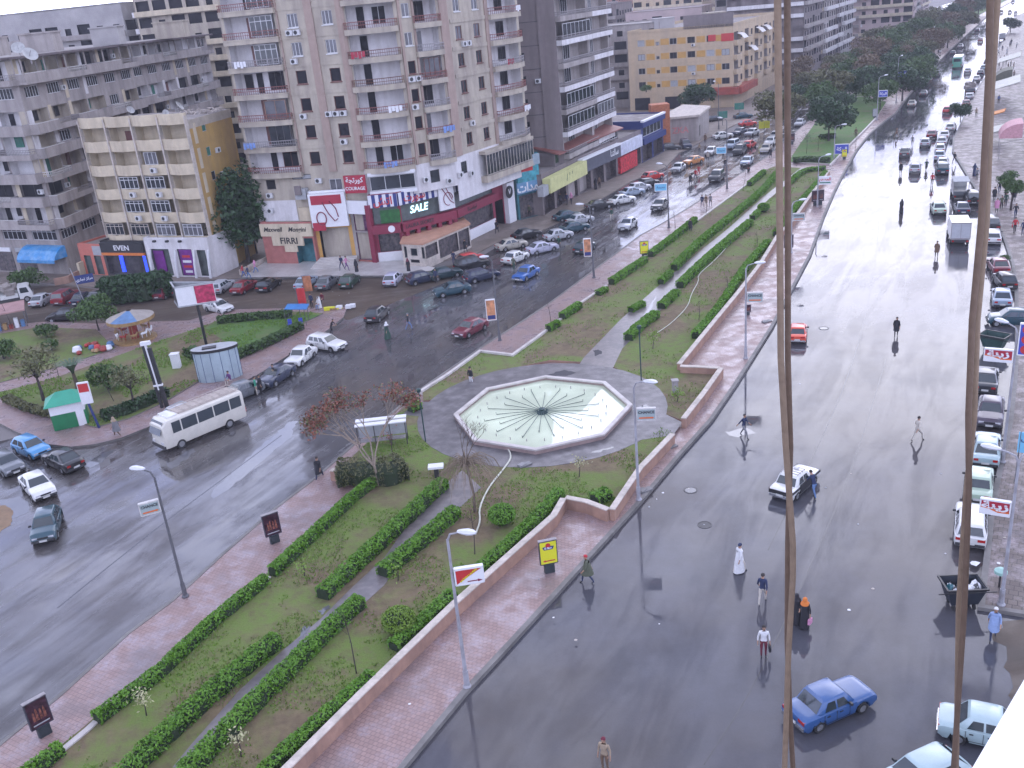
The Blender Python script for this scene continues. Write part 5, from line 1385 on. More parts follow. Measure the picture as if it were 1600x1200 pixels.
for px, k, c, a, lab in (
 ((1129, 212), 'sedan', 'white', 75, 'white sedan parked sideways before the utility building'),
 ((1155, 206), 'sedan', 'navy', 't10', 'navy sedan in the jam beside a white car'),
 ((1175, 207), 'boxy', 'silver', 't10', 'silver boxy car in the jam right of the navy sedan'),
 ((1144, 227), 'suv', 'bluesilver', 't6', 'blue jeep in the jam behind a dark car'),
 ((1171, 226), 'hatch', 'red', 'a6', 'pinkish red small car in the jam'),
 ((1156, 235), 'suv', 'darkgrey', 't4', 'dark off-roader in the jam below the red small car'),
 ((1197, 232), 'boxy', 'beige', 't0', 'beige white boxy car in the lane next to the median'),
 ((1204, 221), 'sedan', 'white', 't0', 'white sedan right behind the beige boxy one'),
 ((1211, 212), 'hatch', 'silver', 't0', 'pale hatchback under the brown street tree'),
 ((1161, 181), 'sedan', 'teal', 80, 'blue grey sedan parked by the green street sign'),
 ((1168, 193), 'hatch', 'red', 75, 'red and white small car beside the green street sign'),
 ((1116, 186), 'hatch', 'black', 70, 'black hatchback under the billboard'),
 ((1250, 192), 'boxy', 'silver', 't0', 'silver car beneath the tree trunks of the median'),
 ((1245, 148), 'sedan', 'white', 't0', 'white sedan coming down between the trees'),
 ((1254, 134), 'hatch', 'silver', 't0', 'silver hatchback behind the white sedan between the trees'),
 ((1285, 112), 'sedan', 'white', 't0', 'white sedan at the bend before the red topped taxi'),
 ((1306, 104), 'hatch', 'white', 't0', 'white car with a red top in the bend'),
 ((1327, 88), 'hatch', 'blue', 't0', 'blue hatchback beyond the red topped car'),
 ((1332, 81), 'sedan', 'white', 't0', 'white sedan directly behind the blue hatchback'),
 ((1300, 85), 'hatch', 'red', 70, 'reddish hatchback near the group of walkers'),
 ((1278, 74), 'sedan', 'silver', 70, 'silver sedan at the left end of the far parking row'),
 ((1291, 73), 'sedan', 'navy', 70, 'navy sedan second in the far parking row'),
 ((1306, 71), 'sedan', 'white', 70, 'white sedan third in the far parking row'),
 ((1322, 72), 'boxy', 'bluesilver', 70, 'blue silver car fourth in the far parking row'),
 ((1337, 70), 'sedan', 'white', 70, 'white sedan fifth in the far parking row'),
 ((1343, 66), 'hatch', 'darkred', 75, 'dark red hatchback at the back of the far parking row'),
 ((1350, 71), 'sedan', 'navy', 70, 'dark sedan at the right end of the far parking row'),
 ((1372, 50), 'sedan', 'silver', 60, 'silver sedan in the far jam beside the white tents'),
 ((1384, 46), 'sedan', 'white', 60, 'white sedan in the far jam next to the silver one'),
 ((1394, 40), 'hatch', 'teal', 60, 'teal hatchback in the far jam'),
 ((1404, 34), 'sedan', 'red', 60, 'red sedan in the far jam'),
 ((1446, 22), 'sedan', 'silver', 50, 'silver sedan near the vanishing end of the left street'),
 ((1458, 16), 'sedan', 'blue', 50, 'blue sedan near the vanishing end of the left street'),
 ((1470, 11), 'sedan', 'white', 50, 'white sedan near the vanishing end of the left street')):
 car(px, k, c, a, lab, GF, far=True)
car((100, 493), 'hatch', 'black', (78, 495), 'black hatchback with a pale patch of roof by the prickly plants', GK)
car((341, 479), 'sedan', 'white', (362, 484), 'white sedan driving down the side street under the billboard', GK)
car((510, 536), 'estate', 'white', (541, 541), 'white estate standing at the tip of the park', GK)
car((470, 556), 'boxy', 'white', (454, 568), 'white boxy hatchback parked behind the white estate', GK)
car((432, 586), 'sedan', 'navy', (416, 596), 'dark navy sedan with a wet bonnet parked behind the boxy one', GK)
car((375, 612), 'sedan', 'grey', (350, 622), 'blue grey sedan parked ahead of the white bus, two people at its bonnet', GK)
car((275, 650), 'hatch', 'silver', (247, 663), 'silver black car half hidden behind the white bus', GK)
car((48, 699), 'hatch', 'skyblue', (70, 708), 'light blue hatchback with bright bonnet at the park corner', GK)
car((98, 718), 'sedan', 'black', (72, 706), 'black sedan with red tail lamps next to the light blue hatchback', GK)
car((10, 724), 'hatch', 'grey', (28, 736), 'grey hatchback cut by the left edge', GK)
car((58, 758), 'sedan', 'white', (76, 777), 'white sedan driving down the wet left street', GK)
car((73, 820), 'hatch', 'teal', (66, 843), 'dark steel blue hatchback driving towards the viewer on the left', GK)
car((1247, 519), 'fiat', 'orangered', 'a-8', 'small orange red car driving away beside the kerb', GD2)
car((1242, 752), 'boxy', 'white', 'a12', 'white boxy taxi with black side band and roof rack, man at its window', GD2, name='taxi', extra=taxi_extra)
car((1296, 1097), 'boxy', 'ladablue', 68, 'blue boxy saloon with bonnet vents crossing the wet road', GD2, extra=hoodvents)
car((1548, 1138), 'boxy', 'paleblue', (1585, 1146), 'pale teal saloon half hidden by the white ledge', GD2)
car((1440, 1214), 'hatch', 'paleblue', (1395, 1235), 'pale car roof cut by the bottom edge', GD2)
car((1466, 325), 'sedan', 'palegreen', 'a-6', 'pale green silver sedan parked in the second row', GD2)
car((1430, 263), 'hatch', 'silver', 'a0', 'silver hatchback driving away before the motorcyclist', GD2)
car((1414, 238), 'sedan', 'darkgrey', 'a0', 'dark grey sedan driving away beside a walking man', GD2)
car((1446, 223), 'hatch', 'silver', 'a0', 'silver hatchback behind a maroon car on the glaring road', GD2)
car((1456, 210), 'sedan', 'maroon', 'a0', 'maroon sedan in front of a silver hatchback on the glaring road', GD2)
for px, k, c, a, lab in (
 ((1425, 162), 'sedan', 'beige', 'a0', 'pale beige sedan close to the median kerb'),
 ((1443, 146), 'sedan', 'darkgrey', 'a0', 'dark sedan just ahead of the pale beige one'),
 ((1481, 172), 'hatch', 'red', 'a0', 'red and white striped small car beside the street tree'),
 ((1464, 115), 'sedan', 'grey', 'a0', 'grey sedan left of the green bus'),
 ((1512, 111), 'sedan', 'silver', 'a0', 'silver sedan right of the green bus'),
 ((1489, 83), 'hatch', 'darkgrey', 'a0', 'dark hatchback ahead of the green bus'),
 ((1501, 72), 'sedan', 'white', 'a0', 'white sedan close to the far kerb'),
 ((1532, 63), 'sedan', 'darkred', 'a0', 'dark red sedan in the mist of the far road'),
 ((1527, 48), 'suv', 'darkgrey', 'a0', 'dark van-like car throwing spray'),
 ((1545, 48), 'sedan', 'maroon', 'a0', 'small maroon car beside the near rope far up the road'),
 ((1565, 18), 'sedan', 'darkgrey', 'a0', 'dark car almost at the end of the road'),
 ((1583, 2), 'hatch', 'navy', 'a0', 'navy car at the very end of the road')):
 car(px, k, c, a, lab, GD2, far=True)
car((1517, 817), 'estate', 'white', 27, 'white estate parked behind the lower red sign', GR)
car((1529, 755), 'boxy', 'palegreen', 28, 'pale green boxy saloon parked between white estate and pale blue one', GR)
car((1541, 700), 'sedan', 'paleblue', 28, 'pale blue sedan parked under the double lamp', GR)
car((1548, 642), 'sedan', 'purple', 209, 'dark purple sedan facing the viewer in the parked row', GR)
car((1541, 592), 'sedan', 'darkgrey', 29, 'black sedan with number plate partly behind the upper red sign', GR)
car((1580, 497), 'hatch', 'teal', 290, 'teal hatchback standing crosswise with its nose to the road', GR)
car((1565, 464), 'sedan', 'bluesilver', 25, 'light blue sedan parked in front of two dark cars', GR)
car((1570, 438), 'hatch', 'black', 14, 'black hatchback parked askew behind the light blue sedan', GR)
car((1560, 415), 'sedan', 'maroon', 17, 'dark maroon sedan parked behind the black hatchback', GR)
car((1551, 369), 'estate', 'white', 25, 'white estate parked at the kerb right of the rope', GR)
car((1546, 350), 'suv', 'darkgrey', 'a-6', 'dark car ahead of the white estate', GR)
car((1503, 325), 'sedan', 'navy', 'a-4', 'dark sedan with a red plate in the second parked row', GR)
car((1519, 310), 'suv', 'black', 'a-4', 'black jeep with spare wheel parked by the kerb', GR, extra=lambda r: link('spare_wheel', WT2, r, M=Matrix.Translation((0, -2.3, .95)) @ Matrix.Rotation(pi/2, 4, 'Z')))
car((1472, 264), 'suv', 'teal', 'a-4', 'battered teal car at the end of the straight row', GR)
for i, (px, k, c, lab) in enumerate((
 ((1473, 254), 'sedan', 'white', 'white sedan first in the tight far row'),
 ((1468, 243), 'boxy', 'bluesilver', 'blue grey car second in the tight far row'),
 ((1469, 232), 'hatch', 'white', 'white hatchback third in the tight far row'),
 ((1472, 221), 'sedan', 'silver', 'silver sedan fourth in the tight far row'),
 ((1476, 211), 'sedan', 'white', 'white sedan fifth in the tight far row'),
 ((1486, 199), 'hatch', 'white', 'white hatchback sixth in the row beside the street tree'),
 ((1510, 162), 'sedan', 'maroon', 'maroon sedan in the row beyond the street tree'),
 ((1515, 151), 'sedan', 'silver', 'silver sedan in the row beyond the street tree'),
 ((1526, 123), 'sedan', 'white', 'white sedan ahead of the loaded truck'),
 ((1532, 114), 'sedan', 'navy', 'navy sedan ahead of the loaded truck'),
 ((1537, 106), 'hatch', 'paleblue', 'pale blue hatchback ahead of the navy sedan'),
 ((1542, 97), 'sedan', 'teal', 'teal sedan at the far row'),
 ((1546, 89), 'sedan', 'white', 'white sedan near the far end of the kerb row'),
 ((1578, 18), 'sedan', 'grey', 'grey sedan parked near the vanishing point'),
 ((1587, 20), 'hatch', 'silver', 'silver hatchback parked near the vanishing point'))):
 car(px, k, c, 'a', lab, GR, far=True)
def box_vehicle(name, px, az, L, W, z0, H, label, cat, pm, win=(), front=True, group=None, nose=0.0):
 p = G(px[0], px[1], 1.0)
 a = az_road(p.x, p.y)+(0 if az[0] == 'a' else 180)+(float(az[1:]) if len(az) > 1 else 0)
 r = empty(name, (p.x, p.y, 0), -radians(a)); tag(r, label, cat, group)
 b = MB(); hw = W/2
 st_ = [(L/2, .80, .52), (L/2-.06, .95, .80), (L/2-.5-nose, 1.0, .985), (L/2-1.1-nose, 1.0, 1.0), (-L/2+.25, 1.0, 1.0), (-L/2+.04, .97, .97), (-L/2, .93, .93)]
 n = 0
 for y, sw_, sh in st_:
  w_ = hw*sw_; h = z0+(H-z0)*sh
  prof = [(0, h), (w_*.72, h-.01), (w_*.92, h-.1), (w_*.97, h-.28), (w_, z0+(h-z0)*.45), (w_*.99, z0+.15), (w_*.94, z0)]
  ring = [(x, y, z) for x, z in prof]+[(-x, y, z) for x, z in prof[:0:-1]]
  n = len(ring); base = len(b.v); b.v += ring
  if base:
   for k in range(n): b.f.append((base-n+k, base-n+(k+1) % n, base+(k+1) % n, base+k)); b.m.append(0)
 b.f.append(tuple(range(n))[::-1]); b.m.append(0)
 e = len(b.v)-n; b.f.append(tuple(range(e, e+n))); b.m.append(0)
 b.build('body', pm, r, smooth=35)
 zb = z0+(H-z0)*.47; zt_ = H-.32
 for s_ in (-1, 1):
  for y0, y1 in win:
   q = MB(); x0, x1 = s_*(hw+.006), s_*(hw*.972+.012)
   q.quad((x0, y0, zb), (x0, y1, zb), (x1, y1, zt_), (x1, y0, zt_)); q.build('side_window', M_CGL, r)
 if front:
  q = MB(); q.quad((-hw*.80, L/2+.012, z0+(H-z0)*.50), (hw*.80, L/2+.012, z0+(H-z0)*.50), (hw*.78, L/2-.42-nose, H-.16), (-hw*.78, L/2-.42-nose, H-.16)); q.v = [(x, y+.16, z) for x, y, z in q.v]; q.build('windscreen', M_CGL, r)
 q = MB(); q.quad((-hw*.75, -L/2-.02, z0+(H-z0)*.55), (hw*.75, -L/2-.02, z0+(H-z0)*.55), (hw*.72, -L/2-.02, H-.35), (-hw*.72, -L/2-.02, H-.35)); q.build('rear_window', M_CGL, r)
 for s_ in (-1, 1):
  for y in (L/2-1.25, -L/2+1.6): o = link('wheel', WT2, r, (s_*(hw-.11), y, .38)); link('rim', WRM2, o)
  MB().box(-.16, .16, -.02, .05, -.09, .09).build('headlamp', M_HL, r, loc=(s_*(hw-.38), L/2+.0, z0+.42)); MB().box(-.1, .1, -.03, .02, -.2, .2).build('tail_lamp', M_TL, r, loc=(s_*(hw-.18), -L/2-.01, z0+.6))
 MB().box(-hw*.9, hw*.9, -.05, .1, -.12, .12).build('bumper', M_BUMP, r, loc=(0, L/2-.02, z0+.12))
 return r
bus = box_vehicle('minibus', (312, 660), 't10', 7.0, 2.05, .38, 2.6, 'white minibus with dark windows and a long roof rack driving on the left street', 'minibus', P_['cream'], win=[(2.0, 2.7), (.65, 1.9), (-.75, .55), (-2.15, -.85), (-3.2, -2.25)])
b = MB()
for x in (-.75, .75):
 b.tube([(x, 1.9, 2.75), (x, -3.3, 2.75)], .03)
for i in range(9): b.tube([(-.75, 1.9-.65*i, 2.72), (.75, 1.9-.65*i, 2.72)], .025)
b.box(-.72, .72, -3.2, 1.8, 2.60, 2.64)
b.build('roof_rack', mat('pale_rack_boards', (.38, .33, .29), .8, .2, 4), bus)
MB().box(-.72, .72, 2.0, 2.75, 2.58, 2.66).build('roof_hatch', P_['white'], bus)
gb = box_vehicle('city_bus', (1497, 99), 'a0', 9.0, 2.4, .4, 3.0, 'green and white bus driving away on the glaring road', 'bus', P_['busgreen'], win=[(3.0, 4.0), (1.8, 2.8), (.6, 1.6), (-.6, .4), (-1.8, -.8), (-3.0, -2.0), (-4.2, -3.2)], group='buses')
MB().box(-1.12, 1.12, -4.4, 4.0, 3.0, 3.06).build('roof_panel', P_['white'], gb)
def truck(px, az, label, L=5.2, W=1.9, boxh=2.6, kindt='box', pm='silver', cab='white'):
 p = G(px[0], px[1], 1.0); a = az_road(p.x, p.y)+float(az)
 r = empty('truck', (p.x, p.y, 0), -radians(a)); tag(r, label, 'truck', 'trucks by the right kerb')
 hw = W/2
 c = MB()
 prof = [(L/2, .5), (L/2, 1.1), (L/2-.25, 1.95), (L/2-.5, 2.05), (L/2-1.5, 2.05), (L/2-1.5, .5)]
 vs = [(-hw*.95, y, z) for y, z in prof]+[(hw*.95, y, z) for y, z in prof]; k = len(prof)
 c.add(vs, [tuple(range(k)), tuple(range(k, 2*k))[::-1]]+[(i, k+i, k+(i+1) % k, (i+1) % k) for i in range(k)])
 c.build('cab', P_[cab], r)
 q = MB(); q.quad((-hw*.82, L/2+.01-.02, 1.15), (hw*.82, L/2-.01, 1.15), (hw*.8, L/2-.24, 1.9), (-hw*.8, L/2-.24, 1.9)); q.v = [(x, y+.03, z) for x, y, z in q.v]; q.build('windscreen', M_CGL, r)
 for s_ in (-1, 1):
  q = MB(); q.quad((s_*(hw*.95+.01), L/2-.35, 1.2), (s_*(hw*.95+.01), L/2-1.3, 1.2), (s_*(hw*.95+.01), L/2-1.3, 1.85), (s_*(hw*.95+.01), L/2-.5, 1.85)); q.build('side_window', M_CGL, r)
  for y in (L/2-.75, -L/2+1.0): o = link('wheel', WT2, r, (s_*(hw-.12), y, .38)); link('rim', WRM2, o)
  MB().box(-.1, .1, -.03, .02, -.08, .08).build('tail_lamp', M_TL, r, loc=(s_*(hw-.25), -L/2-.02, .62))
 MB().box(-hw*.9, hw*.9, -L/2, L/2-1.5, .45, .75).build('chassis', M_BUMP, r)
 if kindt == 'box':
  MB().box(-hw, hw, -L/2, L/2-1.6, .78, boxh).build('cargo_box', P_[pm], r)
  e = MB()
  for x in (-hw-.02, hw-.04): e.box(x, x+.06, -L/2-.03, -L/2+.03, .78, boxh)
  e.box(-hw, hw, -L/2-.03, -L/2+.03, boxh-.08, boxh+.02); e.box(-hw+.05, hw-.05, -L/2-.025, -L/2, .8, .95); e.box(-.02, .02, -L/2-.02, -L/2, .95, boxh-.1)
  e.build('door_frame', M_RAILG, r)
 elif kindt == 'canopy':
  MB().box(-hw, hw, -L/2, L/2-1.6, .78, 1.25).build('load_bed', P_[pm], r)
  e = MB(); e.box(-hw-.05, hw+.05, -L/2-.1, L/2-1.5, 2.45, 2.52); e.build('canopy_roof', mat('grey_canvas', (.3, .31, .32), .7, .15, 2), r)
  e = MB()
  for x in (-hw+.03, hw-.03):
   for y in (-L/2+.03, L/2-1.65): e.tube([(x, y, 1.2), (x, y, 2.46)], .035)
  e.build('posts', M_RAILG, r)
  MB().box(-hw+.01, -hw+.05, -L/2+.1, L/2-1.7, 1.25, 2.4).build('side_curtain', M_RAILW, r)
 else:
  MB().box(-hw, hw, -L/2, L/2-1.6, .78, 1.3).build('load_bed', P_[pm], r)
  e = MB(); rr_ = random.Random(5)
  for i in range(14): 
   x, y, z = rr_.uniform(-.7, .7), rr_.uniform(-L/2+.3, L/2-2.0), rr_.uniform(1.3, 2.2); s_ = rr_.uniform(.25, .5)
   e.box(-s_, s_, -s_, s_, -s_*.7, s_*.7, 0, Matrix.Translation((x, y, z)) @ Matrix.Rotation(rr_.uniform(0, 3), 4, 'Z') @ Matrix.Rotation(rr_.uniform(-.3, .3), 4, 'X'))
  e.build('tarpaulin_load', mat('grey_brown_tarpaulin', (.25, .22, .2), .7, .3, 2), r)
 return r
truck((1497, 362), -3, 'white box truck standing in the road beside a walking man')
truck((1499, 296), -3, 'small truck with open grey canopy in the parked row', 4.8, 1.8, kindt='canopy', pm='grey')
truck((1516, 138), -2, 'truck piled with grey brown load in the far kerb row', 6.0, 2.1, kindt='load', pm='grey')
p = G(1568, 56, 1)
truck((1566, 58), -2, 'white van-like box truck by the right kerb near the far trees', 5.0, 1.9, 2.4)
truck((12, 462), 70-30, 'truck under pale tarpaulin at the left edge below the shops', 5.6, 2.0, kindt='load', pm='white')
def motorbike(px, az, label):
 p = G(px[0], px[1], .4); a = az_road(p.x, p.y)+az
 r = empty('motorbike', (p.x, p.y, 0), -radians(a)); tag(r, label, 'motorbike', 'motorbikes')
 for y in (.65, -.65):
  t = MB(); n = 16
  pts = [(0, .28*cos(2*pi*i/n), .28*sin(2*pi*i/n)) for i in range(n+1)]
  t.tube(pts, .045, 6); t.build('wheel', M_TYRE, r, loc=(0, y, .32))
 b = MB(); b.tube([(0, .65, .32), (0, .45, .95), (0, .42, 1.0)], .03); b.tube([(-.33, .36, 1.05), (.33, .36, 1.05)], .02); b.tube([(0, -.65, .32), (0, 0, .35), (0, .4, .8)], .035); b.box(-.12, .12, -.2, .25, .3, .6)
 b.build('frame', M_BLACK, r)
 MB().lathe([(.02, .62), (.14, .66), (.15, .78), (.05, .86)], 10, (0, 0), 0, 1, 1.9).build('fuel_tank', P_['red'], r, smooth=50, loc=(0, .18, 0)); MB().box(-.13, .13, -.75, -.1, .72, .82).build('seat', M_BUMP, r)
 return r
MB1 = motorbike((1447, 262), 0, 'motorbike ridden away between silver hatchback and parked row')
MB2 = motorbike((1170, 266), 180, 'motorbike following the blue grey sedan beside the left pavement')
# ==== people
M_SKIN = mat('skin', (.36, .21, .14), .6, .08, 6, world=False)
M_HAIR = mat('dark_hair', (.02, .015, .013), .7, .2, 12, world=False)
def cloth(n, c): return mat('cloth_'+n, c, .85, .12, 9, world=False)
C_ = {k: cloth(k, c) for k, c in dict(black=(.02, .02, .025), navy=(.02, .03, .075), white=(.6, .6, .6), cream=(.46, .42, .36), brown=(.14, .09, .06), tan=(.30, .23, .16), olive=(.09, .10, .065), grey=(.17, .17, .18), jeans=(.11, .19, .36), blue=(.06, .12, .32), paleblue=(.22, .30, .48), red=(.4, .03, .04), maroon=(.13, .02, .035), orange=(.55, .16, .03), pink=(.50, .22, .34), green=(.03, .25, .15), darkgreen=(.03, .07, .05), purple=(.12, .05, .16), teal=(.03, .16, .2)).items()}
M_EYE = mat('eye_white', (.7, .7, .7), .3, 0, world=False)
def skin_chain(bm, lay, pts, rad, parent=None, root=False):
 prev = parent
 for i, (p, r) in enumerate(zip(pts, rad)):
  v = bm.verts.new(p); v[lay].radius = (r, r) if not isinstance(r, tuple) else r
  if root and i == 0: v[lay].use_root = True
  if prev is not None: bm.edges.new((prev, v))
  prev = v
 return prev
def lerp3(a, b, t): return tuple(a[i]+(b[i]-a[i])*t for i in range(3))
def human(pose):
 """one continuous skinned body, 1.70 m tall, facing +y; faces sorted into skin, top, trousers, shoes"""
 D = dict(
  stand=dict(lf=(.10, .03), rf=(-.10, -.02), lk=.02, rk=.02, lh=(.27, .02, .80), rh=(-.27, .04, .80), le=(.25, -.04, 1.08), re=(-.25, -.03, 1.08), lean=0),
  walk=dict(lf=(.09, .33), rf=(-.09, -.30), lk=.10, rk=.06, lh=(.25, -.22, .84), rh=(-.25, .26, .88), le=(.25, -.14, 1.10), re=(-.25, .04, 1.09), lean=.03),
  stride=dict(lf=(.10, .42), rf=(-.10, -.36), lk=.12, rk=.05, lh=(.29, -.30, .92), rh=(-.24, .34, 1.0), le=(.28, -.16, 1.12), re=(-.26, .06, 1.10), lean=.05),
  bag=dict(lf=(.09, .16), rf=(-.09, -.16), lk=.05, rk=.04, lh=(.15, .26, 1.05), rh=(-.28, .03, .80), le=(.25, .02, 1.08), re=(-.26, -.02, 1.08), lean=.02),
  lean=dict(lf=(.12, .10), rf=(-.10, -.20), lk=.08, rk=.04, lh=(.2, .50, 1.05), rh=(-.2, .48, 1.02), le=(.25, .28, 1.08), re=(-.25, .26, 1.06), lean=.26),
  sit=dict(lf=(.12, .45), rf=(-.12, .42), lk=.0, rk=.0, lh=(.16, .36, .62), rh=(-.16, .34, .62), le=(.25, .08, .72), re=(-.25, .08, .72), lean=.06))[pose]
 sit = pose == 'sit'
 hz = .93 if not sit else .50
 ln = D['lean']
 def T(x, y, z): return (x, y+ln*max(0, (z-hz))/.6, z-(ln*.3*max(0, (z-hz)) if ln > .1 else 0))
 off = hz-.93
 me = bpy.data.meshes.new('person'); bm = bmesh.new(); lay = bm.verts.layers.skin.verify()
 pel = bm.verts.new((0, 0, hz)); pel[lay].radius = (.135, .10); pel[lay].use_root = True
 w1 = skin_chain(bm, lay, [T(0, 0, 1.06+off), T(0, .01, 1.20+off)], [(.125, .095), (.150, .105)], pel)
 ch = skin_chain(bm, lay, [T(0, .0, 1.36+off)], [(.155, .10)], w1)
 nk = skin_chain(bm, lay, [T(0, .0, 1.45+off), T(0, .02, 1.52+off)], [(.07, .065), (.056, .056)], ch)
 hd = skin_chain(bm, lay, [T(0, .025, 1.575+off), T(0, .02, 1.635+off), T(0, .01, 1.675+off)], [(.078, .092), (.082, .10), (.055, .07)], nk)
 for s_, ek, hk in ((1, 'le', 'lh'), (-1, 're', 'rh')):
  e, h = D[ek], D[hk]
  e = (e[0]*1.0, e[1]+ln*.5, e[2] if sit else e[2]); h = (h[0], h[1], h[2])
  sh = skin_chain(bm, lay, [T(s_*.175, 0, 1.39+off)], [.064], ch)
  el = skin_chain(bm, lay, [e], [.046], sh)
  wr = skin_chain(bm, lay, [h], [.029], el)
  d = (Vector(h)-Vector(e)).normalized()
  side = d.cross(Vector((0, 1, 0))); side = side.normalized() if side.length > .1 else Vector((1, 0, 0))
  fw = side.cross(d).normalized()
  pm = Vector(h)+d*.075
  palm = skin_chain(bm, lay, [tuple(pm)], [(.034, .020)], wr)
  for k, ln_ in enumerate((.062, .072, .068, .052)):
   b0 = pm+fw*(-.027+.018*k)+d*.015
   b1 = b0+d*ln_*.6+side*(-.006*s_); b2 = b1+d*ln_*.42+side*(-.022*s_)
   skin_chain(bm, lay, [tuple(b0-d*.02), tuple(b0+d*.02), tuple(b1), tuple(b2)], [.009, .0088, .0082, .0065], None, True)
  t0 = Vector(h)+d*.04+fw*.02
  skin_chain(bm, lay, [tuple(t0), tuple(t0+fw*.03+d*.025), tuple(t0+fw*.035+d*.06)], [.011, .010, .008], None, True)
 for s_, fk, kk in ((1, 'lf', 'lk'), (-1, 'rf', 'rk')):
  f = D[fk]; kb = D[kk]
  hip = skin_chain(bm, lay, [(s_*.095, 0, hz-.06)], [.092], pel)
  if sit: kn = (s_*.13, .42, .52); an = (f[0], f[1], .09)
  else: kn = (s_*.10, f[1]*.5+kb, .50); an = (f[0], f[1]-.02, .09)
  if not sit and f[1] < -.2: an = (f[0], f[1], .13)
  k_ = skin_chain(bm, lay, [lerp3((s_*.095, 0, hz-.06), kn, .5), kn], [.082, .058], hip)
  cf = lerp3(kn, an, .35)
  a_ = skin_chain(bm, lay, [(cf[0], cf[1]-.015, cf[2]), an], [.055, .040], k_)
  skin_chain(bm, lay, [(an[0], an[1]+.03, an[2]-.045), (an[0]+s_*.01, an[1]+.14, .035)], [.040, .034], a_)
 bm.to_mesh(me); bm.free()
 o = bpy.data.objects.new('tmp', me); COL.objects.link(o)
 md = o.modifiers.new('s', 'SKIN'); md.use_smooth_shade = True
 sb = o.modifiers.new('u', 'SUBSURF'); sb.levels = 1; sb.render_levels = 1
 dg = bpy.context.evaluated_depsgraph_get(); dg.update()
 ev = o.evaluated_get(dg)
 out = bpy.data.meshes.new_from_object(ev)
 bpy.data.objects.remove(o)
 for mm in (M_SKIN, C_['navy'], C_['black'], M_BLACK): out.materials.append(mm)
 idx = []
 hands = [Vector(D['lh']), Vector(D['rh'])]
 for p in out.polygons:
  c = p.center
  dh = min((c-h).length for h in hands)
  neck = 1.475+off-(ln*.3*.5 if ln > .1 else 0)
  if dh < .14 and (abs(c.x) > .11): q = 0 if dh > .02 or True else 1
  elif c.z > neck: q = 0
  elif c.z > hz-.02 or (abs(c.x) > .20 and c.z > .6): q = 1
  elif c.z > .10 or (c.z > .13): q = 2
  else: q = 3
  if sit and c.z < hz+.1 and c.y > .12 and dh > .14 and c.z > .1: q = 2
  idx.append(q)
 out.polygons.foreach_set('material_index', idx)
 zs = max(v.co.z for v in out.vertices)
 hp = T(0, .02, 1.635+off)
 return out, hp, hz
H_ = {}
def head_mesh(nm, hp):
 """hair cap, headscarf or knitted cap over the skull; the nose, ears and eyes go with the face"""
 k = (nm, tuple(round(x, 3) for x in hp))
 if k in H_: return H_[k]
 b = MB()
 if nm in ('hair', 'cap'):
  n = 14
  for i in range(5):
   a0, a1 = i*.36, (i+1)*.36
   for j in range(n):
    t0, t1 = 2*pi*j/n, 2*pi*(j+1)/n
    def P(a, t):
     front = max(0, sin(t))
     aa = a*(1-.38*front)
     return (.098*sin(aa)*cos(t), .118*sin(aa)*sin(t)-.006, .02+.108*cos(aa))
    b.quad(P(a0, t0), P(a1, t0), P(a1, t1), P(a0, t1))
 else:
  prof = [(.0, .118), (.05, .112), (.09, .075), (.108, .02), (.112, -.05), (.125, -.12), (.20, -.19), (.205, -.26)]
  b.lathe(prof, 16, (0, -.012), 0, 1, 1.05, capt=False)
 b.v = [(x+hp[0], y+hp[1], z+hp[2]) for x, y, z in b.v]
 H_[k] = b.mesh(nm, [M_HAIR], 60)
 return H_[k]
def face_mesh(hp):
 k = ('face', tuple(round(x, 3) for x in hp))
 if k in H_: return H_[k]
 b = MB(); x, y, z = hp
 b.add([(x-.013, y+.088, z-.045), (x+.013, y+.088, z-.045), (x, y+.122, z-.04), (x, y+.088, z+.005)], [(0, 2, 3), (2, 1, 3), (0, 1, 2)], 0)
 b.box(x-.024, x+.024, y+.086, y+.094, z-.075, z-.066, 1)
 for s_ in (-1, 1):
  b.box(x+s_*.034-.012, x+s_*.034+.012, y+.078, y+.089, z-.012, z-.002, 1)
  b.box(x+s_*.088-.008, x+s_*.088+.008, y-.02, y+.02, z-.04, z+.02, 0)
 H_[k] = b.mesh('face_features', [M_SKIN, M_BLACK])
 return H_[k]
def robe_mesh(z0, z1, w0, w1, pose):
 k = ('robe', z0, z1, w0, pose)
 if k in H_: return H_[k]
 b = MB(); st_ = .16 if pose in ('walk', 'stride') else .03
 pr = []
 for i in range(7):
  t = i/6; z = z1+(z0-z1)*t; pr.append((w1+(w0-w1)*t**.8, z, st_*t))
 n = 18; base = 0
 for r, z, s_ in pr:
  for kx in range(n):
   a = 2*pi*kx/n; rr_ = r*(1+.05*sin(a*5+z*3))
   b.v.append((rr_*cos(a), (rr_*.78+s_)*sin(a), z))
 for i in range(6):
  for kx in range(n): b.f.append((i*n+kx, i*n+(kx+1) % n, (i+1)*n+(kx+1) % n, (i+1)*n+kx)); b.m.append(0)
 H_[k] = b.mesh('robe', [C_['black']], 60)
 return H_[k]
POSE = {}
for ps in ('stand', 'walk', 'stride', 'bag', 'lean', 'sit'): POSE[ps] = human(ps)
PG = 'people walking in the street'
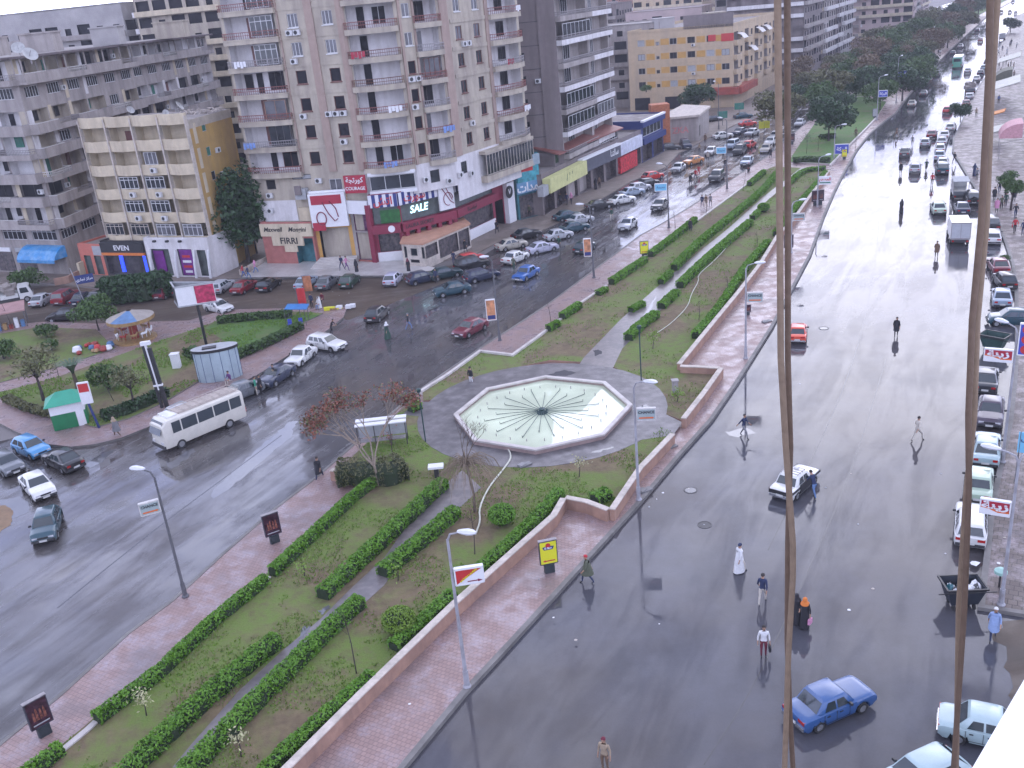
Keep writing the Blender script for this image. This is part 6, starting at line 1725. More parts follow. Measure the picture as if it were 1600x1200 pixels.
def person(px, pose, az, top, bottom, label, head='hair', headc=None, robe=None, coat=None, bag=None, group=PG, z=.004, size=1.0, shoes=None):
 """px = where the feet touch the ground"""
 p = G(px[0], px[1], z)
 me, hp, hz = POSE[pose]
 o = link('person', me); o.location = (p.x, p.y, z)
 a = (az_road(p.x, p.y)+(0 if az[0] == 'a' else 180)+(float(az[1:]) if len(az) > 1 else 0)) if isinstance(az, str) else az
 o.rotation_euler = (0, 0, -radians(a)); o.scale = (size,)*3
 for i, mm in ((1, C_[top]), (2, C_[bottom])):
  o.material_slots[i].link = 'OBJECT'; o.material_slots[i].material = mm
 tag(o, label, 'person', group)
 h = link({'hair': 'hair', 'cap': 'cap', 'scarf': 'headscarf'}[head], head_mesh(head, hp), o)
 if headc: slotmat(h, C_[headc])
 link('face_features', face_mesh(hp), o)
 if robe: r = link('robe', robe_mesh(.06, 1.30, .235, .17, pose), o); slotmat(r, C_[robe])
 if coat: r = link('coat', robe_mesh(.55, 1.32, .235, .185, pose), o); slotmat(r, C_[coat])
 if bag:
  hand = {'stand': (-.27, .04, .74), 'walk': (-.25, .28, .80), 'stride': (-.24, .36, .92), 'bag': (-.28, .03, .74), 'lean': (-.2, .48, 1.0), 'sit': (-.16, .34, .6)}[pose]
  b = MB(); b.box(-.05, .05, -.15, .15, -.36, -.08); b.tube([(0, -.1, -.08), (0, -.04, .0), (0, .04, .0), (0, .1, -.08)], .008, 4)
  q = link('handbag', b.mesh('handbag', [C_[bag]]), loc=None); q.matrix_world = o.matrix_basis @ Matrix.Translation(hand)
  q.location = o.matrix_basis @ Vector(hand); tag(q, bag+' bag carried by the '+' '.join(label.replace('person', 'walker').split()[:9]), 'bag', 'bags carried by walkers')
 return o
person((1191, 943), 'walk', 'a-4', 'navy', 'cream', 'person in navy jacket and pale trousers walking on the wet road with back turned')
person((1155, 894), 'walk', 'a30', 'white', 'cream', 'person in long white robe and dark cap crossing near the kerb', head='cap', headc='navy', robe='white')
person((1257, 981), 'bag', 't10', 'black', 'black', 'person in orange headscarf and black robe beside the rope', head='scarf', headc='orange', robe='black', bag='pink')
person((1244, 975), 'stand', 't5', 'black', 'black', 'person all in black almost hidden behind the rope', head='scarf', headc='black', robe='black')
person((1193, 1026), 'stand', 't-25', 'white', 'maroon', 'person in white shirt and maroon trousers holding a dark bag', bag='black')
person((946, 1205), 'stand', 't0', 'tan', 'brown', 'person in tan jacket cut by the bottom edge of the photo', head='hair', headc='maroon')
person((919, 911), 'walk', 't60', 'olive', 'navy', 'person in olive jacket and red cap standing at the median kerb', head='cap', headc='red', coat='olive')
person((1162, 683), 'stride', 't-70', 'navy', 'grey', 'person in dark jacket striding at the puddle by the kerb')
person((1432, 689), 'stride', 'a40', 'cream', 'cream', 'person in cream clothes with shoulder strap striding over the mirror wet road')
person((1400, 526), 'walk', 't0', 'black', 'black', 'person in black walking alone in the middle of the wide wet road', coat='black')
person((1463, 402), 'bag', 't8', 'brown', 'black', 'person in dark brown jacket beside the white box truck', coat='brown')
person((1408, 333), 'walk', 'a20', 'black', 'black', 'person in black robe crossing the glaring road above the middle', head='scarf', headc='black', robe='black')
person((1272, 777), 'lean', 'a-60', 'navy', 'jeans', 'person in navy top and blue jeans bending to the taxi window')
person((1551, 998), 'walk', 't-4', 'paleblue', 'navy', 'person in pale blue jacket and white cap wading at the corner kerb', head='cap', headc='white', coat='paleblue')
person((1407, 272), 'stand', 'a0', 'black', 'black', 'person in black standing left of the silver hatchback', coat='black')
person((1400, 215), 'stride', 'a50', 'brown', 'brown', 'person striding across the bright road below the beige sedan')
person((1425, 228), 'walk', 'a0', 'grey', 'grey', 'person in grey behind the dark grey sedan')
person((1456, 290), 'stand', 'a0', 'red', 'black', 'person in dark red at the rear corner of the parked row')
o = person((1447, 266), 'sit', 'a0', 'darkgreen', 'black', 'person in dark green riding the motorbike away', group='motorbike riders'); o.location = (MB1.location.x, MB1.location.y-.1, .30); o.rotation_euler = MB1.rotation_euler
o = person((1170, 268), 'sit', 't0', 'black', 'black', 'person with a red helmet riding the motorbike towards the viewer', head='cap', headc='red', group='motorbike riders'); o.location = (MB2.location.x, MB2.location.y, .30); o.rotation_euler = MB2.rotation_euler
person((500, 750), 'stride', 'a-20', 'black', 'navy', 'person in a black knee coat stepping off the pavement by the planter', coat='black')
person((606, 530), 'walk', 'a20', 'black', 'darkgreen', 'person in dark robe with white shoulder cloth crossing the left road', robe='darkgreen', head='scarf', headc='white')
person((639, 516), 'walk', 'a30', 'black', 'jeans', 'person in black jacket and jeans crossing the left road', head='cap', headc='grey')
person((737, 604), 'stand', 'a10', 'black', 'white', 'person in dark vest and white trousers standing by the fountain')
person((185, 683), 'walk', 't60', 'grey', 'brown', 'person with pale headscarf walking on the curved park pavement', head='scarf', headc='tan', coat='grey')
person((361, 601), 'sit', 't0', 'purple', 'cream', 'person sitting against the pale blue kiosk', z=.18)
person((402, 618), 'stand', 70, 'green', 'cream', 'person in a green top at the bonnet of the blue grey sedan')
person((409, 615), 'stand', 70, 'black', 'black', 'person in black beside the one in green', coat='black')
person((431, 598), 'bag', 't20', 'black', 'tan', 'person in black with a long tan cloth beside the navy sedan', robe='tan')
person((519, 524), 'lean', 100, 'black', 'black', 'person in black bending over behind the white estate')
person((500, 482), 'sit', 't0', 'white', 'paleblue', 'person in white robe sitting by the goods at the park tip', z=.18, robe='white')
person((505, 474), 'sit', 't0', 'maroon', 'black', 'person in maroon sitting on the ground at the park tip', z=.18)
person((488, 482), 'stand', 't0', 'navy', 'black', 'person in navy standing under the poster at the park tip', z=.18)
person((381, 434), 'walk', 90, 'red', 'blue', 'person in red at the left edge of the marble terrace', z=.12)
person((389, 436), 'walk', 90, 'navy', 'jeans', 'person in jeans at the left edge of the marble terrace', z=.12)
person((400, 428), 'walk', 60, 'pink', 'jeans', 'person in pink headscarf stepping up to the marble terrace', head='scarf', headc='pink', z=.12)
person((535, 421), 'stride', 200, 'navy', 'navy', 'person in dark blue hurrying down the flight of steps', z=.45)
person((542, 422), 'stride', 120, 'pink', 'purple', 'person in a mauve dress running before the steps', z=.45)
person((558, 427), 'stand', 200, 'black', 'black', 'person in black robe at the foot of the steps', head='scarf', headc='black', robe='black', z=.12)
person((639, 426), 'stand', 200, 'black', 'black', 'person in black robe at the corner of the cream annex', head='scarf', headc='maroon', robe='black', z=.12)
person((710, 414), 'walk', 180, 'navy', 'navy', 'person in navy behind the red hatchback', z=.12)
person((728, 395), 'walk', 200, 'black', 'black', 'person in black before the annex glass front', z=.12, coat='black')
person((682, 443), 'stand', 190, 'navy', 'black', 'person in navy standing between two parked sedans')
person((777, 364), 'stride', 200, 'black', 'black', 'person in long black coat passing the white pylon', z=.12, coat='black')
person((828, 339), 'stand', 200, 'olive', 'black', 'person in olive jacket outside the blue glass shop', z=.12)
person((803, 423), 'stand', 150, 'olive', 'darkgreen', 'person in dark green and a lime vest directing the traffic', head='cap', headc='black')
person((876, 320), 'stand', 200, 'black', 'black', 'person in black at the left of the group under the yellow canopy', z=.12, coat='black')
person((886, 320), 'stand', 170, 'navy', 'black', 'person in navy in the group under the yellow canopy', z=.12)
person((893, 319), 'walk', 170, 'pink', 'black', 'person in pink in the group under the yellow canopy', z=.12, head='scarf', headc='pink')
person((931, 296), 'stand', 190, 'black', 'black', 'person in black robe outside the slate fascia shop', z=.12, robe='black', head='scarf', headc='black')
person((937, 294), 'stand', 190, 'brown', 'black', 'person in brown next to the black robe outside the slate fascia shop', z=.12)
person((956, 345), 'walk', 't0', 'darkgreen', 'cream', 'person in dark green walking between parked row and silver sedan')
person((874, 390), 'walk', 't0', 'darkgreen', 'black', 'person in dark green behind the lavender sedan')
person((1079, 289), 'walk', 't0', 'black', 'black', 'person in black leading three walkers on the left street', coat='black')
person((1087, 281), 'walk', 't0', 'red', 'navy', 'person in dark red, second of three walkers on the left street')
person((1092, 275), 'walk', 't0', 'red', 'red', 'person all in red, last of three walkers on the left street')
person((1079, 363), 'stand', 'a0', 'black', 'navy', 'person in dark coat at the hedge end on the left pavement', coat='black', z=.2)
person((1097, 324), 'walk', 'a0', 'navy', 'navy', 'person in navy, left one of three walking abreast', z=.2)
person((1103, 324), 'walk', 'a0', 'brown', 'tan', 'person in brown, middle one of three walking abreast', z=.2)
person((1110, 323), 'walk', 'a0', 'grey', 'grey', 'person in grey, right one of three walking abreast', z=.2)
person((1102, 223), 'stand', 't0', 'brown', 'black', 'person in a thick brown coat at the yard corner', coat='brown')
person((1093, 239), 'stand', 't0', 'tan', 'black', 'person in a tan top in the yard gate')
person((1106, 253), 'walk', 't0', 'cream', 'black', 'person in cream top before the turning white car')
person((1130, 249), 'walk', 't0', 'black', 'black', 'person carrying a pale blue sheet near the lamp post', headc='black')
person((1133, 264), 'walk', 't0', 'black', 'navy', 'person in black beside the dark grey pickup-like car')
person((1204, 247), 'walk', 'a0', 'black', 'black', 'person in black at the median edge beside the beige car', z=.2, coat='black')
person((1337, 82+133), 'walk', 'a0', 'brown', 'olive', 'person in olive by the thin sapling on the right paved strip', z=.2)
person((1454, 130), 'walk', 'a0', 'white', 'brown', 'person in white on the median pavement beyond the blue sign', z=.2)
person((1466, 86), 'walk', 'a0', 'black', 'black', 'person in black under the far street lamps', z=.2)
person((1469, 86), 'walk', 'a0', 'white', 'grey', 'person in white beside the one in black under the far street lamps', z=.2)
person((1291, 100), 'stand', 't0', 'black', 'black', 'person in black, first in the knot on the far left street')
person((1286, 99), 'stand', 't0', 'tan', 'black', 'person in tan, second in the knot on the far left street')
person((1297, 92), 'stand', 't0', 'navy', 'black', 'person in navy, alone near the reddish hatchback')
RG = 'people on the right pavement'
for px, ps, a, t_, b_, lab, kw in (
 ((1491, 256), 'stride', 230, 'black', 'black', 'person in black with swinging arms on the wet right pavement', {}),
 ((1522, 275), 'stride', 'a0', 'navy', 'black', 'person in navy cloak in front of a smaller one', dict(robe='navy', head='scarf', headc='navy')),
 ((1526, 282), 'walk', 'a0', 'grey', 'black', 'person in grey just behind the navy cloak', {}),
 ((1533, 300), 'stand', 't0', 'black', 'black', 'person in black left of the rope on the right pavement', dict(coat='black')),
 ((1553, 314), 'walk', 'a0', 'black', 'black', 'person in black coat, first of a crowd near the clipped trees', dict(coat='black')),
 ((1561, 302), 'walk', 't0', 'black', 'navy', 'person in black and navy, second of the crowd near the clipped trees', {}),
 ((1557, 332), 'stand', 't0', 'pink', 'black', 'person in a pink shawl with black hair', dict(coat='pink')),
 ((1564, 328), 'stand', 't0', 'olive', 'black', 'person in olive beside the pink shawl', {}),
 ((1571, 323), 'walk', 'a0', 'darkgreen', 'black', 'person in dark green under the clipped tree', {}),
 ((1584, 315), 'stand', 'a0', 'black', 'black', 'person in black under the right clipped tree', dict(coat='black')),
 ((1586, 341), 'stride', 't0', 'black', 'navy', 'person in black striding above the one in red', {}),
 ((1585, 364), 'stride', 'a0', 'red', 'black', 'person in a bright red jacket on the right pavement', dict(bag='red')),
 ((1598, 368), 'stand', 'a0', 'navy', 'navy', 'person in navy cut by the right edge', {}),
 ((1525, 183), 'walk', 't0', 'tan', 'olive', 'person in tan walking on the glaring right pavement', {}),
 ((1538, 187), 'stand', 'a0', 'black', 'black', 'person in black behind the rope farther up', {}),
 ((1560, 162), 'stand', 'a0', 'blue', 'black', 'person in blue near the tarpaulin cafe', {}),
 ((1567, 103), 'stand', 't0', 'white', 'cream', 'person in white in the far crowd on the right', {}),
 ((1572, 100), 'stand', 'a0', 'black', 'black', 'person in black in the far crowd on the right', {}),
 ((1562, 99), 'walk', 'a0', 'grey', 'black', 'person in grey in the far crowd on the right', {}),
 ((1573, 84), 'walk', 'a0', 'white', 'white', 'person in a white robe in the far crowd on the right', dict(robe='white')),
 ((1566, 80), 'walk', 't0', 'navy', 'black', 'person in navy in the far crowd on the right', {}),
 ((1580, 70), 'walk', 't0', 'black', 'black', 'person in black at the back of the far crowd on the right', {})):
 person(px, ps, a, t_, b_, lab, group=RG, z=.18, **kw)
rp_ = random.Random(12)
for i in range(18):
 person((rp_.uniform(1556, 1590), rp_.uniform(66, 150)), rp_.choice(('stand', 'walk', 'bag')), rp_.uniform(0, 360), rp_.choice(('black', 'navy', 'grey', 'brown', 'white')), 'black', 'person in the distant crowd by the tarpaulin cafe', group='distant crowd by the tarpaulin cafe', z=.18)
# ==== vegetation
def leaf_mat(name, c1, c2, sc=2.5):
 def f(nt, n, p):
  g = n.new('ShaderNodeNewGeometry')
  c = nmix(nt, nrange(nt, nnoise(nt, g.outputs['Position'], sc, 4, .7), .32, .68), c1, c2)
  c = nmix(nt, nmath(nt, 'MULTIPLY', g.outputs['Random Per Island'], .5), c, [x*1.7 for x in c2])
  nt.links.new(c, p.inputs['Base Color']); p.inputs['Roughness'].default_value = .55
  p.inputs['Specular IOR Level'].default_value = .35
 return node_mat(name, f)
M_HEDGE = leaf_mat('hedge_leaves', (.050, .135, .010), (.10, .215, .018))
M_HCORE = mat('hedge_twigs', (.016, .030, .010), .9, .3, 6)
M_LDARK = leaf_mat('dark_leaves', (.012, .035, .012), (.028, .062, .020), 1.2)
M_LMID = leaf_mat('mid_green_leaves', (.026, .062, .014), (.055, .10, .022), 1.2)
M_LOLIVE = leaf_mat('olive_leaves', (.050, .055, .022), (.10, .10, .040), 1.2)
M_LBROWN = leaf_mat('brown_leaves', (.075, .05, .028), (.13, .095, .05), 1.2)
M_LRED = leaf_mat('red_brown_leaves', (.10, .022, .018), (.17, .06, .035), 3)
M_LPALE = leaf_mat('pale_dry_leaves', (.22, .21, .11), (.32, .31, .17), 3)
M_LYEL = leaf_mat('yellow_green_leaves', (.09, .16, .02), (.14, .22, .03), 3)
M_BARK = mat('bark', (.10, .075, .055), .9, .25, 8)
M_BARKP = mat('pale_bark', (.24, .19, .15), .9, .25, 8)
M_BARKD = mat('dark_bark', (.045, .035, .03), .9, .25, 8)
rv = random.Random(21)
def rnd_quad(b, c, s_, mi=0, up=.3, elong=1.5):
 a, e = rv.uniform(0, 2*pi), rv.uniform(-1, 1)
 n = Vector((cos(a)*math.sqrt(1-e*e), sin(a)*math.sqrt(1-e*e), abs(e)*(1-up)+up*1.0)).normalized()
 u = n.orthogonal().normalized(); v = n.cross(u); t = rv.uniform(0, pi)
 u, v = u*cos(t)+v*sin(t), v*cos(t)-u*sin(t)
 s2 = s_*rv.uniform(.5, .9)
 c = Vector(c)
 b.add([c-u*s_*elong*.5, c+v*s2*.5, c+u*s_*elong*.5, c-v*s2*.5], [(0, 1, 2, 3)], mi)
def hedge(px, label, w_=.85, h=.75, z=BZ, dens=230, leaf=.13, group='clipped hedges of the median', mt=None, name='hedge'):
 w_ *= .68; h *= .84
 P = resample(smooth_line([Vector(p[:2]) for p in GL(px, z+h*.5)], 2), .35)
 c = P[len(P)//2]; Q = [(p.x-c.x, p.y-c.y) for p in P]
 r = empty(name, (c.x, c.y, z)); tag(r, label, 'hedge' if name == 'hedge' else 'bushes', group)
 b = MB(); Lt, Rt = [], []
 n = len(Q)
 for i in range(n):
  k = 1+.16*sin(i*1.3)+rv.uniform(-.10, .10)
  ww = w_*.5*k*.86; hh = h*(.82+rv.uniform(-.08, .08))
  a = Vector(Q[max(i-1, 0)]); d = (Vector(Q[min(i+1, n-1)])-a).normalized(); nn = Vector((-d.y, d.x))
  q = Vector(Q[i])
  for s_, zz in ((-1, 0), (-1, hh*.8), (-.6, hh), (.6, hh), (1, hh*.8), (1, 0)): b.v.append((q.x+nn.x*ww*s_, q.y+nn.y*ww*s_, zz))
 for i in range(n-1):
  for k in range(5): b.f.append((i*6+k, i*6+k+1, (i+1)*6+k+1, (i+1)*6+k)); b.m.append(0)
 b.f.append((0, 1, 2, 3, 4, 5)); b.m.append(0); e = (n-1)*6; b.f.append((e+5, e+4, e+3, e+2, e+1, e)); b.m.append(0)
 b.build('branches', M_HCORE, r)
 lf = MB(); L_ = sum((Vector(Q[i+1])-Vector(Q[i])).length for i in range(n-1))
 for _ in range(int(L_*dens)):
  t = rv.uniform(0, n-1.001); i = int(t); q = Vector(Q[i]).lerp(Vector(Q[i+1]), t-i)
  d = (Vector(Q[i+1])-Vector(Q[i])).normalized(); nn = Vector((-d.y, d.x))
  lump = 1+.07*sin(t*.9+1.7)+.06*sin(t*2.3)
  side = rv.random()
  if side < .5: s_ = rv.uniform(-1, 1); zz = h*(.93+.10*lump*rv.uniform(.4, 1.2)-.12*abs(s_)**3)
  else: s_ = rv.choice((-1, 1))*rv.uniform(.86, 1.06); zz = h*rv.uniform(.04, .97)
  q = q+nn*(w_*.5*s_*lump)
  rnd_quad(lf, (q.x, q.y, zz), leaf*rv.uniform(.7, 1.3))
 lf.build('leaves', mt or M_HEDGE, r)
 return r
HD = [([(150, 1122), (200, 1086), (246, 1052), (292, 1008), (346, 958), (415, 904)], 'outer hedge of the near bed, running beside the left paved strip from the bottom', .8, .7),
 ([(425, 893), (472, 850), (517, 808), (560, 768), (603, 738)], 'outer hedge ending under the red leaved tree', .8, .75),
 ([(30, 1215), (60, 1195), (95, 1168)], 'short hedge end at the bottom left corner', .8, .7),
 ([(180, 1222), (245, 1158), (308, 1100), (370, 1048), (433, 998)], 'thick hedge left of the garden path at the bottom', 1.25, .8),
 ([(503, 928), (560, 876), (620, 822), (672, 772), (692, 754)], 'thick hedge left of the garden path below the fountain', 1.2, .8),
 ([(262, 1230), (330, 1165), (400, 1093), (460, 1035), (505, 990), (562, 938)], 'long hedge right of the garden path at the bottom', 1.1, .8),
 ([(597, 893), (640, 858), (680, 825), (712, 798)], 'thick hedge right of the garden path near the bare tree', 1.2, .8),
 ([(395, 1225), (440, 1180), (510, 1118), (582, 1056)], 'hedge behind the tan wall at the bottom', .9, .7),
 ([(614, 1010), (660, 972), (707, 928)], 'loose hedge behind the tan wall beside the lower round bush', 1.0, .6),
 ([(735, 902), (790, 855), (846, 802), (874, 768)], 'loose hedge behind the tan wall near the upper round bush', 1.0, .65),
 ([(928, 780), (950, 770)], 'small bush inside the wall corner below the fountain', 1.3, .75),
 ([(857, 513), (872, 505)], 'small bush by the white rim next to the bare sapling', .9, .7),
 ([(878, 494), (905, 476)], 'short hedge by the white rim right of the bare sapling', 1.0, .75),
 ([(934, 458), (946, 452)], 'tiny bush in the gap of the white rim', 1.0, .6),
 ([(955, 440), (982, 422), (1008, 405)], 'hedge by the white rim below the yellow lightbox of the left paved strip', 1.0, .8),
 ([(1016, 397), (1050, 372), (1086, 343)], 'hedge by the white rim above that yellow lightbox', 1.0, .8),
 ([(1171, 287), (1194, 268)], 'short hedge at the far corner by the motorbike', 1.0, .8),
 ([(985, 484), (1005, 474)], 'low bushes left of the upper path beside a puddle', .9, .6),
 ([(1032, 440), (1048, 426)], 'loose hedge left of the upper path', 1.0, .7),
 ([(1053, 418), (1090, 380), (1130, 348), (1190, 300), (1213, 271)], 'long hedge left of the upper path', 1.15, .85),
 ([(982, 527), (1000, 508), (1025, 490)], 'bushy hedge end right of the upper path by a garden lamp', 1.2, .75),
 ([(1033, 478), (1057, 456)], 'bushes right of the upper path', 1.2, .7),
 ([(1062, 445), (1100, 408), (1140, 374), (1172, 347)], 'long hedge right of the upper path', 1.2, .85),
 ([(1176, 340), (1186, 330)], 'low bush beside the small ball in the upper bed', 1.0, .7),
 ([(1232, 286), (1256, 265), (1290, 263)], 'hedge bending round the far end of the upper bed', 1.0, .75),
 ([(1086, 524), (1122, 485), (1163, 418), (1200, 378)], 'hedge behind the tan wall of the upper bed, nearer half', 1.0, .75),
 ([(1212, 365), (1245, 322), (1270, 295), (1290, 270)], 'hedge behind the tan wall of the upper bed, farther half', 1.0, .75),
 ([(640, 638), (655, 632)], 'bright bush beside the little paved gap left of the fountain', 1.2, .7),
 ([(528, 738), (560, 735), (600, 738), (628, 728)], 'brown green bush in the planter below the red leaved tree', 2.9, 1.6),
 ([(1240, 250), (1265, 248), (1295, 250)], 'dark hedge across the near end of the green lawn', 1.6, .9),
 ([(1280, 214), (1305, 212)], 'dark low shrub band on the green lawn', 2.0, .9)]
for i, (px, lab, w_, h) in enumerate(HD):
 d = G(*px[0]).length
 hedge(px, lab, w_, h, dens=int(max(110, 480-d*2.6)), leaf=.085+d*.0008, z=BZ if i < 29 else .36, mt=M_HEDGE if 'brown' not in lab and 'dark' not in lab else (M_LOLIVE if 'brown' in lab else M_LMID))
PKG = 'bushes of the little park'
for px, lab, w_, h, mt in (
 ([(340, 500), (400, 494), (455, 490)], 'clipped hedge along the side street edge of the park', 1.3, .8, M_LMID),
 ([(368, 555), (410, 537), (470, 508)], 'clipped hedge along the pavement behind the pale blue kiosk', 1.3, .8, M_LMID),
 ([(160, 650), (205, 636), (258, 612)], 'loose dark bushes at the tall black and white totem', 1.6, .9, M_LDARK),
 ([(10, 622), (50, 640), (95, 648)], 'low scrubby hedge behind the curved pavement at the left', 1.0, .6, M_LOLIVE),
 ([(160, 455), (200, 450), (235, 447), (262, 440)], 'big dark bushes between the parked cars', 5.5, 3.0, M_LDARK),
 ([(295, 548), (312, 556), (335, 552)], 'ring of bushes round the foot of the billboard', 1.8, .9, M_LMID)):
 hedge(px, lab, w_, h, z=.27, dens=int(110*max(1, w_/2)), leaf=.26 if w_ < 5 else .4, group=PKG, mt=mt, name='bushes')
def crown_mesh(name, R, Hc, n, leaf, mt, seed, lumps=12, gap=.0, branches=True, bark=None):
 rr_ = random.Random(seed); b = MB()
 cs = []
 for i in range(lumps):
  a = 2*pi*i/lumps*2.4+rr_.uniform(0, 1); q = rr_.uniform(.25, .72)
  cs.append((R*q*cos(a), R*q*sin(a), rr_.uniform(-.35, .55)*Hc, R*rr_.uniform(.32, .52)))
 cs.append((0, 0, .1*Hc, R*.55))
 for i in range(n):
  cx, cy, cz, cr_ = cs[rr_.randrange(len(cs))]
  a, e = rr_.uniform(0, 2*pi), rr_.uniform(-.75, 1)
  q = cr_*rr_.uniform(.62, 1.08); s_ = math.sqrt(1-e*e)
  rnd_quad(b, (cx+q*s_*cos(a), cy+q*s_*sin(a), cz+q*e*Hc/R*1.0), leaf*rr_.uniform(.6, 1.3))
 return b.mesh('crown', [mt]), cs
def trunk_mesh(cs, zc, r0, mt, seed=0, lean=.0):
 rr_ = random.Random(seed); b = MB()
 top = (lean, 0, zc*.62)
 b.tube([(0, 0, 0), (lean*.3, .05, zc*.3), top], [r0, r0*.75, r0*.55], 8)
 for cx, cy, cz, cr_ in cs:
  e = Vector((cx, cy, zc+cz)); m_ = Vector(top).lerp(e, .5)+Vector((rr_.uniform(-.2, .2), rr_.uniform(-.2, .2), .2))
  b.tube([top, m_, e], [r0*.4, r0*.25, r0*.08], 5)
 return b.mesh('trunk', [mt])
_tk = {}
def tree(px, kind, label, scale=1.0, zc=None, group='trees of the median', cat='tree', rot=None, ground=.3, name='street_tree'):
 """px = where the middle of the crown shows"""
 K_ = dict(dark=(3.7, 2.9, 4200, .36, M_LDARK, 3.3), mid=(3.5, 2.7, 4000, .36, M_LMID, 3.2), olive=(3.8, 2.7, 3200, .35, M_LOLIVE, 3.6), brown=(3.7, 2.7, 2400, .33, M_LBROWN, 3.6), tall=(3.7, 5.6, 6500, .42, M_LDARK, 5.4), clip=(1.5, 1.2, 2200, .2, M_LMID, 2.9), small=(1.4, 1.2, 900, .2, M_LMID, 2.2), sparse=(2.2, 1.6, 700, .22, M_LOLIVE, 3.2), bush=(1.6, 1.1, 1500, .22, M_LMID, 1.0))[kind]
 if kind not in _tk:
  cm, cs = crown_mesh('crown', K_[0], K_[1], K_[2], K_[3], K_[4], hash(kind) % 97 if False else len(kind)*7+ord(kind[0]))
  _tk[kind] = (cm, trunk_mesh(cs, K_[5], .16 if kind not in ('tall',) else .28, M_BARKD, 3))
 zc_ = K_[5]*scale+ground
 p = G(px[0], px[1], zc_)
 r = empty(name, (p.x, p.y, ground), rot if rot is not None else rv.uniform(0, 6.28)); r.scale = (scale, scale, scale*rv.uniform(.92, 1.1)); tag(r, label, cat, group)
 link('trunk', _tk[kind][1], r); link('crown', _tk[kind][0], r, (0, 0, K_[5]))
 return r
for i, (px, k, s_, lab) in enumerate((
 ((1219, 170), 'olive', 1.25, 'olive brown umbrella shaped tree with bare trunk nearest on the left side of the median'),
 ((1300, 132), 'olive', 1.25, 'large olive brown tree above the dark green one on the lawn'),
 ((1296, 182), 'dark', 1.15, 'dark green tree standing on the green lawn'),
 ((1322, 112), 'mid', 1.2, 'mid green tree behind the large olive brown one'),
 ((1350, 108), 'brown', 1.2, 'brown half bare tree in the first tree row'),
 ((1376, 146), 'mid', .95, 'mid green tree by the first blue pole sign'),
 ((1372, 125), 'dark', 1.2, 'dark tree left of the second blue pole sign'),
 ((1412, 122), 'dark', 1.3, 'dark wide tree right of the second blue pole sign'),
 ((1400, 102), 'dark', 1.2, 'dark tree behind the lamp with the double arm'),
 ((1434, 108), 'mid', 1.1, 'green tree close to the right paved strip beside the yellow sign'),
 ((1390, 70), 'mid', 1.5, 'rounded green tree beside the far traffic jam'),
 ((1362, 82), 'brown', 1.4, 'brown tree left of the rounded green one'),
 ((1375, 62), 'olive', 1.4, 'olive tree behind the rounded green one'),
 ((1428, 50), 'mid', 1.6, 'green tree in the thick part of the median wood'),
 ((1460, 68), 'brown', 1.3, 'orange brown tree beside the far lamps'),
 ((1440, 78), 'olive', 1.2, 'olive tree behind the white rail'),
 ((1448, 38), 'olive', 1.6, 'olive tree in the thick part of the median wood'),
 ((1475, 35), 'brown', 1.6, 'brown tree in the thick part of the median wood'),
 ((1487, 24), 'dark', 1.6, 'dark tree near the end of the median wood'),
 ((1500, 15), 'brown', 1.7, 'reddish brown tree near the end of the median wood'),
 ((1516, 8), 'mid', 1.7, 'green tree near the end of the median wood'),
 ((1530, 2), 'dark', 1.7, 'dark tree at the very end of the median wood'),
 ((1482, 52), 'mid', 1.3, 'green tree next to the far kerb'),
 ((1505, 32), 'olive', 1.4, 'olive tree next to the far kerb'),
 ((1412, 88), 'mid', 1.1, 'green tree in front of the double arm lamp'),
 ((1338, 130), 'dark', 1.05, 'dark tree behind the white rail of the cross path'))):
 tree(px, k, lab, s_*1.12)
OT = 'trees beyond the median'
tree((1091, 150), 'dark', 'dense dark tree before the tan block with ochre panels', 1.25, group=OT)
tree((374, 335), 'tall', 'tall dense dark tree between ochre wall and beige tower', 1.15, group=OT)
tree((395, 362), 'dark', 'lower dark tree at the foot of the tall dense one', .9, group=OT)
tree((1502, 174), 'dark', 'dark green street tree growing out of the parked row', .6, group=OT)
tree((1580, 36), 'dark', 'dark street tree at the far right pavement', 1.0, group=OT)
tree((1395, 18), 'mid', 'green tree before the white block far up the left street', 1.5, group=OT)
tree((1250, 108), 'brown', 'grey brown bare tree beside the far left street', 1.2, group=OT)
tree((1238, 122), 'brown', 'thin brown tree behind the rope on the far left street', 1.0, group=OT)
tree((1583, 294), 'clip', 'clipped round street tree at the right pavement, nearer one', .9, group=OT, ground=.18)
tree((1574, 277), 'clip', 'clipped round street tree at the right pavement, farther one', .8, group=OT, ground=.18)
tree((147, 487), 'mid', 'green tree beside the merry-go-round', .65, group=OT)
tree((52, 572), 'sparse', 'sparse olive tree with forked dark trunk on the park lawn', 1.0, group=OT)
tree((166, 588), 'bush', 'wide olive green shrub on the park lawn', 1.15, group=PKG, name='shrub', cat='shrub')
tree((200, 592), 'sparse', 'thin pale tree right of the wide shrub on the park lawn', .8, group=OT)
tree((70, 515), 'bush', 'bushy plant beside the black hatchback', .8, group=PKG, name='shrub', cat='shrub')
tree((78, 538), 'bush', 'bright green plant on the scrubby lawn', .6, group=PKG, name='shrub', cat='shrub')
tree((2, 545), 'bush', 'dark shrub cut by the left edge', 1.0, group=PKG, name='shrub', cat='shrub')
tree((40, 432), 'bush', 'shrubs before the blue awning shop', 1.4, group=PKG, name='shrub', cat='shrub')
tree((112, 645), 'bush', 'small shrub before the green kiosk', .55, group=PKG, name='shrub', cat='shrub')
tree((1011, 183), 'bush', 'roof garden shrub above the slate fascia shops', .9, group='roof garden plants', name='shrub', cat='shrub').location.z = 6.6
tree((1570, 403), 'bush', 'small weed clump on the right pavement', .35, group=PKG, name='shrub', cat='shrub')
rt = random.Random(4)
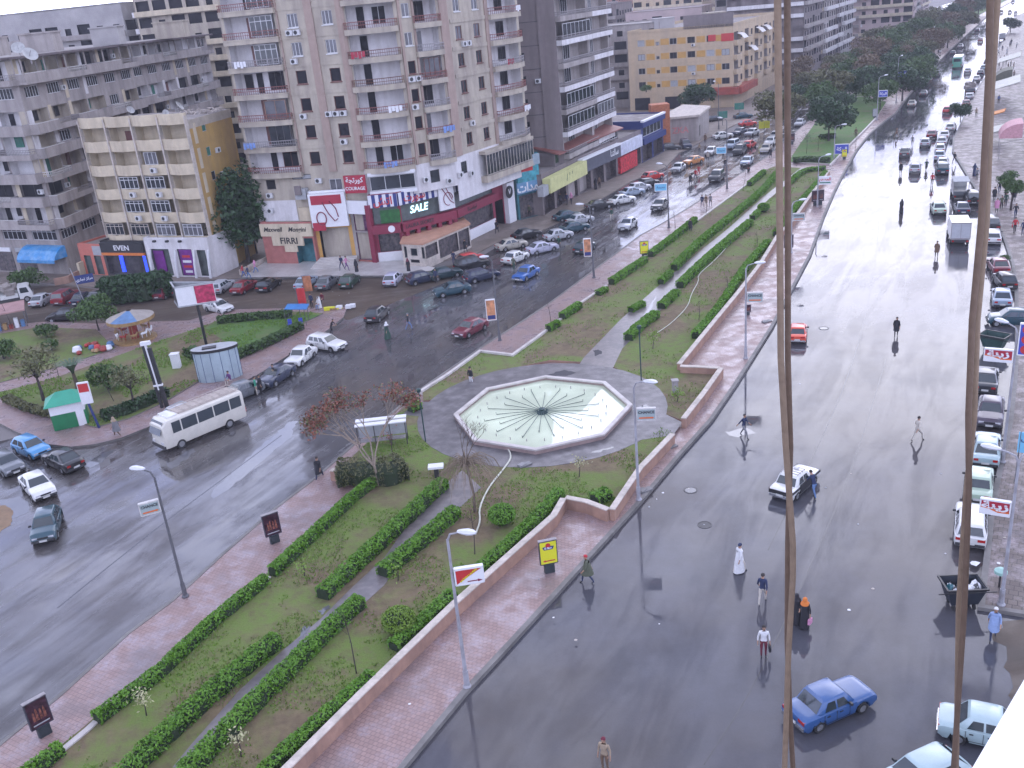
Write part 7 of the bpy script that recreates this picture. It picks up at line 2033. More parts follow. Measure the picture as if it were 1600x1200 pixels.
for i, (x, y) in enumerate([(1240, 150), (1262, 128), (1282, 150), (1290, 118), (1312, 158), (1308, 100), (1335, 95), (1348, 92), (1385, 88), (1398, 80), (1408, 68), (1420, 64), (1405, 56), (1440, 58), (1455, 50), (1465, 46), (1470, 24), (1460, 30), (1495, 22), (1508, 24), (1520, 14), (1512, 4), (1490, 42), (1424, 84), (1440, 92), (1385, 108), (1362, 120)]):
 tree((x, y), ('dark', 'olive', 'mid', 'brown')[i % 4], 'crown in the thick tree belt of the far median', rt.uniform(.95, 1.3), group='tree belt of the far median')
def ball(px, R, label, mt, name='round_bush'):
 p = G(px[0], px[1], BZ+R*.8)
 r = empty(name, (p.x, p.y, BZ)); tag(r, label, 'bush', 'round clipped bushes')
 MB().lathe([(R*.3, 0), (R*.85, R*.35), (R*.9, R*.9), (R*.65, R*1.35), (.05, R*1.5)], 12).build('branches', M_HCORE, r)
 lf = MB()
 for i in range(int(1500*R*R)+500):
  a, e = rv.uniform(0, 2*pi), rv.uniform(-.6, 1); s_ = math.sqrt(1-e*e)
  rnd_quad(lf, (R*1.02*s_*cos(a), R*1.02*s_*sin(a), R*.85+R*.72*e), .11)
 lf.build('leaves', mt, r)
ball((784, 804), .78, 'round bush with yellow green top below the fountain', M_HEDGE)
ball((623, 969), .80, 'yellow green round bush beside the loose hedge', M_LYEL)
ball((1193, 324), .75, 'small green ball at the far end of the upper bed', M_HEDGE)
def sapling(px, h, label, leaves=0, mt=None, lean=(.0, .0), name='sapling', group='saplings of the median', bark=None, z=BZ, lr=.5):
 p = G(px[0], px[1], z)
 r = empty(name, (p.x, p.y, z)); tag(r, label, 'sapling', group)
 b = MB(); top = Vector((lean[0], lean[1], h))
 mid = top*.5+Vector((.08, -.05, 0))
 b.tube([(0, 0, 0), mid, top], [.035, .025, .012], 5)
 for i in range(7):
  t = rv.uniform(.45, .95); q = Vector((0, 0, 0)).lerp(top, t); a = rv.uniform(0, 6.28)
  b.tube([q, q+Vector((cos(a)*.35, sin(a)*.35, .3))*(h/3)], [.014, .006], 4)
 b.build('stem', bark or M_BARKD, r)
 if leaves:
  lf = MB()
  for i in range(leaves):
   q = top*.85+Vector((rv.gauss(0, lr*.5), rv.gauss(0, lr*.5), rv.gauss(0, lr*.4)))
   rnd_quad(lf, q, .12)
  lf.build('leaves', mt, r)
sapling((557, 1052), 3.2, 'thin bare sapling leaning over the near bed', lean=(-.2, .4))
sapling((742, 866), 2.6, 'thin dark sapling standing below the dead tree', lean=(.0, .5))
sapling((590, 742), 1.5, 'pale slanting stake beside the planter', lean=(-.7, -.1), bark=M_BARKP)
sapling((229, 1118), 1.2, 'pale leaved little plant at the lower left of the bed', 90, M_LPALE)
sapling((377, 1182), 1.2, 'pale leaved little plant at the bottom of the bed', 70, M_LPALE, lr=.4)
sapling((476, 900), .9, 'pale green little plant right of the gap in the outer hedge', 60, M_LYEL, lr=.5)
sapling((622, 908), .9, 'pale green little plant at the thick path hedge', 60, M_LYEL, lr=.5)
sapling((905, 745), 1.3, 'pale green little plant beside the fountain apron', 80, M_LPALE, lr=.5)
sapling((1058, 628), .9, 'bright green tuft by the small garden box', 120, M_LYEL, lr=.45)
sapling((1020, 545), 1.4, 'yellow green shrub right of the upper path', 200, M_LYEL, lr=.7)
sapling((862, 512), 3.0, 'bare forked sapling on the left paved strip', lean=(-.3, .2), z=.2)
sapling((1055, 357), 2.4, 'bare sapling beside the left pole with the pale sign', lean=(-.2, .1), z=.2)
sapling((1103, 338), 2.6, 'bare sapling at the rim beside three walkers', z=.2)
sapling((1160, 300), 3.0, 'bare sapling at the rim below the motorbike', lean=(.6, .4), z=.2)
sapling((1182, 392), 2.2, 'thin sapling in the right part of the upper bed')
sapling((1092, 500), 1.8, 'thin sapling near the tan wall of the upper bed')
sapling((1136, 460), 1.8, 'second thin sapling near the tan wall of the upper bed')
sapling((1336, 236), 3.4, 'sapling with a few brown leaves on the right paved strip', 60, M_LBROWN, z=.2, lr=.8)
sapling((1260, 240), 3.2, 'slender dark tree at the near end of the green lawn', 120, M_LDARK, lr=.9)
sapling((1278, 236), 2.0, 'yellowish shrub on the green lawn', 120, M_LYEL, lr=.8)
sapling((614, 722), 2.4, 'dark twisted little tree under the white shelter', 40, M_LRED, lr=.6)
sapling((178, 627), 3.0, 'leaning thin tree in the muddy corner of the park', 60, M_LOLIVE, lean=(-.8, 0), z=.27, lr=1.0)
sapling((92, 590), 2.2, 'young palm like plant near the forked tree', 60, M_LDARK, z=.27, lr=.6)
sapling((20, 515), 4.0, 'bare black tree by the pink goods stall', lean=(-.6, .2), z=.12)
def branchy(r, base, rr_, lvl, b, p, d, L_, rad, ends, spread=.75, droop=0.0):
 q = p+d*L_
 mid = p+d*L_*.5+Vector((rr_.uniform(-.1, .1), rr_.uniform(-.1, .1), 0))*L_*.5
 b.tube([p, mid, q], [rad, rad*.8, rad*.6], 5 if lvl > 1 else 4)
 if lvl == 0: ends.append(q); return
 for i in range(rr_.choice((2, 3, 3))):
  nd = (d+Vector((rr_.uniform(-1, 1), rr_.uniform(-1, 1), rr_.uniform(-.35, .6)-droop))*spread).normalized()
  branchy(r, base, rr_, lvl-1, b, q, nd, L_*rr_.uniform(.62, .85), rad*.6, ends, spread, droop)
rr_ = random.Random(31)
p = G(592, 758, BZ)
r = empty('red_leaved_tree', (p.x, p.y, BZ)); tag(r, 'spreading tree with sparse red brown leaves over the tan planter', 'tree', 'trees of the median')
b = MB(); ends = []
for d0 in ((-.55, .1, .9), (.25, .35, .9), (-.1, .6, .8), (-.5, .55, .7)):
 branchy(r, None, rr_, 4, b, Vector((-.1, 0, 1.4)), Vector(d0).normalized(), 1.75, .07, ends, .62)
b.tube([(0, 0, 0), (-.05, .0, .8), (-.1, 0, 1.45)], [.11, .09, .08], 7)
b.build('trunk', M_BARKP, r)
lf = MB(); lo = MB()
for e in ends:
 for k in range(rr_.choice((6, 9, 12, 15))):
  q = e+Vector((rr_.gauss(0, .2), rr_.gauss(0, .2), rr_.gauss(0, .17)))
  rnd_quad(lf if rr_.random() < .72 else lo, q, .15)
lf.build('red_leaves', M_LRED, r); lo.build('olive_leaves', M_LOLIVE, r)
p = G(742, 800, BZ)
r = empty('dead_tree', (p.x, p.y, BZ)); tag(r, 'dead tree with a fan of drooping dry branches below the fountain', 'tree', 'trees of the median')
b = MB(); b.tube([(0, 0, 0), (.05, .1, 1.2), (-.1, .25, 2.5), (-.15, .3, 3.3)], [.09, .08, .08, .12], 7); b.build('trunk', M_BARK, r)
b = MB()
for i in range(130):
 a = rv.uniform(0, 2*pi); q = Vector((-.15, .3, rv.uniform(2.9, 3.5))); R_ = rv.uniform(.9, 2.3); up = rv.uniform(-.1, .7)
 pts = [q, q+Vector((cos(a)*R_*.4, sin(a)*R_*.4, up*.6)), q+Vector((cos(a)*R_*.8, sin(a)*R_*.8, up*.4-R_*.25)), q+Vector((cos(a)*R_, sin(a)*R_, up*.2-R_*.7))]
 b.tube(pts, [.022, .018, .014, .008], 4)
b.build('dry_fronds', mat('dry_branches', (.20, .155, .11), .9, .3, 6), r)
ends = []; b = MB()
for d0 in ((-.2, .2, 1), (.4, .1, 1), (.1, .5, .9)): branchy(r, None, rr_, 4, b, Vector((-.15, .3, 3.2)), Vector(d0).normalized(), .95, .035, ends, .6)
b.build('bare_twigs', M_BARK, r)
p = G(122, 611, .27)
r = empty('palm', (p.x, p.y, .27)); tag(r, 'small palm with upswept grey green fronds in the park', 'palm', OT)
MB().tube([(0, 0, 0), (.05, 0, .8), (0, 0, 1.7)], [.22, .18, .14], 8).build('trunk', M_BARK, r)
b = MB()
for i in range(16):
 a = 2*pi*i/16; pr = [Vector((cos(a)*t*1.1, sin(a)*t*1.1, 1.7+2.2*t-1.1*t*t)) for t in (0, .3, .6, .9, 1.15)]
 for u, v in zip(pr[:-1], pr[1:]):
  s_ = Vector((-sin(a), cos(a), 0))*.13
  b.quad(u-s_, v-s_*.7, v+s_*.7, u+s_)
b.build('fronds', leaf_mat('palm_fronds', (.04, .075, .045), (.07, .11, .06)), r)
M_GRASS = leaf_mat('grass_blades', (.085, .16, .02), (.13, .22, .03), .8)
def inside(p, poly):
 c = False; n = len(poly); j = n-1
 for i in range(n):
  a, b_ = poly[i], poly[j]
  if (a[1] > p[1]) != (b_[1] > p[1]) and p[0] < (b_[0]-a[0])*(p[1]-a[1])/(b_[1]-a[1])+a[0]: c = not c
  j = i
 return c
from mathutils import noise as mn
def grass(poly, z, n, label, avoid=(), s_=.09):
 xs = [p[0] for p in poly]; ys = [p[1] for p in poly]; b = MB(); k = 0
 while k < n:
  x, y = rv.uniform(min(xs), max(xs)), rv.uniform(min(ys), max(ys)); k += 1
  if not inside((x, y), poly) or any(inside((x, y), q) for q in avoid): continue
  if (Vector((x, y))-Vector(fount_c[:2])).length < 9.4: continue
  if mn.noise(Vector((x*.35, y*.35, 1.3)))+.25*mn.noise(Vector((x*1.7, y*1.7, 0))) < .02: continue
  a = rv.uniform(0, 6.28); h = s_*rv.uniform(.6, 1.5); w_ = s_*.45
  lx, ly = rv.uniform(-.5, .5)*h, rv.uniform(-.5, .5)*h
  b.add([(x-cos(a)*w_, y-sin(a)*w_, z), (x+cos(a)*w_, y+sin(a)*w_, z), (x+lx, y+ly, z+h)], [(0, 1, 2)])
 o = b.build('grass', M_GRASS); tag(o, label, 'grass', kind='stuff')
grass([tuple(p[:2]) for p in bed_near], BZ, 70000, 'patchy short grass of the near planting bed', [[tuple(p[:2]) for p in path1]])
grass([tuple(p[:2]) for p in bed_far_l+bed_far_r], BZ, 60000, 'patchy short grass of the upper planting bed', [[tuple(p[:2]) for p in path2]], .11)
grass([tuple(p[:2]) for p in g1], .27, 30000, 'patchy short grass of the little park', (), .14)
# ==== fountain
M_POOLW = mat('pool_water', (.56, .62, .46), .012, .22, .25, spec=.9, coat=0)
M_BASIN = mat('pale_green_basin', (.42, .50, .42), .6, .3, .4)
RIMZ = .85
oc = [Vector(p[:2]) for p in GL([(710, 646.7), (760.7, 606), (852.7, 586.7), (945.3, 596), (986.7, 631.3), (943.3, 678), (836.7, 702), (740.7, 686.7)], RIMZ)]
fc = sum(oc, Vector((0, 0)))/8
r = empty('fountain', (fc.x, fc.y, BZ)); tag(r, 'octagonal fountain basin with pale rim and radiating dark pipes', 'fountain')
Q = [(p.x-fc.x, p.y-fc.y) for p in oc]
Qi = [(x*.974, y*.974) for x, y in Q]
z1 = RIMZ-BZ
b = MB(); n = 8
b.v = [(x, y, 0) for x, y in Q]+[(x, y, z1-.1) for x, y in Q]+[(x, y, z1-.1) for x, y in Qi]+[(x, y, .1) for x, y in Qi]
for i in range(8):
 j = (i+1) % 8
 b.f += [(j, i, n+i, n+j), (2*n+i, 2*n+j, 3*n+j, 3*n+i)]; b.m += [0, 0]
b.build('basin_wall', [mat('pinkish_stone', (.30, .22, .20), .7, .15, 3, dirt=(.15, .11, .1), dirt_amt=.5)], r)
b = MB(); b.v = [(x*1.012, y*1.012, z1-.12) for x, y in Q]+[(x*1.012, y*1.012, z1) for x, y in Q]+[(x*.985, y*.985, z1) for x, y in Qi]+[(x*.985, y*.985, z1-.12) for x, y in Qi]
for i in range(8):
 j = (i+1) % 8
 for k in range(3): b.f.append((k*8+j, k*8+i, k*8+8+i, k*8+8+j)); b.m.append(0)
b.build('rim', M_RIM, r)
MB().poly(Qi, .12).build('basin_floor', M_BASIN, r)
MB().poly([(x*.999, y*.999) for x, y in Qi], z1-.30).build('water', M_POOLW, r)
M_PIPE = mat('dark_green_pipe', (.02, .05, .05), .5, .1, 5)
hub = MB(); hub.lathe([(.42, z1-.30), (.36, z1-.2), (.2, z1-.05), (.25, z1+.05), (.05, z1+.1)], 16); hub.build('hub', M_PIPE, r, smooth=50)
for i in range(24):
 a = 2*pi*(i+.5)/24; L_ = 4.3 if i % 2 == 0 else 3.4
 b = MB(); b.tube([(cos(a)*.3, sin(a)*.3, z1-.10), (cos(a)*L_, sin(a)*L_, z1-.26), (cos(a)*(L_+.02), sin(a)*(L_+.02), z1-.1)], .022, 5); b.build('pipe', M_PIPE, r)
 b = MB(); a2 = a+.1; b.tube([(cos(a2)*4.75, sin(a2)*4.75, z1-.43), (cos(a2)*4.75, sin(a2)*4.75, z1-.1)], .03, 5); b.build('nozzle', M_RAILG, r)
MB().box(-.55, .55, -.4, .4, 0, .04, 0, Matrix.Translation((-1.9, -3.9, z1-.41)) @ Matrix.Rotation(.5, 4, 'Z')).build('floating_board', mat('mossy_board', (.12, .14, .06), .8, .2, 3), r)
M_HOSE = mat('pale_hose', (.50, .50, .42), .6, .1, 4)
def hose(px, z, label, rad=.05):
 P = [Vector((p.x, p.y, z+.05)) for p in GL(px, z)]
 c = P[0].copy(); Q = smooth_line([v[:2] for v in P], 2)
 b = MB(); b.tube([(q[0]-c.x, q[1]-c.y, .05+.01*sin(i)) for i, q in enumerate(Q)], rad, 6)
 o = b.build('garden_hose', M_HOSE, None, 60, (c.x, c.y, z)); tag(o, label, 'hose', 'garden hoses')
hose([(793, 700), (800, 715), (790, 730), (765, 760), (748, 795), (751, 815), (743, 836)], BZ+.01, 'pale thick hose winding down from the fountain', .06)
hose([(1027, 521), (1050, 505), (1075, 480), (1080, 460), (1092, 440), (1090, 430), (1120, 405), (1150, 370), (1175, 345)], BZ, 'long thin hose lying across the upper bed', .04)
# ==== lamps, poles, signs
def h_of(base, ytop, z=.2):
 P = G(base[0], base[1], z); lo, hi = 0, 30
 for _ in range(40):
  m_ = (lo+hi)/2; v = Vector((P.x, P.y, m_-CAM_H)); y = 600+F_PX*v.dot(DWN)/v.dot(FWD)
  if y > ytop: lo = m_
  else: hi = m_
 return P, lo-z
M_POLE = mat('grey_painted_pole', (.33, .33, .36), .5, .12, 2, dirt=(.16, .14, .13), dirt_amt=.6, dirt_scale=1.5)
M_POLED = mat('dark_pole', (.10, .10, .11), .6, .15, 3)
M_LAMP = mat('lamp_housing_white', (.58, .59, .62), .4, .08, 4)
def azpt(P, px, z):
 q = G(px[0], px[1], z); return atan2(q.y-P.y, q.x-P.x), (Vector(q[:2])-Vector(P[:2])).length
def lamp(base, ytop, heads, label, z=.2, mt=None, group='street lamps', rad=.09):
 P, H__ = h_of(base, ytop, z)
 r = empty('street_lamp', (P.x, P.y, z)); tag(r, label, 'street lamp', group)
 b = MB(); b.tube([(0, 0, 0), (0, 0, .9), (0, 0, .9), (0, 0, H__)], [rad*1.5, rad*1.4, rad, rad*.65], 8); b.build('pole', mt or M_POLE, r)
 MB().lathe([(rad*2.2, 0), (rad*2.2, .06), (rad*1.6, .14)], 10).build('base', mt or M_POLE, r)
 for hp in heads:
  a, L_ = azpt(P, hp, z+H__+.3); L_ = min(L_, 3.2)
  b = MB(); d = Vector((cos(a), sin(a), 0))
  b.tube([(0, 0, H__-.05), tuple(d*.15+Vector((0, 0, H__+.28))), tuple(d*.45+Vector((0, 0, H__+.38))), tuple(d*(L_*.55)+Vector((0, 0, H__+.45)))], [rad*.6, rad*.5, rad*.45, rad*.4], 6); b.build('arm', mt or M_POLE, r)
  hd = MB()
  for t, w_, hh in ((0, .07, .05), (.2, .13, .09), (.55, .17, .13), (.85, .15, .10), (1, .06, .04)):
   q = d*(L_*.5+t*.85); s_ = Vector((-d.y, d.x, 0)); c = Vector((q.x, q.y, H__+.47+t*.04))
   hd.v += [tuple(c+s_*w_), tuple(c+s_*w_*.6+Vector((0, 0, hh))), tuple(c-s_*w_*.6+Vector((0, 0, hh))), tuple(c-s_*w_), tuple(c-s_*w_*.7-Vector((0, 0, hh*.7))), tuple(c+s_*w_*.7-Vector((0, 0, hh*.7)))]
  for i in range(4):
   for k in range(6): hd.f.append((i*6+k, i*6+(k+1) % 6, i*6+6+(k+1) % 6, i*6+6+k)); hd.m.append(0)
  hd.f.append((0, 5, 4, 3, 2, 1)); hd.m.append(0); hd.f.append(tuple(range(24, 30))); hd.m.append(0)
  hd.build('lamp_head', M_LAMP, r, smooth=50)
 return r, P, H__
M_SGNT = mat('grey_green_sign_face', (.30, .36, .36), .4, .1, 2)
M_BLT = mat('black_lettering', (.03, .03, .035), .5, 0)
M_BLUES = mat('blue_sign_face', (.05, .07, .38), .4, .1, 3)
M_SKYS = mat('sky_blue_sign_face', (.16, .42, .60), .4, .1, 2)
M_YELS = mat('yellow_poster', (.62, .60, .03), .4, .05, 2)
M_ORS = mat('orange_red_panel', (.60, .13, .03), .4, .05, 2)
def pole_sign(lp, zc, side, w_, h, kind, label):
 """double sided box sign on a lamp post; side=+1 to the right of the post in the picture"""
 r0, P, H__ = lp
 a = atan2(P.y, P.x)-pi/2                       # face towards the street end where people look
 r = empty('pole_sign', (P.x, P.y, r0.location.z+zc), a); tag(r, label, 'sign', 'signs hanging on street lamps')
 x0, x1 = (.10, .10+w_) if side > 0 else (-.10-w_, -.10)
 fm = {'chance': M_SGNT, 'tri': M_SIGNW, 'red': M_RED, 'blue': M_BLUES, 'rw': M_SIGNW, 'pale': M_SKYS, 'poster': mat('orange_portrait_poster', (.45, .20, .10), .4, .6, 2.5), 'banner': M_BLUES}[kind]
 MB().box(x0, x1, -.09, .09, -h/2, h/2).build('sign_box', fm, r)
 e = MB()
 for q in ((x0, x1, -.1, .1, h/2-.05, h/2+.03), (x0, x1, -.1, .1, -h/2-.03, -h/2+.03), (x0-.02, x0+.04, -.1, .1, -h/2, h/2), (x1-.04, x1+.02, -.1, .1, -h/2, h/2)): e.box(*q)
 e.build('frame', M_SIGNW if kind != 'chance' else M_RAILW, r)
 xc = (x0+x1)/2
 for s_ in (1, -1):
  Mx = Matrix.Translation((xc, -.095*s_, 0)) @ (Matrix.Identity(4) if s_ > 0 else Matrix.Rotation(pi, 4, 'Z'))
  if kind == 'chance':
   text(r, 'CHANCE', w_*.21, Mx @ Matrix.Translation((0, 0, h*.18)), M_BLT, bold=.03)
   b = MB(); b.box(-w_*.38, w_*.28, -.006, 0, -h*.36, -h*.24); b.add([(w_*.28, -.006, -h*.40), (w_*.42, -.006, -h*.30), (w_*.28, -.006, -h*.20)], [(0, 1, 2)]); link('arrow', b.mesh('arrow', [M_ORS]), r, M=Mx)
  elif kind == 'tri':
   b = MB(); b.add([(-w_/2+.05, -.006, h/2-.07), (-w_/2+.05, -.006, -h/2+.05), (w_/2-.08, -.006, h/2-.07)], [(0, 1, 2)]); link('red_triangle', b.mesh('red_triangle', [M_REDTXT]), r, M=Mx)
   text(r, 'LACHINI LAURINI', w_*.095, Mx @ Matrix.Translation((-.03, -.01, .04)) @ Matrix.Rotation(-.62, 4, 'Y'), M_YELS, bold=.03)
   b = MB(); b.box(-.1, w_*.28, -.006, 0, -h*.36, -h*.30); b.add([(w_*.28, -.006, -h*.42), (w_*.45, -.006, -h*.33), (w_*.28, -.006, -h*.24)], [(0, 1, 2)]); link('arrow', b.mesh('arrow', [M_MAROON]), r, M=Mx)
  elif kind == 'red':
   b = MB(); b.add([(-w_/2+.03, -.006, -h/2+.03), (w_/2-.03, -.006, -h/2+.03), (w_/2-.03, -.006, -h*.30), (w_*.1, -.006, -h*.32), (-w_*.2, -.006, -h*.12), (-w_/2+.03, -.006, -h*.05)], [tuple(range(6))]); link('white_wave', b.mesh('white_wave', [M_SIGNW]), r, M=Mx)
   b = MB(); b.add([(-w_/2+.03, -.009, -h*.05), (-w_*.2, -.009, -h*.12), (w_*.1, -.009, -h*.32), (w_/2-.03, -.009, -h*.30), (w_/2-.03, -.009, -h*.18), (w_*.1, -.009, -h*.16), (-w_*.2, -.009, .0), (-w_/2+.03, -.009, h*.06)], [tuple(range(8))]); link('orange_wave', b.mesh('orange_wave', [M_ORS]), r, M=Mx)
   text(r, arabic('زينة'), h*.62, Mx @ Matrix.Translation((0, -.01, h*.12)), M_SIGNW, bold=.04, width=1.7)
  elif kind == 'blue':
   text(r, arabic('البركة'), h*.5, Mx, M_SIGNW, bold=.03)
  elif kind == 'rw':
   text(r, arabic('المطعم'), h*.5, Mx @ Matrix.Translation((0, 0, h*.15)), M_REDTXT, bold=.03)
   b = MB(); b.box(-w_*.45, w_*.45, -.006, 0, -h*.36, -h*.2); link('stripe', b.mesh('stripe', [M_SHGREEN]), r, M=Mx)
  elif kind == 'pale': text(r, arabic('مدرسة'), h*.4, Mx, M_NAVY, bold=.02)
  elif kind == 'banner':
   for k in range(3):
    b = MB(); b.lathe([(0, 0), (w_*.34, 0), (w_*.34, .01)], 14, (0, 0), 0); link('red_mark', b.mesh('red_mark', [M_REDTXT]), r, M=Mx @ Matrix.Translation((0, 0, h*(.32-.32*k))) @ Matrix.Rotation(pi/2, 4, 'X'))
  elif kind == 'poster':
   b = MB(); b.box(-w_*.4, w_*.4, -.006, 0, -h*.46, -h*.26); b.lathe([(0, 0)], 3) if False else None; link('caption', b.mesh('caption', [M_NAVY]), r, M=Mx)
LS = {}
LS[1] = lamp((290, 932), 745, [(216, 737)], 'dark weathered street lamp on the left paved strip, arm pointing left', mt=M_POLED)
pole_sign(LS[1], 5.8, -1, 1.0, .68, 'chance', 'grey green CHANCE sign hanging left of the weathered lamp post')
LS[2] = lamp((730, 1073), 843, [(733, 838)], 'tall grey street lamp on the right paved strip nearest to the viewer')
pole_sign(LS[2], 5.9, 1, 1.25, .8, 'tri', 'sign with diagonal red and white halves on the nearest lamp post')
LS[3] = lamp((998, 781), 605, [(1022, 602)], 'grey street lamp beside the fountain wall')
pole_sign(LS[3], 5.7, 1, 1.1, .72, 'chance', 'grey green CHANCE sign on the lamp post beside the fountain')
LS[4] = lamp((1165, 560), 420, [(1192, 414)], 'grey street lamp beside the orange red car')
pole_sign(LS[4], 5.2, 1, 1.2, .75, 'chance', 'grey green CHANCE sign on the lamp post above the zigzag wall')
LS[6] = lamp((1236, 395), 320, [(1259, 314)], 'grey street lamp just right of the left rope')
pole_sign(LS[6], 4.0, 1, 1.25, .75, 'chance', 'grey green CHANCE sign half behind the left rope')
LS[5] = lamp((1277, 323), 250, [(1300, 243)], 'grey street lamp beside the two dark lightboxes')
pole_sign(LS[5], 3.4, 1, 1.5, 1.0, 'rw', 'white sign with red Arabic letters on the lamp post by the dark lightboxes')
LS[7] = lamp((1303, 249), 200, [(1324, 196)], 'grey street lamp at the near corner of the green lawn')
pole_sign(LS[7], 1.6, 1, 2.1, 1.5, 'blue', 'blue sign with pale letters above the small yellow lightbox')
LS[8] = lamp((1370, 188), 123, [(1390, 118)], 'grey street lamp beside the pale box on the right paved strip')
pole_sign(LS[8], 5.0, 1, 1.6, 1.2, 'blue', 'small blue sign before the mid green tree')
LS[9] = lamp((1400, 161), 92, [(1416, 86)], 'grey street lamp rising before the dark trees')
pole_sign(LS[9], 6.0, 1, 1.8, 1.3, 'blue', 'small blue sign before the dark wide tree')
LS[10] = lamp((1454, 94), 46, [(1466, 41)], 'grey street lamp beside two walkers far up the right paved strip')
LS[11] = lamp((1432, 96), 70, [(1445, 66), (1418, 70)], 'double armed lamp in front of the median trees')
LS[12] = lamp((1477, 62), 32, [(1487, 27)], 'farthest street lamp among the median trees')
lamp((781, 532), 408, [(760, 404)], 'slim dark pole with an orange poster on the left paved strip', mt=M_POLED)
LP1 = lamp((928, 434), 325, [(903, 322)], 'slim dark street lamp opposite the yellow canopy', mt=M_POLED)
LP0 = (bpy.data.objects['street_lamp.012'],)+h_of((781, 532), 408)
pole_sign(LP0, 3.0, -1, .85, 1.9, 'poster', 'orange portrait poster on the slim pole near the maroon sedan')
pole_sign(LP1, 3.4, -1, .8, 1.9, 'poster', 'orange portrait poster on the slim pole near the dark green hatchback')
LP2 = lamp((1045, 356), 262, [(1028, 258)], 'slim dark pole with a pale blue sign nearer the viewer', mt=M_POLED)
pole_sign(LP2, 5.2, -1, 1.5, .9, 'pale', 'pale blue sign on the slim pole by the white rim')
LP3 = lamp((1136, 295), 190, [(1122, 186)], 'slim dark pole with a pale blue sign farther up', mt=M_POLED)
pole_sign(LP3, 5.6, -1, 1.4, .9, 'pale', 'pale blue sign on the slim pole beside the dark pickup-like car')
LP4 = lamp((1123, 202), 132, [(1112, 128)], 'slim pole by the billboard and the utility building', mt=M_POLED, z=.12)
LP5 = lamp((1310, 68), 30, [(1311, 27)], 'slim lamp before the dark tower far up the left street', mt=M_POLE, z=.12)
LR1 = lamp((1566, 722), 520, [(1560, 505)], 'grey street lamp with long white head beside the upper red sign', z=.18)
pole_sign(LR1, 6.9, -1, 1.5, .75, 'red', 'upper red sign with white Arabic letters and orange wave')
pole_sign(LR1, 8.0, 1, .8, 1.9, 'banner', 'narrow blue banner with red marks at the right edge')
LR2 = lamp((1564, 945), 722, [(1535, 702), (1612, 706)], 'double headed street lamp at the pavement corner', z=.18)
pole_sign(LR2, 5.2, -1, 1.25, .72, 'red', 'lower red sign with white Arabic letters and orange wave')
P = G(1586, 752, .18); r = empty('street_sign', (P.x, P.y, .18), radians(-28)); tag(r, 'large sky blue board on a dark post at the right edge', 'sign', 'street name boards')
MB().tube([(0, 0, 0), (0, 0, 3.2)], .04).build('post', M_POLED, r); MB().box(-.1, 2.2, -.03, .03, 1.9, 3.2).build('board', M_SKYS, r); text(r, arabic('شارع عباس'), .42, Matrix.Translation((1.0, -.04, 2.8)), M_NAVY)
P = G(134, 477, .12); r = empty('street_sign', (P.x, P.y, .12), radians(20)); tag(r, 'small navy blue board on a pale leaning pole before the parked cars', 'sign', 'street name boards')
MB().tube([(0, 0, 0), (-.6, 0, 4.6)], .06).build('post', M_POLE, r); MB().box(-.4, 1.6, -.04, .04, 2.6, 3.6).build('board', M_NAVY, r); text(r, arabic('مركز تجاري'), .42, Matrix.Translation((.6, -.05, 3.1)), M_SIGNW)
for px, mt, lab, ln in (((1129, 196), M_SHGREEN, 'green board on a post by the utility building', 1), ((1155, 182), M_SHGREEN, 'green and white board farther up by the utility building', 1), ((1194, 213), M_YELS, 'yellow board on a post before the white van', 1), ((1434, 98), M_YELS, 'yellow board under the double armed lamp', 1)):
 P = G(px[0], px[1], .1); r = empty('street_sign', (P.x, P.y, .1), radians(-10)); tag(r, lab, 'sign', 'street name boards')
 MB().tube([(0, 0, 0), (0, 0, 2.6)], .06).build('post', M_POLED, r); MB().box(-1, 1, -.05, .05, 1.5, 2.9).build('board', mt, r)
M_ADBASE = mat('dark_cast_base', (.03, .04, .045), .5, .15, 5)
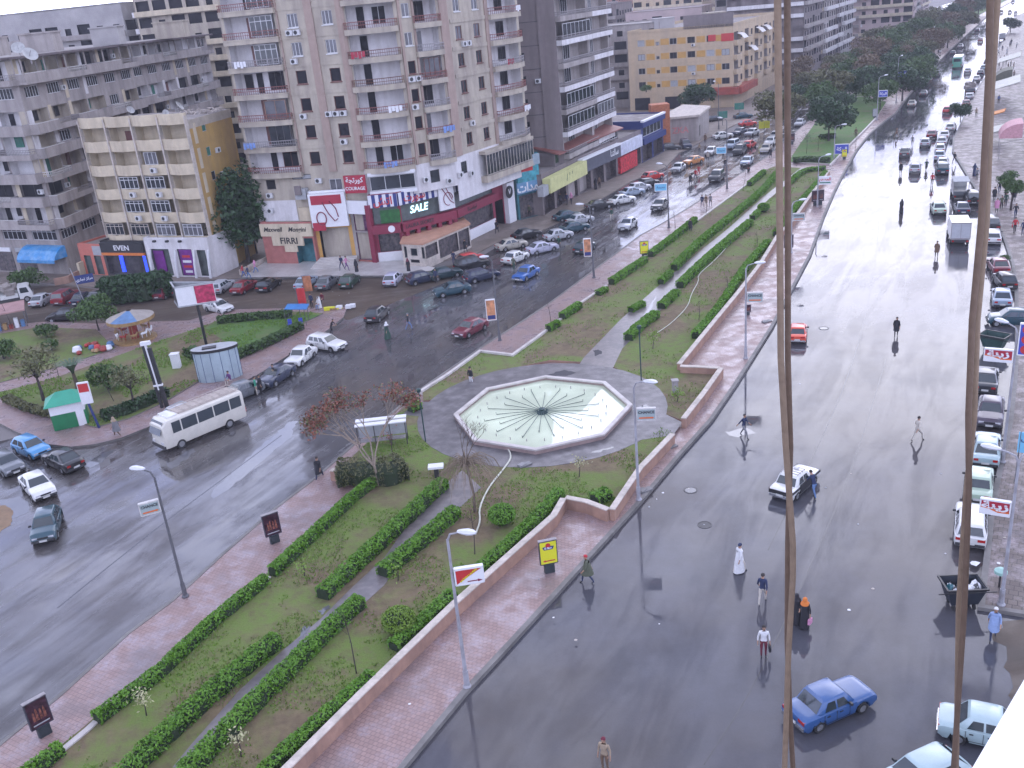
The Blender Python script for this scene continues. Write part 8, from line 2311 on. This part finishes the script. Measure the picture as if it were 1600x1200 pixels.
def adbox(base, kind, label, z=.2, s_=1.0, rz=None):
 P = G(base[0], base[1], z)
 r = empty('lightbox', (P.x, P.y, z), rz if rz is not None else atan2(P.y, P.x)-pi/2+radians(12)); r.scale = (s_*.8,)*3; tag(r, label, 'advertising lightbox', 'advertising lightboxes')
 MB().prism([(-.32, -.2), (.32, -.2), (.38, 0), (.32, .2), (-.32, .2), (-.38, 0)], 0, .65).build('base', M_ADBASE, r)
 b = MB(); w_, h0, h1 = .62, .65, 2.45
 b.box(-w_, w_, -.11, .11, h0, h1); b.build('case', mat('dark_case', (.045, .045, .06), .4, .1, 3), r)
 pm = {'yellow': M_YELS, 'dark': mat('dark_film_poster', (.035, .012, .022), .35, .9, 6), 'pale': M_SHGREY}[kind]
 for q in (1, -1):
  Mx = Matrix.Rotation(0 if q > 0 else pi, 4, 'Z')
  b = MB(); b.box(-w_+.06, w_-.06, -.118, -.112, h0+.07, h1-.07); link('poster', b.mesh('poster', [pm]), r, M=Mx)
  if kind == 'yellow':
   b = MB(); b.lathe([(0, 0), (.17, 0), (.17, .004)], 14); link('logo', b.mesh('logo', [M_REDTXT]), r, M=Mx @ Matrix.Translation((0, -.119, 2.12)) @ Matrix.Rotation(pi/2, 4, 'X'))
   b = MB(); b.add([(-.4, -.122, 2.02), (-.3, -.122, 1.78), (.3, -.122, 1.78), (.42, -.122, 2.02), (.1, -.122, 2.06), (-.1, -.122, 2.06)], [tuple(range(6))]); link('logo_band', b.mesh('logo_band', [M_NAVY]), r, M=Mx)
   text(r, 'El Bon', .2, Mx @ Matrix.Translation((0, -.126, 1.91)), M_SIGNW, bold=.03)
   b = MB(); b.add([(-.45, -.122, .93), (-.25, -.122, 1.03), (-.25, -.122, .97), (.42, -.122, .97), (.42, -.122, .88), (-.25, -.122, .88), (-.25, -.122, .83)], [tuple(range(7))]); link('arrow', b.mesh('arrow', [M_REDTXT]), r, M=Mx)
  elif kind == 'dark':
   b = MB()
   for k, (x, hh, c_) in enumerate(((-.3, .75, 0), (-.12, .95, 1), (.1, .85, 0), (.3, .9, 1))): b.add([(x-.08, -.121, 1.15), (x+.08, -.121, 1.15), (x+.05, -.121, 1.15+hh*.7), (x, -.121, 1.2+hh*.8), (x-.05, -.121, 1.15+hh*.7)], [tuple(range(5))])
   link('poster_figures', b.mesh('poster_figures', [mat('dim_red_figures', (.17, .06, .04), .4, .9, 8)]), r, M=Mx)
   b = MB(); b.box(-.45, .45, -.121, -.12, .85, .93); link('caption', b.mesh('caption', [M_SHGREY]), r, M=Mx)
 MB().box(-w_-.02, w_+.02, -.13, .13, h1, h1+.05).build('cap', M_RAILG, r)
adbox((71, 1147), 'dark', 'dark film poster lightbox at the bottom left')
adbox((430, 847), 'dark', 'dark film poster lightbox below the weathered lamp')
adbox((859, 893), 'yellow', 'yellow lightbox with red arrow on the near right paved strip')
adbox((1007, 403), 'yellow', 'yellow lightbox on the left paved strip')
adbox((1274, 321), 'dark', 'left one of two dark lightboxes by a lamp post')
adbox((1281, 320), 'dark', 'right one of two dark lightboxes by a lamp post')
adbox((1232, 394), 'dark', 'dark lightbox hidden by the left rope')
adbox((1319, 249), 'yellow', 'small yellow lightbox below the blue sign', s_=.8)
adbox((1367, 186), 'pale', 'pale lightbox beside a lamp post at the green lawn')
adbox((1169, 492), 'dark', 'small black box on posts below a CHANCE sign', s_=.5)
adbox((1237, 226), 'dark', 'dark red box by the left road near the rope')
for base, yt, lab in (((665, 690), 614, 'thin dark green garden lamp left of the fountain'), ((1002, 594), 515, 'thin dark green garden lamp above the fountain')):
 P, H__ = h_of(base, yt, BZ); r = empty('garden_lamp', (P.x, P.y, BZ)); tag(r, lab, 'garden lamp', 'garden lamps')
 MB().tube([(0, 0, 0), (0, 0, H__)], .05).build('pole', M_PIPE, r); MB().lathe([(.05, H__), (.16, H__+.1), (.18, H__+.3), (.06, H__+.36)], 10).build('lamp_head', M_PIPE, r)
P = G(1055, 612, BZ); o = MB().box(-.2, .2, -.2, .2, 0, .9).box(-.26, .26, -.26, .26, .9, .98).build('garden_box', M_RAILG, loc=P); tag(o, 'small grey cabinet on the lawn above the fountain path', 'cabinet', 'small cabinets')
P = G(683, 745, BZ); r = empty('drinking_basin', P); tag(r, 'small white basin on a dark foot beside the dead tree', 'basin')
MB().box(-.15, .15, -.15, .15, 0, .7).build('foot', M_BUMP, r); MB().prism([(-.5, -.3), (.5, -.3), (.5, .3), (-.5, .3)], .7, .85, bottom=True).build('bowl', M_SIGNW, r)
P = G(600, 694, BZ); r = empty('shelter', (P.x, P.y, BZ), radians(2)); tag(r, 'white framed low shelter behind the red leaved tree', 'shelter')
e = MB()
for x in (-1.7, -.5, .6, 1.7):
 for y in (-.4, .5): e.tube([(x, y, 0), (x, y, 1.75)], .04)
e.build('posts', M_FRD, r)
MB().box(-1.8, 1.8, -.55, -.05, 1.75, 1.83).build('roof_board', M_SIGNW, r); MB().box(-1.8, 1.8, .15, .65, 1.78, 1.86).build('roof_board', M_SIGNW, r)
MB().box(-1.7, 1.7, .42, .46, .5, 1.6).build('back_panel', M_SHGREY, r); MB().box(-1.6, 1.6, -.3, .2, .42, .5).build('bench', M_RAILG, r)
# ==== the little park
P = G(345, 590, .2); r = empty('oval_kiosk', (P.x, P.y, .18), radians(12)); tag(r, 'pale blue oval kiosk with black rimmed roof', 'kiosk', 'kiosks')
pr = [(1.9*cos(a*pi/14), .95*sin(a*pi/14)) for a in range(28)]
MB().prism(pr, 0, 2.7).build('shell', mat('pale_blue_panels', (.34, .42, .45), .5, .08, 2, dirt=(.2, .25, .28), dirt_amt=.4), r)
b = MB()
for i in range(0, 28, 2): x, y = pr[i]; b.box(x*1.005-.015, x*1.005+.015, y*1.005-.015, y*1.005+.015, 0, 2.7)
b.build('panel_joints', M_NAVY, r)
MB().prism([(x*1.06, y*1.06) for x, y in pr], 2.7, 2.95, 0, 1, bottom=True).build('roof_rim', [M_SHGREY, M_BLACK], r)
MB().box(-1.0, .2, -.5, .1, 2.96, 3.05).build('roof_hatch', M_BLACK, r)
P = G(277, 574, .27); o = MB().box(-.35, .35, -.3, .3, 0, 1.3).box(-.4, .4, -.35, .35, 1.3, 1.38).build('utility_cabinet', M_SIGNW, loc=P); tag(o, 'white utility cabinet on the park lawn', 'cabinet', 'small cabinets')
P, H__ = h_of((323, 541), 508, .27); r = empty('billboard', (P.x, P.y, .27)); tag(r, 'three sided billboard with black end and coloured poster on a dark mast', 'billboard')
MB().tube([(0, 0, 0), (0, 0, 5.6)], .14, 10).build('mast', M_BLACK, r)
tri = [(-1.6, -.6), (1.9, .1), (-2.6, 1.6)]
b = MB(); b.v = [(x, y, 4.4) for x, y in tri]+[(x, y, 6.2) for x, y in tri]; b.f = [(0, 1, 4, 3), (1, 2, 5, 4), (2, 0, 3, 5)]; b.m = [0, 1, 2]
b.build('panels', [M_SIGNW, M_SHGREY, M_BLACK], r)
e = MB(); e.ribbon(tri+[tri[0]], .14, 6.2, 6.32); e.ribbon(tri+[tri[0]], .14, 4.28, 4.4); e.build('frame', M_SHGREY, r)
b = MB(); b.quad((.1, -.27, 4.45), (1.85, .07, 4.45), (1.85, .07, 6.15), (.1, -.27, 6.15)); o = b.build('poster', mat('crimson_poster', (.38, .03, .08), .4, .7, 3), r, loc=(.004, -.012, 0))
P, H__ = h_of((258, 636), 538, .2); r = empty('totem_sign', (P.x, P.y, .18)); tag(r, 'tall leaning black and white totem frame beside the minibus', 'sign')
b = MB(); b.box(-.35, -.12, -.12, .12, 0, H__); b.build('mast', M_BLACK, r)
b = MB(); b.box(.02, .32, -.12, .12, 0, H__*.95); b.build('mast', M_BLACK, r)
b = MB(); b.box(-.12, .02, -.1, .1, 1.6, H__); b.box(-.4, .38, -.16, .16, H__, H__+.3); b.box(-.38, .36, -.14, .14, H__*.35, H__*.38); b.build('white_frame', M_SIGNW, r)
r.rotation_euler = (0, radians(-3), 0)
P = G(113, 660, .27); r = empty('green_kiosk', (P.x, P.y, .2), radians(20)); tag(r, 'small green kiosk with white upper wall and hipped green roof', 'kiosk', 'kiosks')
MB().box(-1.3, 1.3, -1.0, 1.0, 0, 1.3).build('lower_wall', mat('kiosk_green', (.01, .16, .06), .5, .15, 2), r); MB().box(-1.3, 1.3, -1.0, 1.0, 1.3, 2.1).build('upper_wall', M_SIGNW, r)
b = MB(); b.v = [(-1.6, -1.3, 2.1), (1.6, -1.3, 2.1), (1.6, 1.3, 2.1), (-1.6, 1.3, 2.1), (-.6, 0, 2.9), (.6, 0, 2.9)]; b.f = [(0, 1, 5, 4), (1, 2, 5), (2, 3, 4, 5), (3, 0, 4), (3, 2, 1, 0)]; b.m = [0]*5; b.build('roof', mat('roof_green', (.03, .27, .17), .5, .15, 1), r)
MB().box(.55, 1.15, -1.03, -1.0, 0, 1.9).build('door', M_SIGNW, r)
P = G(155, 668, .2); r = empty('pylon_sign', (P.x, P.y, .18), radians(10)); tag(r, 'red and white pylon sign on a navy post beside the green kiosk', 'sign')
MB().tube([(0, 0, 0), (-.3, 0, 2.2)], .1, 8).build('post', M_NAVY, r); MB().box(-.75, .1, -.1, .1, 2.2, 4.0).build('panel', M_SIGNW, r); MB().box(-.7, .05, -.115, -.1, 3.2, 3.9).build('red_field', M_REDTXT, r)
P = G(212, 530, .2); r = empty('carousel', (P.x, P.y, .15)); tag(r, 'small fairground merry-go-round with blue and gold canopy', 'carousel'); r.scale = (.85,)*3
M_GOLD = mat('gold_paint', (.30, .19, .08), .4, .3, 3); M_BLUEP = mat('canopy_blue', (.07, .16, .30), .5, .3, 2); M_DKRED = mat('dark_red_paint', (.25, .03, .02), .5, .4, 4)
MB().lathe([(2.5, 0), (2.5, .25), (0, .25)], 20).build('platform', M_GOLD, r); MB().lathe([(.5, .25), (.5, 2.9)], 12).build('core', M_DKRED, r)
b = MB(); n = 20
for i in range(n):
 a0, a1 = 2*pi*i/n, 2*pi*(i+1)/n
 b.add([(2.75*cos(a0), 2.75*sin(a0), 2.9), (2.75*cos(a1), 2.75*sin(a1), 2.9), (.3*cos(a1), .3*sin(a1), 3.7), (.3*cos(a0), .3*sin(a0), 3.7)], [(0, 1, 2, 3)], 0 if i in (13, 14, 15, 16) else 1)
 b.add([(2.75*cos(a0), 2.75*sin(a0), 2.5), (2.75*cos(a1), 2.75*sin(a1), 2.5), (2.75*cos(a1), 2.75*sin(a1), 2.9), (2.75*cos(a0), 2.75*sin(a0), 2.9)], [(0, 1, 2, 3)], 2)
b.build('canopy', [M_BLUEP, mat('canopy_cream', (.28, .25, .22), .6, .2, 2), M_GOLD], r)
for i in range(10):
 a = 2*pi*i/10; c = Vector((2.0*cos(a), 2.0*sin(a), 0))
 b = MB(); b.tube([c+Vector((0, 0, .25)), c+Vector((0, 0, 2.9))], .04, 5); b.build('pole', M_GOLD, r)
 h = MB(); t = Vector((-sin(a), cos(a), 0)); q = c+Vector((0, 0, 1.1))
 h.tube([q-t*.42, q-t*.1, q+t*.3, q+t*.5+Vector((0, 0, .35)), q+t*.72+Vector((0, 0, .25))], [.12, .17, .16, .10, .06], 6)
 for s_ in (-.3, .28): h.tube([q+t*s_, q+t*s_+Vector((0, 0, -.55))], [.05, .03], 4)
 h.build('ride_horse', [M_SIGNW, M_DKRED, M_GOLD][i % 3], r)
rj = random.Random(8)
P = G(147, 545, .27); r = empty('ride_parts', P); tag(r, 'colourful heap of small ride parts left of the merry-go-round', 'ride parts')
for i in range(16):
 b = MB(); x, y = rj.uniform(-1.8, 1.8), rj.uniform(-1.4, 1.4); s_ = rj.uniform(.2, .5)
 b.lathe([(s_*.6, 0), (s_, s_*.4), (s_*.7, s_*1.2), (.05, s_*1.4)], 8, (x, y)); b.build('ride_seat', [M_DKRED, M_GOLD, M_SIGNW, M_BLUEP, M_REDTXT][i % 5], r)
P = G(466, 506, .2); r = empty('vendor_stall', P); tag(r, 'blue tarpaulin stall with chairs at the park tip', 'stall')
e = MB()
for x in (-1, 1):
 for y in (-.8, .8): e.tube([(x, y, 0), (x, y, 1.8)], .03)
e.build('posts', M_POLED, r); MB().box(-1.1, 1.1, -.9, .9, 1.8, 1.86, 0, Matrix.Rotation(.1, 4, 'Y')).build('tarpaulin', mat('blue_tarpaulin', (.03, .17, .42), .5, .2, 2), r)
for x in (-.6, .5): 
 b = MB(); b.box(x-.2, x+.2, -1.3, -.9, .4, .45); b.box(x-.2, x+.2, -.95, -.9, .45, .9)
 for q in ((x-.18, -1.28), (x+.18, -1.28), (x-.18, -.92), (x+.18, -.92)): b.tube([(q[0], q[1], 0), (q[0], q[1], .4)], .02, 4)
 b.build('plastic_chair', M_BLUES, r)
for px, mt, h0, lab in (((482, 492), mat('faded_orange_cloth', (.38, .15, .07), .7, .5, 2), 4.2, 'tall orange poster flag at the park tip'), ((470, 497), M_REDTXT, 3.2, 'red cloth banner beside the orange poster flag')):
 P = G(px[0], px[1], .2); r = empty('poster_flag', P, .3); tag(r, lab, 'flag', 'poster flags at the park tip')
 MB().tube([(0, 0, 0), (0, 0, h0)], .04).build('pole', M_POLED, r)
 b = MB()
 for i in range(5): b.quad((i*.17, .12*sin(i), h0-1.7), (i*.17+.17, .12*sin(i+1), h0-1.7), (i*.17+.17, .12*sin(i+1), h0-.05), (i*.17, .12*sin(i), h0-.05))
 b.build('cloth', mt, r)
P = G(530, 482, .2); r = empty('goods_on_mat', P); tag(r, 'yellow and white goods spread on a mat at the park tip', 'goods', None)
for i in range(9): b = MB(); x = rj.uniform(-1.6, 1.6); b.box(x-.3, x+.3, -.25, .25, 0, rj.uniform(.1, .4), 0, Matrix.Rotation(rj.uniform(-.3, .3), 4, 'Z')); b.build('bundle', [M_YELS, M_SIGNW, M_GOLD][i % 3], r)
P = G(10, 512, .12); r = empty('goods_stall', P, .4); tag(r, 'pink roofed goods stall at the left edge', 'stall')
MB().box(-2.4, 2.4, -1.6, 1.6, 2.1, 2.25, 0, Matrix.Rotation(.1, 4, 'X')).build('roof', mat('pinkish_tarpaulin', (.34, .20, .19), .7, .2, 1), r)
e = MB()
for x in (-2.2, 2.2):
 for y in (-1.4, 1.4): e.tube([(x, y, 0), (x, y, 2.1)], .05)
e.build('posts', M_POLED, r)
for i in range(7): b = MB(); b.box(-2.0+.6*i, -1.6+.6*i, -1.2, -.6, 0, rj.uniform(.5, 1.3)); b.build('goods_sack', [M_DKRED, M_SIGNW, M_BLUEP, M_GOLD][i % 4], r)
def low_wall(px, h, mt, label):
 Q = [Vector(p[:2]) for p in GL(px, .12)]; c = Q[0]; r = empty('low_wall', (c.x, c.y, .12)); tag(r, label, 'wall', 'low walls before the left shops')
 MB().ribbon([(q.x-c.x, q.y-c.y) for q in Q], .3, 0, h).build('masonry', mt, r)
low_wall([(86, 446), (108, 442), (124, 433)], .9, M_TAN, 'low orange brown wall beside the blue board')
low_wall([(126, 432), (150, 420)], 1.8, M_CREAM, 'pale garden wall left of the coral kiosk shop')
low_wall([(376, 430), (420, 408)], .7, M_CREAMTOP, 'pale parapet climbing at the left end of the marble terrace')
mt_ = [Vector(p[:2]) for p in GL([(378, 436), (600, 433), (690, 424), (640, 410), (420, 408)], .12)]
MB().prism(mt_, .1, .34, 0, 1).build('marble_terrace', [mat('white_marble_tiles', (.46, .44, .42), .35, .12, 1.5, dirt=(.25, .22, .2), dirt_amt=.5, dirt_scale=.7), M_KERB])['kind'] = 'structure'
# ==== dumpsters, litter, manholes
def dumpster(px, az, label, mt, z=.004, s_=1.0, full=False):
 P = G(px[0], px[1], z); r = empty('dumpster', (P.x, P.y, z), -radians(az)); r.scale = (s_,)*3; tag(r, label, 'dumpster', 'dumpsters')
 b = MB(); lo, hi = [(-.65, -.45), (.65, -.45), (.65, .45), (-.65, .45)], [(-.95, -.65), (.95, -.65), (.95, .65), (-.95, .65)]
 b.v = [(x, y, .35) for x, y in lo]+[(x, y, 1.35) for x, y in hi]+[(x*.93, y*.93, 1.35) for x, y in hi]+[(x*.93, y*.93, .45) for x, y in lo]
 for k in range(3):
  for i in range(4): j = (i+1) % 4; b.f.append((k*4+i, k*4+j, k*4+4+j, k*4+4+i)); b.m.append(0)
 b.f += [(3, 2, 1, 0), (12, 13, 14, 15)]; b.m += [0, 0]
 b.build('container', mt, r)
 e = MB(); e.tube([(-1.4, -.66, 1.2), (1.4, -.66, 1.2)], .03); e.ribbon([(-.97, -.67), (.97, -.67), (.97, .67), (-.97, .67), (-.97, -.67)], .08, 1.3, 1.4); e.build('rim_bars', M_BLACK, r)
 for x in (-.5, .5):
  for y in (-.35, .35):
   w_ = MB(); w_.tube([(x-.04, y, .17), (x+.04, y, .17)], .17, 12); w_.tube([(x, y, .17), (x, y, .36)], .03, 5); w_.build('wheel', M_TYRE, r)
 if full:
  for i in range(26):
   w_ = MB(); x, y = rj.uniform(-.7, .7), rj.uniform(-.4, .4); q = rj.uniform(.1, .24); w_.lathe([(q*.5, 0), (q, q*.5), (q*.4, q*1.1)], 6, (x, y)); w_.v = [(a, b__, c+.95+rj.uniform(0, .2)) for a, b__, c in w_.v]; w_.build('rubbish_bag', [M_SIGNW, M_BUMP, M_TEAL][i % 3 if i % 4 else 0], r)
dumpster((1552, 548), 50, 'dark green dumpster on wheels beside the teal hatchback', mat('dark_green_dumpster', (.025, .06, .055), .6, .3, 3))
dumpster((1501, 946), 5, 'black dumpster full of white rubbish at the pavement corner', mat('black_dumpster', (.015, .02, .03), .6, .3, 3), s_=.95, full=True)
P = G(1561, 917, .18); r = empty('litter_bin', P); tag(r, 'small round green and white litter bin on a dark stem', 'litter bin'); MB().tube([(0, 0, 0), (0, 0, .7)], .05).build('stem', M_BLACK, r); MB().lathe([(.12, .7), (.3, .8), (.3, .95), (.1, 1.1)], 12).build('bin_bowl', mat('mint_enamel', (.30, .48, .42), .5, .1, 3), r)
lit = [(1523, 880), (1513, 912), (1487, 915), (1341, 819), (1477, 865), (1364, 920), (1327, 953), (1290, 762), (1036, 770), (1076, 763), (1026, 780), (1014, 792), (977, 760), (930, 806), (1030, 975), (1100, 820), (1205, 410), (1238, 449), (1128, 552), (1116, 558), (865, 965), (900, 1000), (640, 1100), (75, 700), (1170, 530), (985, 700), (1025, 695), (842, 905), (1564, 945), (1570, 840), (1560, 880), (1470, 740), (1250, 600), (1330, 740), (530, 462), (545, 458), (520, 456)]
for i, px in enumerate(lit):
 z = .005 if px[0] > 1000 and px[0] < 1520 else .2
 p = G(px[0], px[1], z); s_ = rj.uniform(.05, .13) if i else .3
 b = MB(); vs = [(s_*rj.uniform(.5, 1)*cos(2*pi*k/7), s_*rj.uniform(.5, 1)*sin(2*pi*k/7), .01) for k in range(7)]+[(0, 0, s_*rj.uniform(.2, .6))]
 b.add(vs, [(k, (k+1) % 7, 7) for k in range(7)]); o = b.build('scrap_of_litter', [M_SIGNW, M_CREAMTOP, M_SIGNW, M_SHGREY][i % 4], loc=p); tag(o, 'crumpled scrap of pale litter lying on wet paving', 'litter', 'scraps of litter on the ground')
for px, lab in (((1079, 766), 'round manhole with pale water near the median kerb'), ((1287, 513), 'round manhole beside the orange red car'), ((1101, 820), 'sunken dark manhole in the right road')):
 p = G(px[0], px[1], .004); r = empty('manhole', (p.x, p.y, .004)); tag(r, lab, 'manhole', 'manholes of the right road')
 MB().lathe([(.34, .002), (.34, .012), (.30, .014), (.0, .012)], 20, capt=False).build('cover', M_PUDDLE if 'pale' in lab or 'orange' in lab else M_BUMP, r); MB().lathe([(.42, .001), (.42, .02), (.345, .02), (.345, .002)], 20, capt=False).build('ring', M_BUMP, r)
for px, lab in (((1048, 699), 'loose paving slab below the wall end'), ((1008, 767), 'loose dark slab at the lamp foot beside the fountain'), ((1198, 503), 'loose slab on the strip left of the orange red car'), ((820, 727), 'square of broken concrete beside the fountain apron')):
 p = G(px[0], px[1], .2 if px[0] > 900 else BZ+.02); o = MB().box(-.45, .45, -.22, .22, .02, .10, 0, Matrix.Rotation(.5, 4, 'Z')).box(-.4, .1, -.1, .3, .10, .14, 0, Matrix.Rotation(.8, 4, 'Z')).build('paving_slab', M_CONC, loc=p); tag(o, lab, 'paving slab', 'loose slabs')
# ==== puddles
def puddle(px, z, seed, mt=None):
 rr_ = random.Random(seed); P = [Vector(p[:2]) for p in GL(px, z)]
 Q = []
 for a, b_ in zip(P, P[1:]+P[:1]):
  for k in range(5):
   q = a.lerp(b_, k/5); Q.append((q.x+rr_.uniform(-.10, .10), q.y+rr_.uniform(-.10, .10)))
 o = MB().poly(Q, z).build('puddle', mt or M_PUDDLE); o['kind'] = 'structure'
for i, (px, z) in enumerate((([(464, 1000), (478, 990), (484, 978), (474, 980)], BZ+.018), ([(498, 955), (512, 945), (516, 948), (505, 960)], BZ+.018), ([(926, 548), (935, 546), (942, 552), (930, 556)], BZ+.018), ([(855, 586), (880, 578), (900, 582), (885, 588)], BZ+.025), ([(990, 640), (1010, 630), (1018, 640), (1014, 655), (1000, 658)], BZ+.025), ([(920, 708), (945, 700), (960, 698), (935, 708)], BZ+.025), ([(1000, 505), (1020, 470), (1026, 462), (1015, 492)], BZ+.018),
 ([(130, 726), (165, 706), (180, 702), (160, 722), (140, 732)], .01), ([(0, 782), (30, 775), (48, 785), (45, 800), (10, 815), (-10, 800)], .01))):
 puddle(px, z, i)
M_SANDP = mat('sand_patch', (.20, .13, .075), .8, .2, 2)
puddle([(-20, 790), (8, 790), (22, 798), (18, 818), (0, 832), (-20, 830)], .014, 77, M_SANDP)
# ==== ropes and white ledge at the viewer's window
M_ROPE = mat('tan_rope', (.115, .075, .05), .7, .15, 40, world=True, bump=.15)
M_ROPE2 = mat('pale_rope', (.19, .135, .09), .7, .15, 40, world=True, bump=.15)
def at_dist(x, y, d):
 v = FWD + RGT*((x-800)/F_PX) + DWN*((y-600)/F_PX)
 k = d/hypot(v.x, v.y); return Vector((v.x*k, v.y*k, CAM_H+v.z*k))
def rope(pts, d, rad, mt, label):
 P = [at_dist(x, y, d+.004*math.sin(i)) for i, (x, y) in enumerate(pts)]
 P = [P[0]+(P[0]-P[1])*2.5]+P+[P[-1]+(P[-1]-P[-2])*3]
 c = P[0].copy(); S = []
 for a, b_ in zip(P[:-1], P[1:]): S += [a.lerp(b_, k/6) for k in range(6)]
 S.append(P[-1]); b = MB(); b.tube([p-c for p in S], rad, 14)
 o = b.build('rope', mt, None, 60, c); tag(o, label, 'rope', 'ropes hanging before the window')
D_ = 1.9
rope([(1215, 0), (1218, 300), (1220, 560), (1228, 700), (1239, 850), (1239, 900), (1232, 1020), (1226, 1200)], D_, .0068, M_ROPE2, 'left strand of the left rope pair')
rope([(1230, 0), (1231, 300), (1231, 560), (1235, 700), (1231, 850), (1230, 1000), (1234, 1110), (1239, 1200)], D_+.03, .0064, M_ROPE, 'right strand of the left rope pair')
rope([(1547, 0), (1545, 120), (1533, 350), (1519, 500), (1513, 650), (1514, 760), (1507, 950), (1490, 1200)], D_, .006, M_ROPE, 'left strand of the right rope pair')
rope([(1558, 0), (1549, 140), (1541, 350), (1527, 500), (1522, 650), (1509, 780), (1498, 950), (1494, 1200)], D_+.03, .006, M_ROPE2, 'right strand of the right rope pair')
e0, e1 = G(1600, 1062, 28.1), G(1519, 1200, 28.1)
d = (e1-e0).normalized(); nn = Vector((-d.y, d.x, 0)); nn = nn if nn.dot(Vector((1, -1, 0))) > 0 else -nn
q = [e0-d*1.6, e1+d*2.5, e1+d*2.5+nn*.6, e0-d*1.6+nn*.6]
r = empty('window_ledge', (e0.x, e0.y, 28.1)); tag(r, 'white painted window ledge at the bottom right corner', 'ledge')
MB().prism([(p.x-e0.x, p.y-e0.y) for p in q], -.14, 0, bottom=True).build('slab', mat('white_ledge_paint', (.78, .77, .76), .6, .04, 4), r)
# ==== rooftop clutter
def dish(P, az, R, label):
 r = empty('satellite_dish', P, radians(az)); tag(r, label, 'satellite dish', 'satellite dishes on roofs')
 b = MB(); b.tube([(0, 0, 0), (0, 0, R*1.1)], .05); b.build('mast', M_RAILG, r)
 b = MB()
 for i in range(5): 
  r0, r1 = R*i/5, R*(i+1)/5
  for k in range(18):
   a0, a1 = 2*pi*k/18, 2*pi*(k+1)/18
   f = lambda r_, a: Vector((r_*cos(a), -.35*r_*r_/R*-1, r_*sin(a)))
   b.quad(f(r0, a0), f(r1, a0), f(r1, a1), f(r0, a1))
 o = link('reflector', b.mesh('reflector', [mat('dish_grey', (.36, .36, .35), .5, .2, 3)], 60), r, M=Matrix.Translation((0, 0, R*1.1)) @ Matrix.Rotation(radians(-35), 4, 'X') @ Matrix.Rotation(pi, 4, 'Z'))
 b = MB(); b.tube([(0, 0, 0), (0, R*.8, .1)], .02); link('feed_arm', b.mesh('feed_arm', [M_RAILG]), o)
for i, (px, z, R, lab) in enumerate((
 ((32, 84), 27.7, .75, 'large yellowish dish at the left of the long grey roof'), ((50, 96), 27.7, .5, 'pale small dish next to the large yellowish one'), ((92, 66), 27.7, .8, 'round dish near the middle of the long grey roof'), ((75, 70), 27.7, .5, 'pale dish between two larger ones on the grey roof'),
 ((205, 180), 19.0, .55, 'tilted grey dish on the cream block roof'), ((281, 175), 19.0, .65, 'grey dish near the planks on the ochre roof'), ((260, 182), 19.0, .4, 'small white dish on the cream block roof'),
 ((1035, 14), 18.2, 2.0, 'big white dish on the tan block roof'), ((1060, 6), 18.2, 1.3, 'second white dish on the tan block roof'), ((1020, 12), 18.2, 1.2, 'third white dish on the tan block roof'), ((1082, 3), 18.2, 1.0, 'fourth small dish on the tan block roof'))):
 p = G(px[0], px[1]+4, z) if z > 25 else G(px[0], px[1], z)
 if p.length > 400 or p.y < 60: p = Vector((-60+i*6, 140, z))
 dish((p.x, p.y, z), 20+i*31 % 90, R, lab)
for i, (x, y, s_) in enumerate([(-60, 141, 2.2), (-54, 150, 2.0), (-50, 168, 2.4), (-72, 150, 2.6), (46, 250, 2.5), (60, 256, 2.6)]):
 z = 27.7 if x < 0 else 18.2
 o = MB().box(-s_, s_, -s_*.7, s_*.7, 0, 2.4).box(-s_-.15, s_+.15, -s_*.7-.15, s_*.7+.15, 2.4, 2.6).build('roof_hut', [M_GREYL, M_LG, M_BEIGE][i % 3], loc=(x, y, z)); tag(o, ['pale stair hut near the kink of the long grey roof', 'small hut behind the first stair hut', 'hut at the far part of the long grey roof', 'large hut at the back of the long grey roof', 'hut on the tan block roof near its front', 'hut on the tan block roof near its back'][i], 'roof hut', 'huts on roofs')
# ==== haze
hz_ = MB().box(-420, 520, -30, 1150, -1.2, 62).build('haze', [])
hm = bpy.data.materials.new('haze_air'); hm.use_nodes = True
nt = hm.node_tree; nt.nodes.remove(nt.nodes['Principled BSDF'])
pv = nt.nodes.new('ShaderNodeVolumePrincipled'); pv.inputs['Density'].default_value = .0003; pv.inputs['Color'].default_value = (.88, .89, 1.0, 1); pv.inputs['Anisotropy'].default_value = .2
nt.links.new(pv.outputs[0], nt.nodes['Material Output'].inputs['Volume'])
hz_.data.materials.append(hm); tag(hz_, 'pale blue haze over the far street', 'haze', kind='stuff')
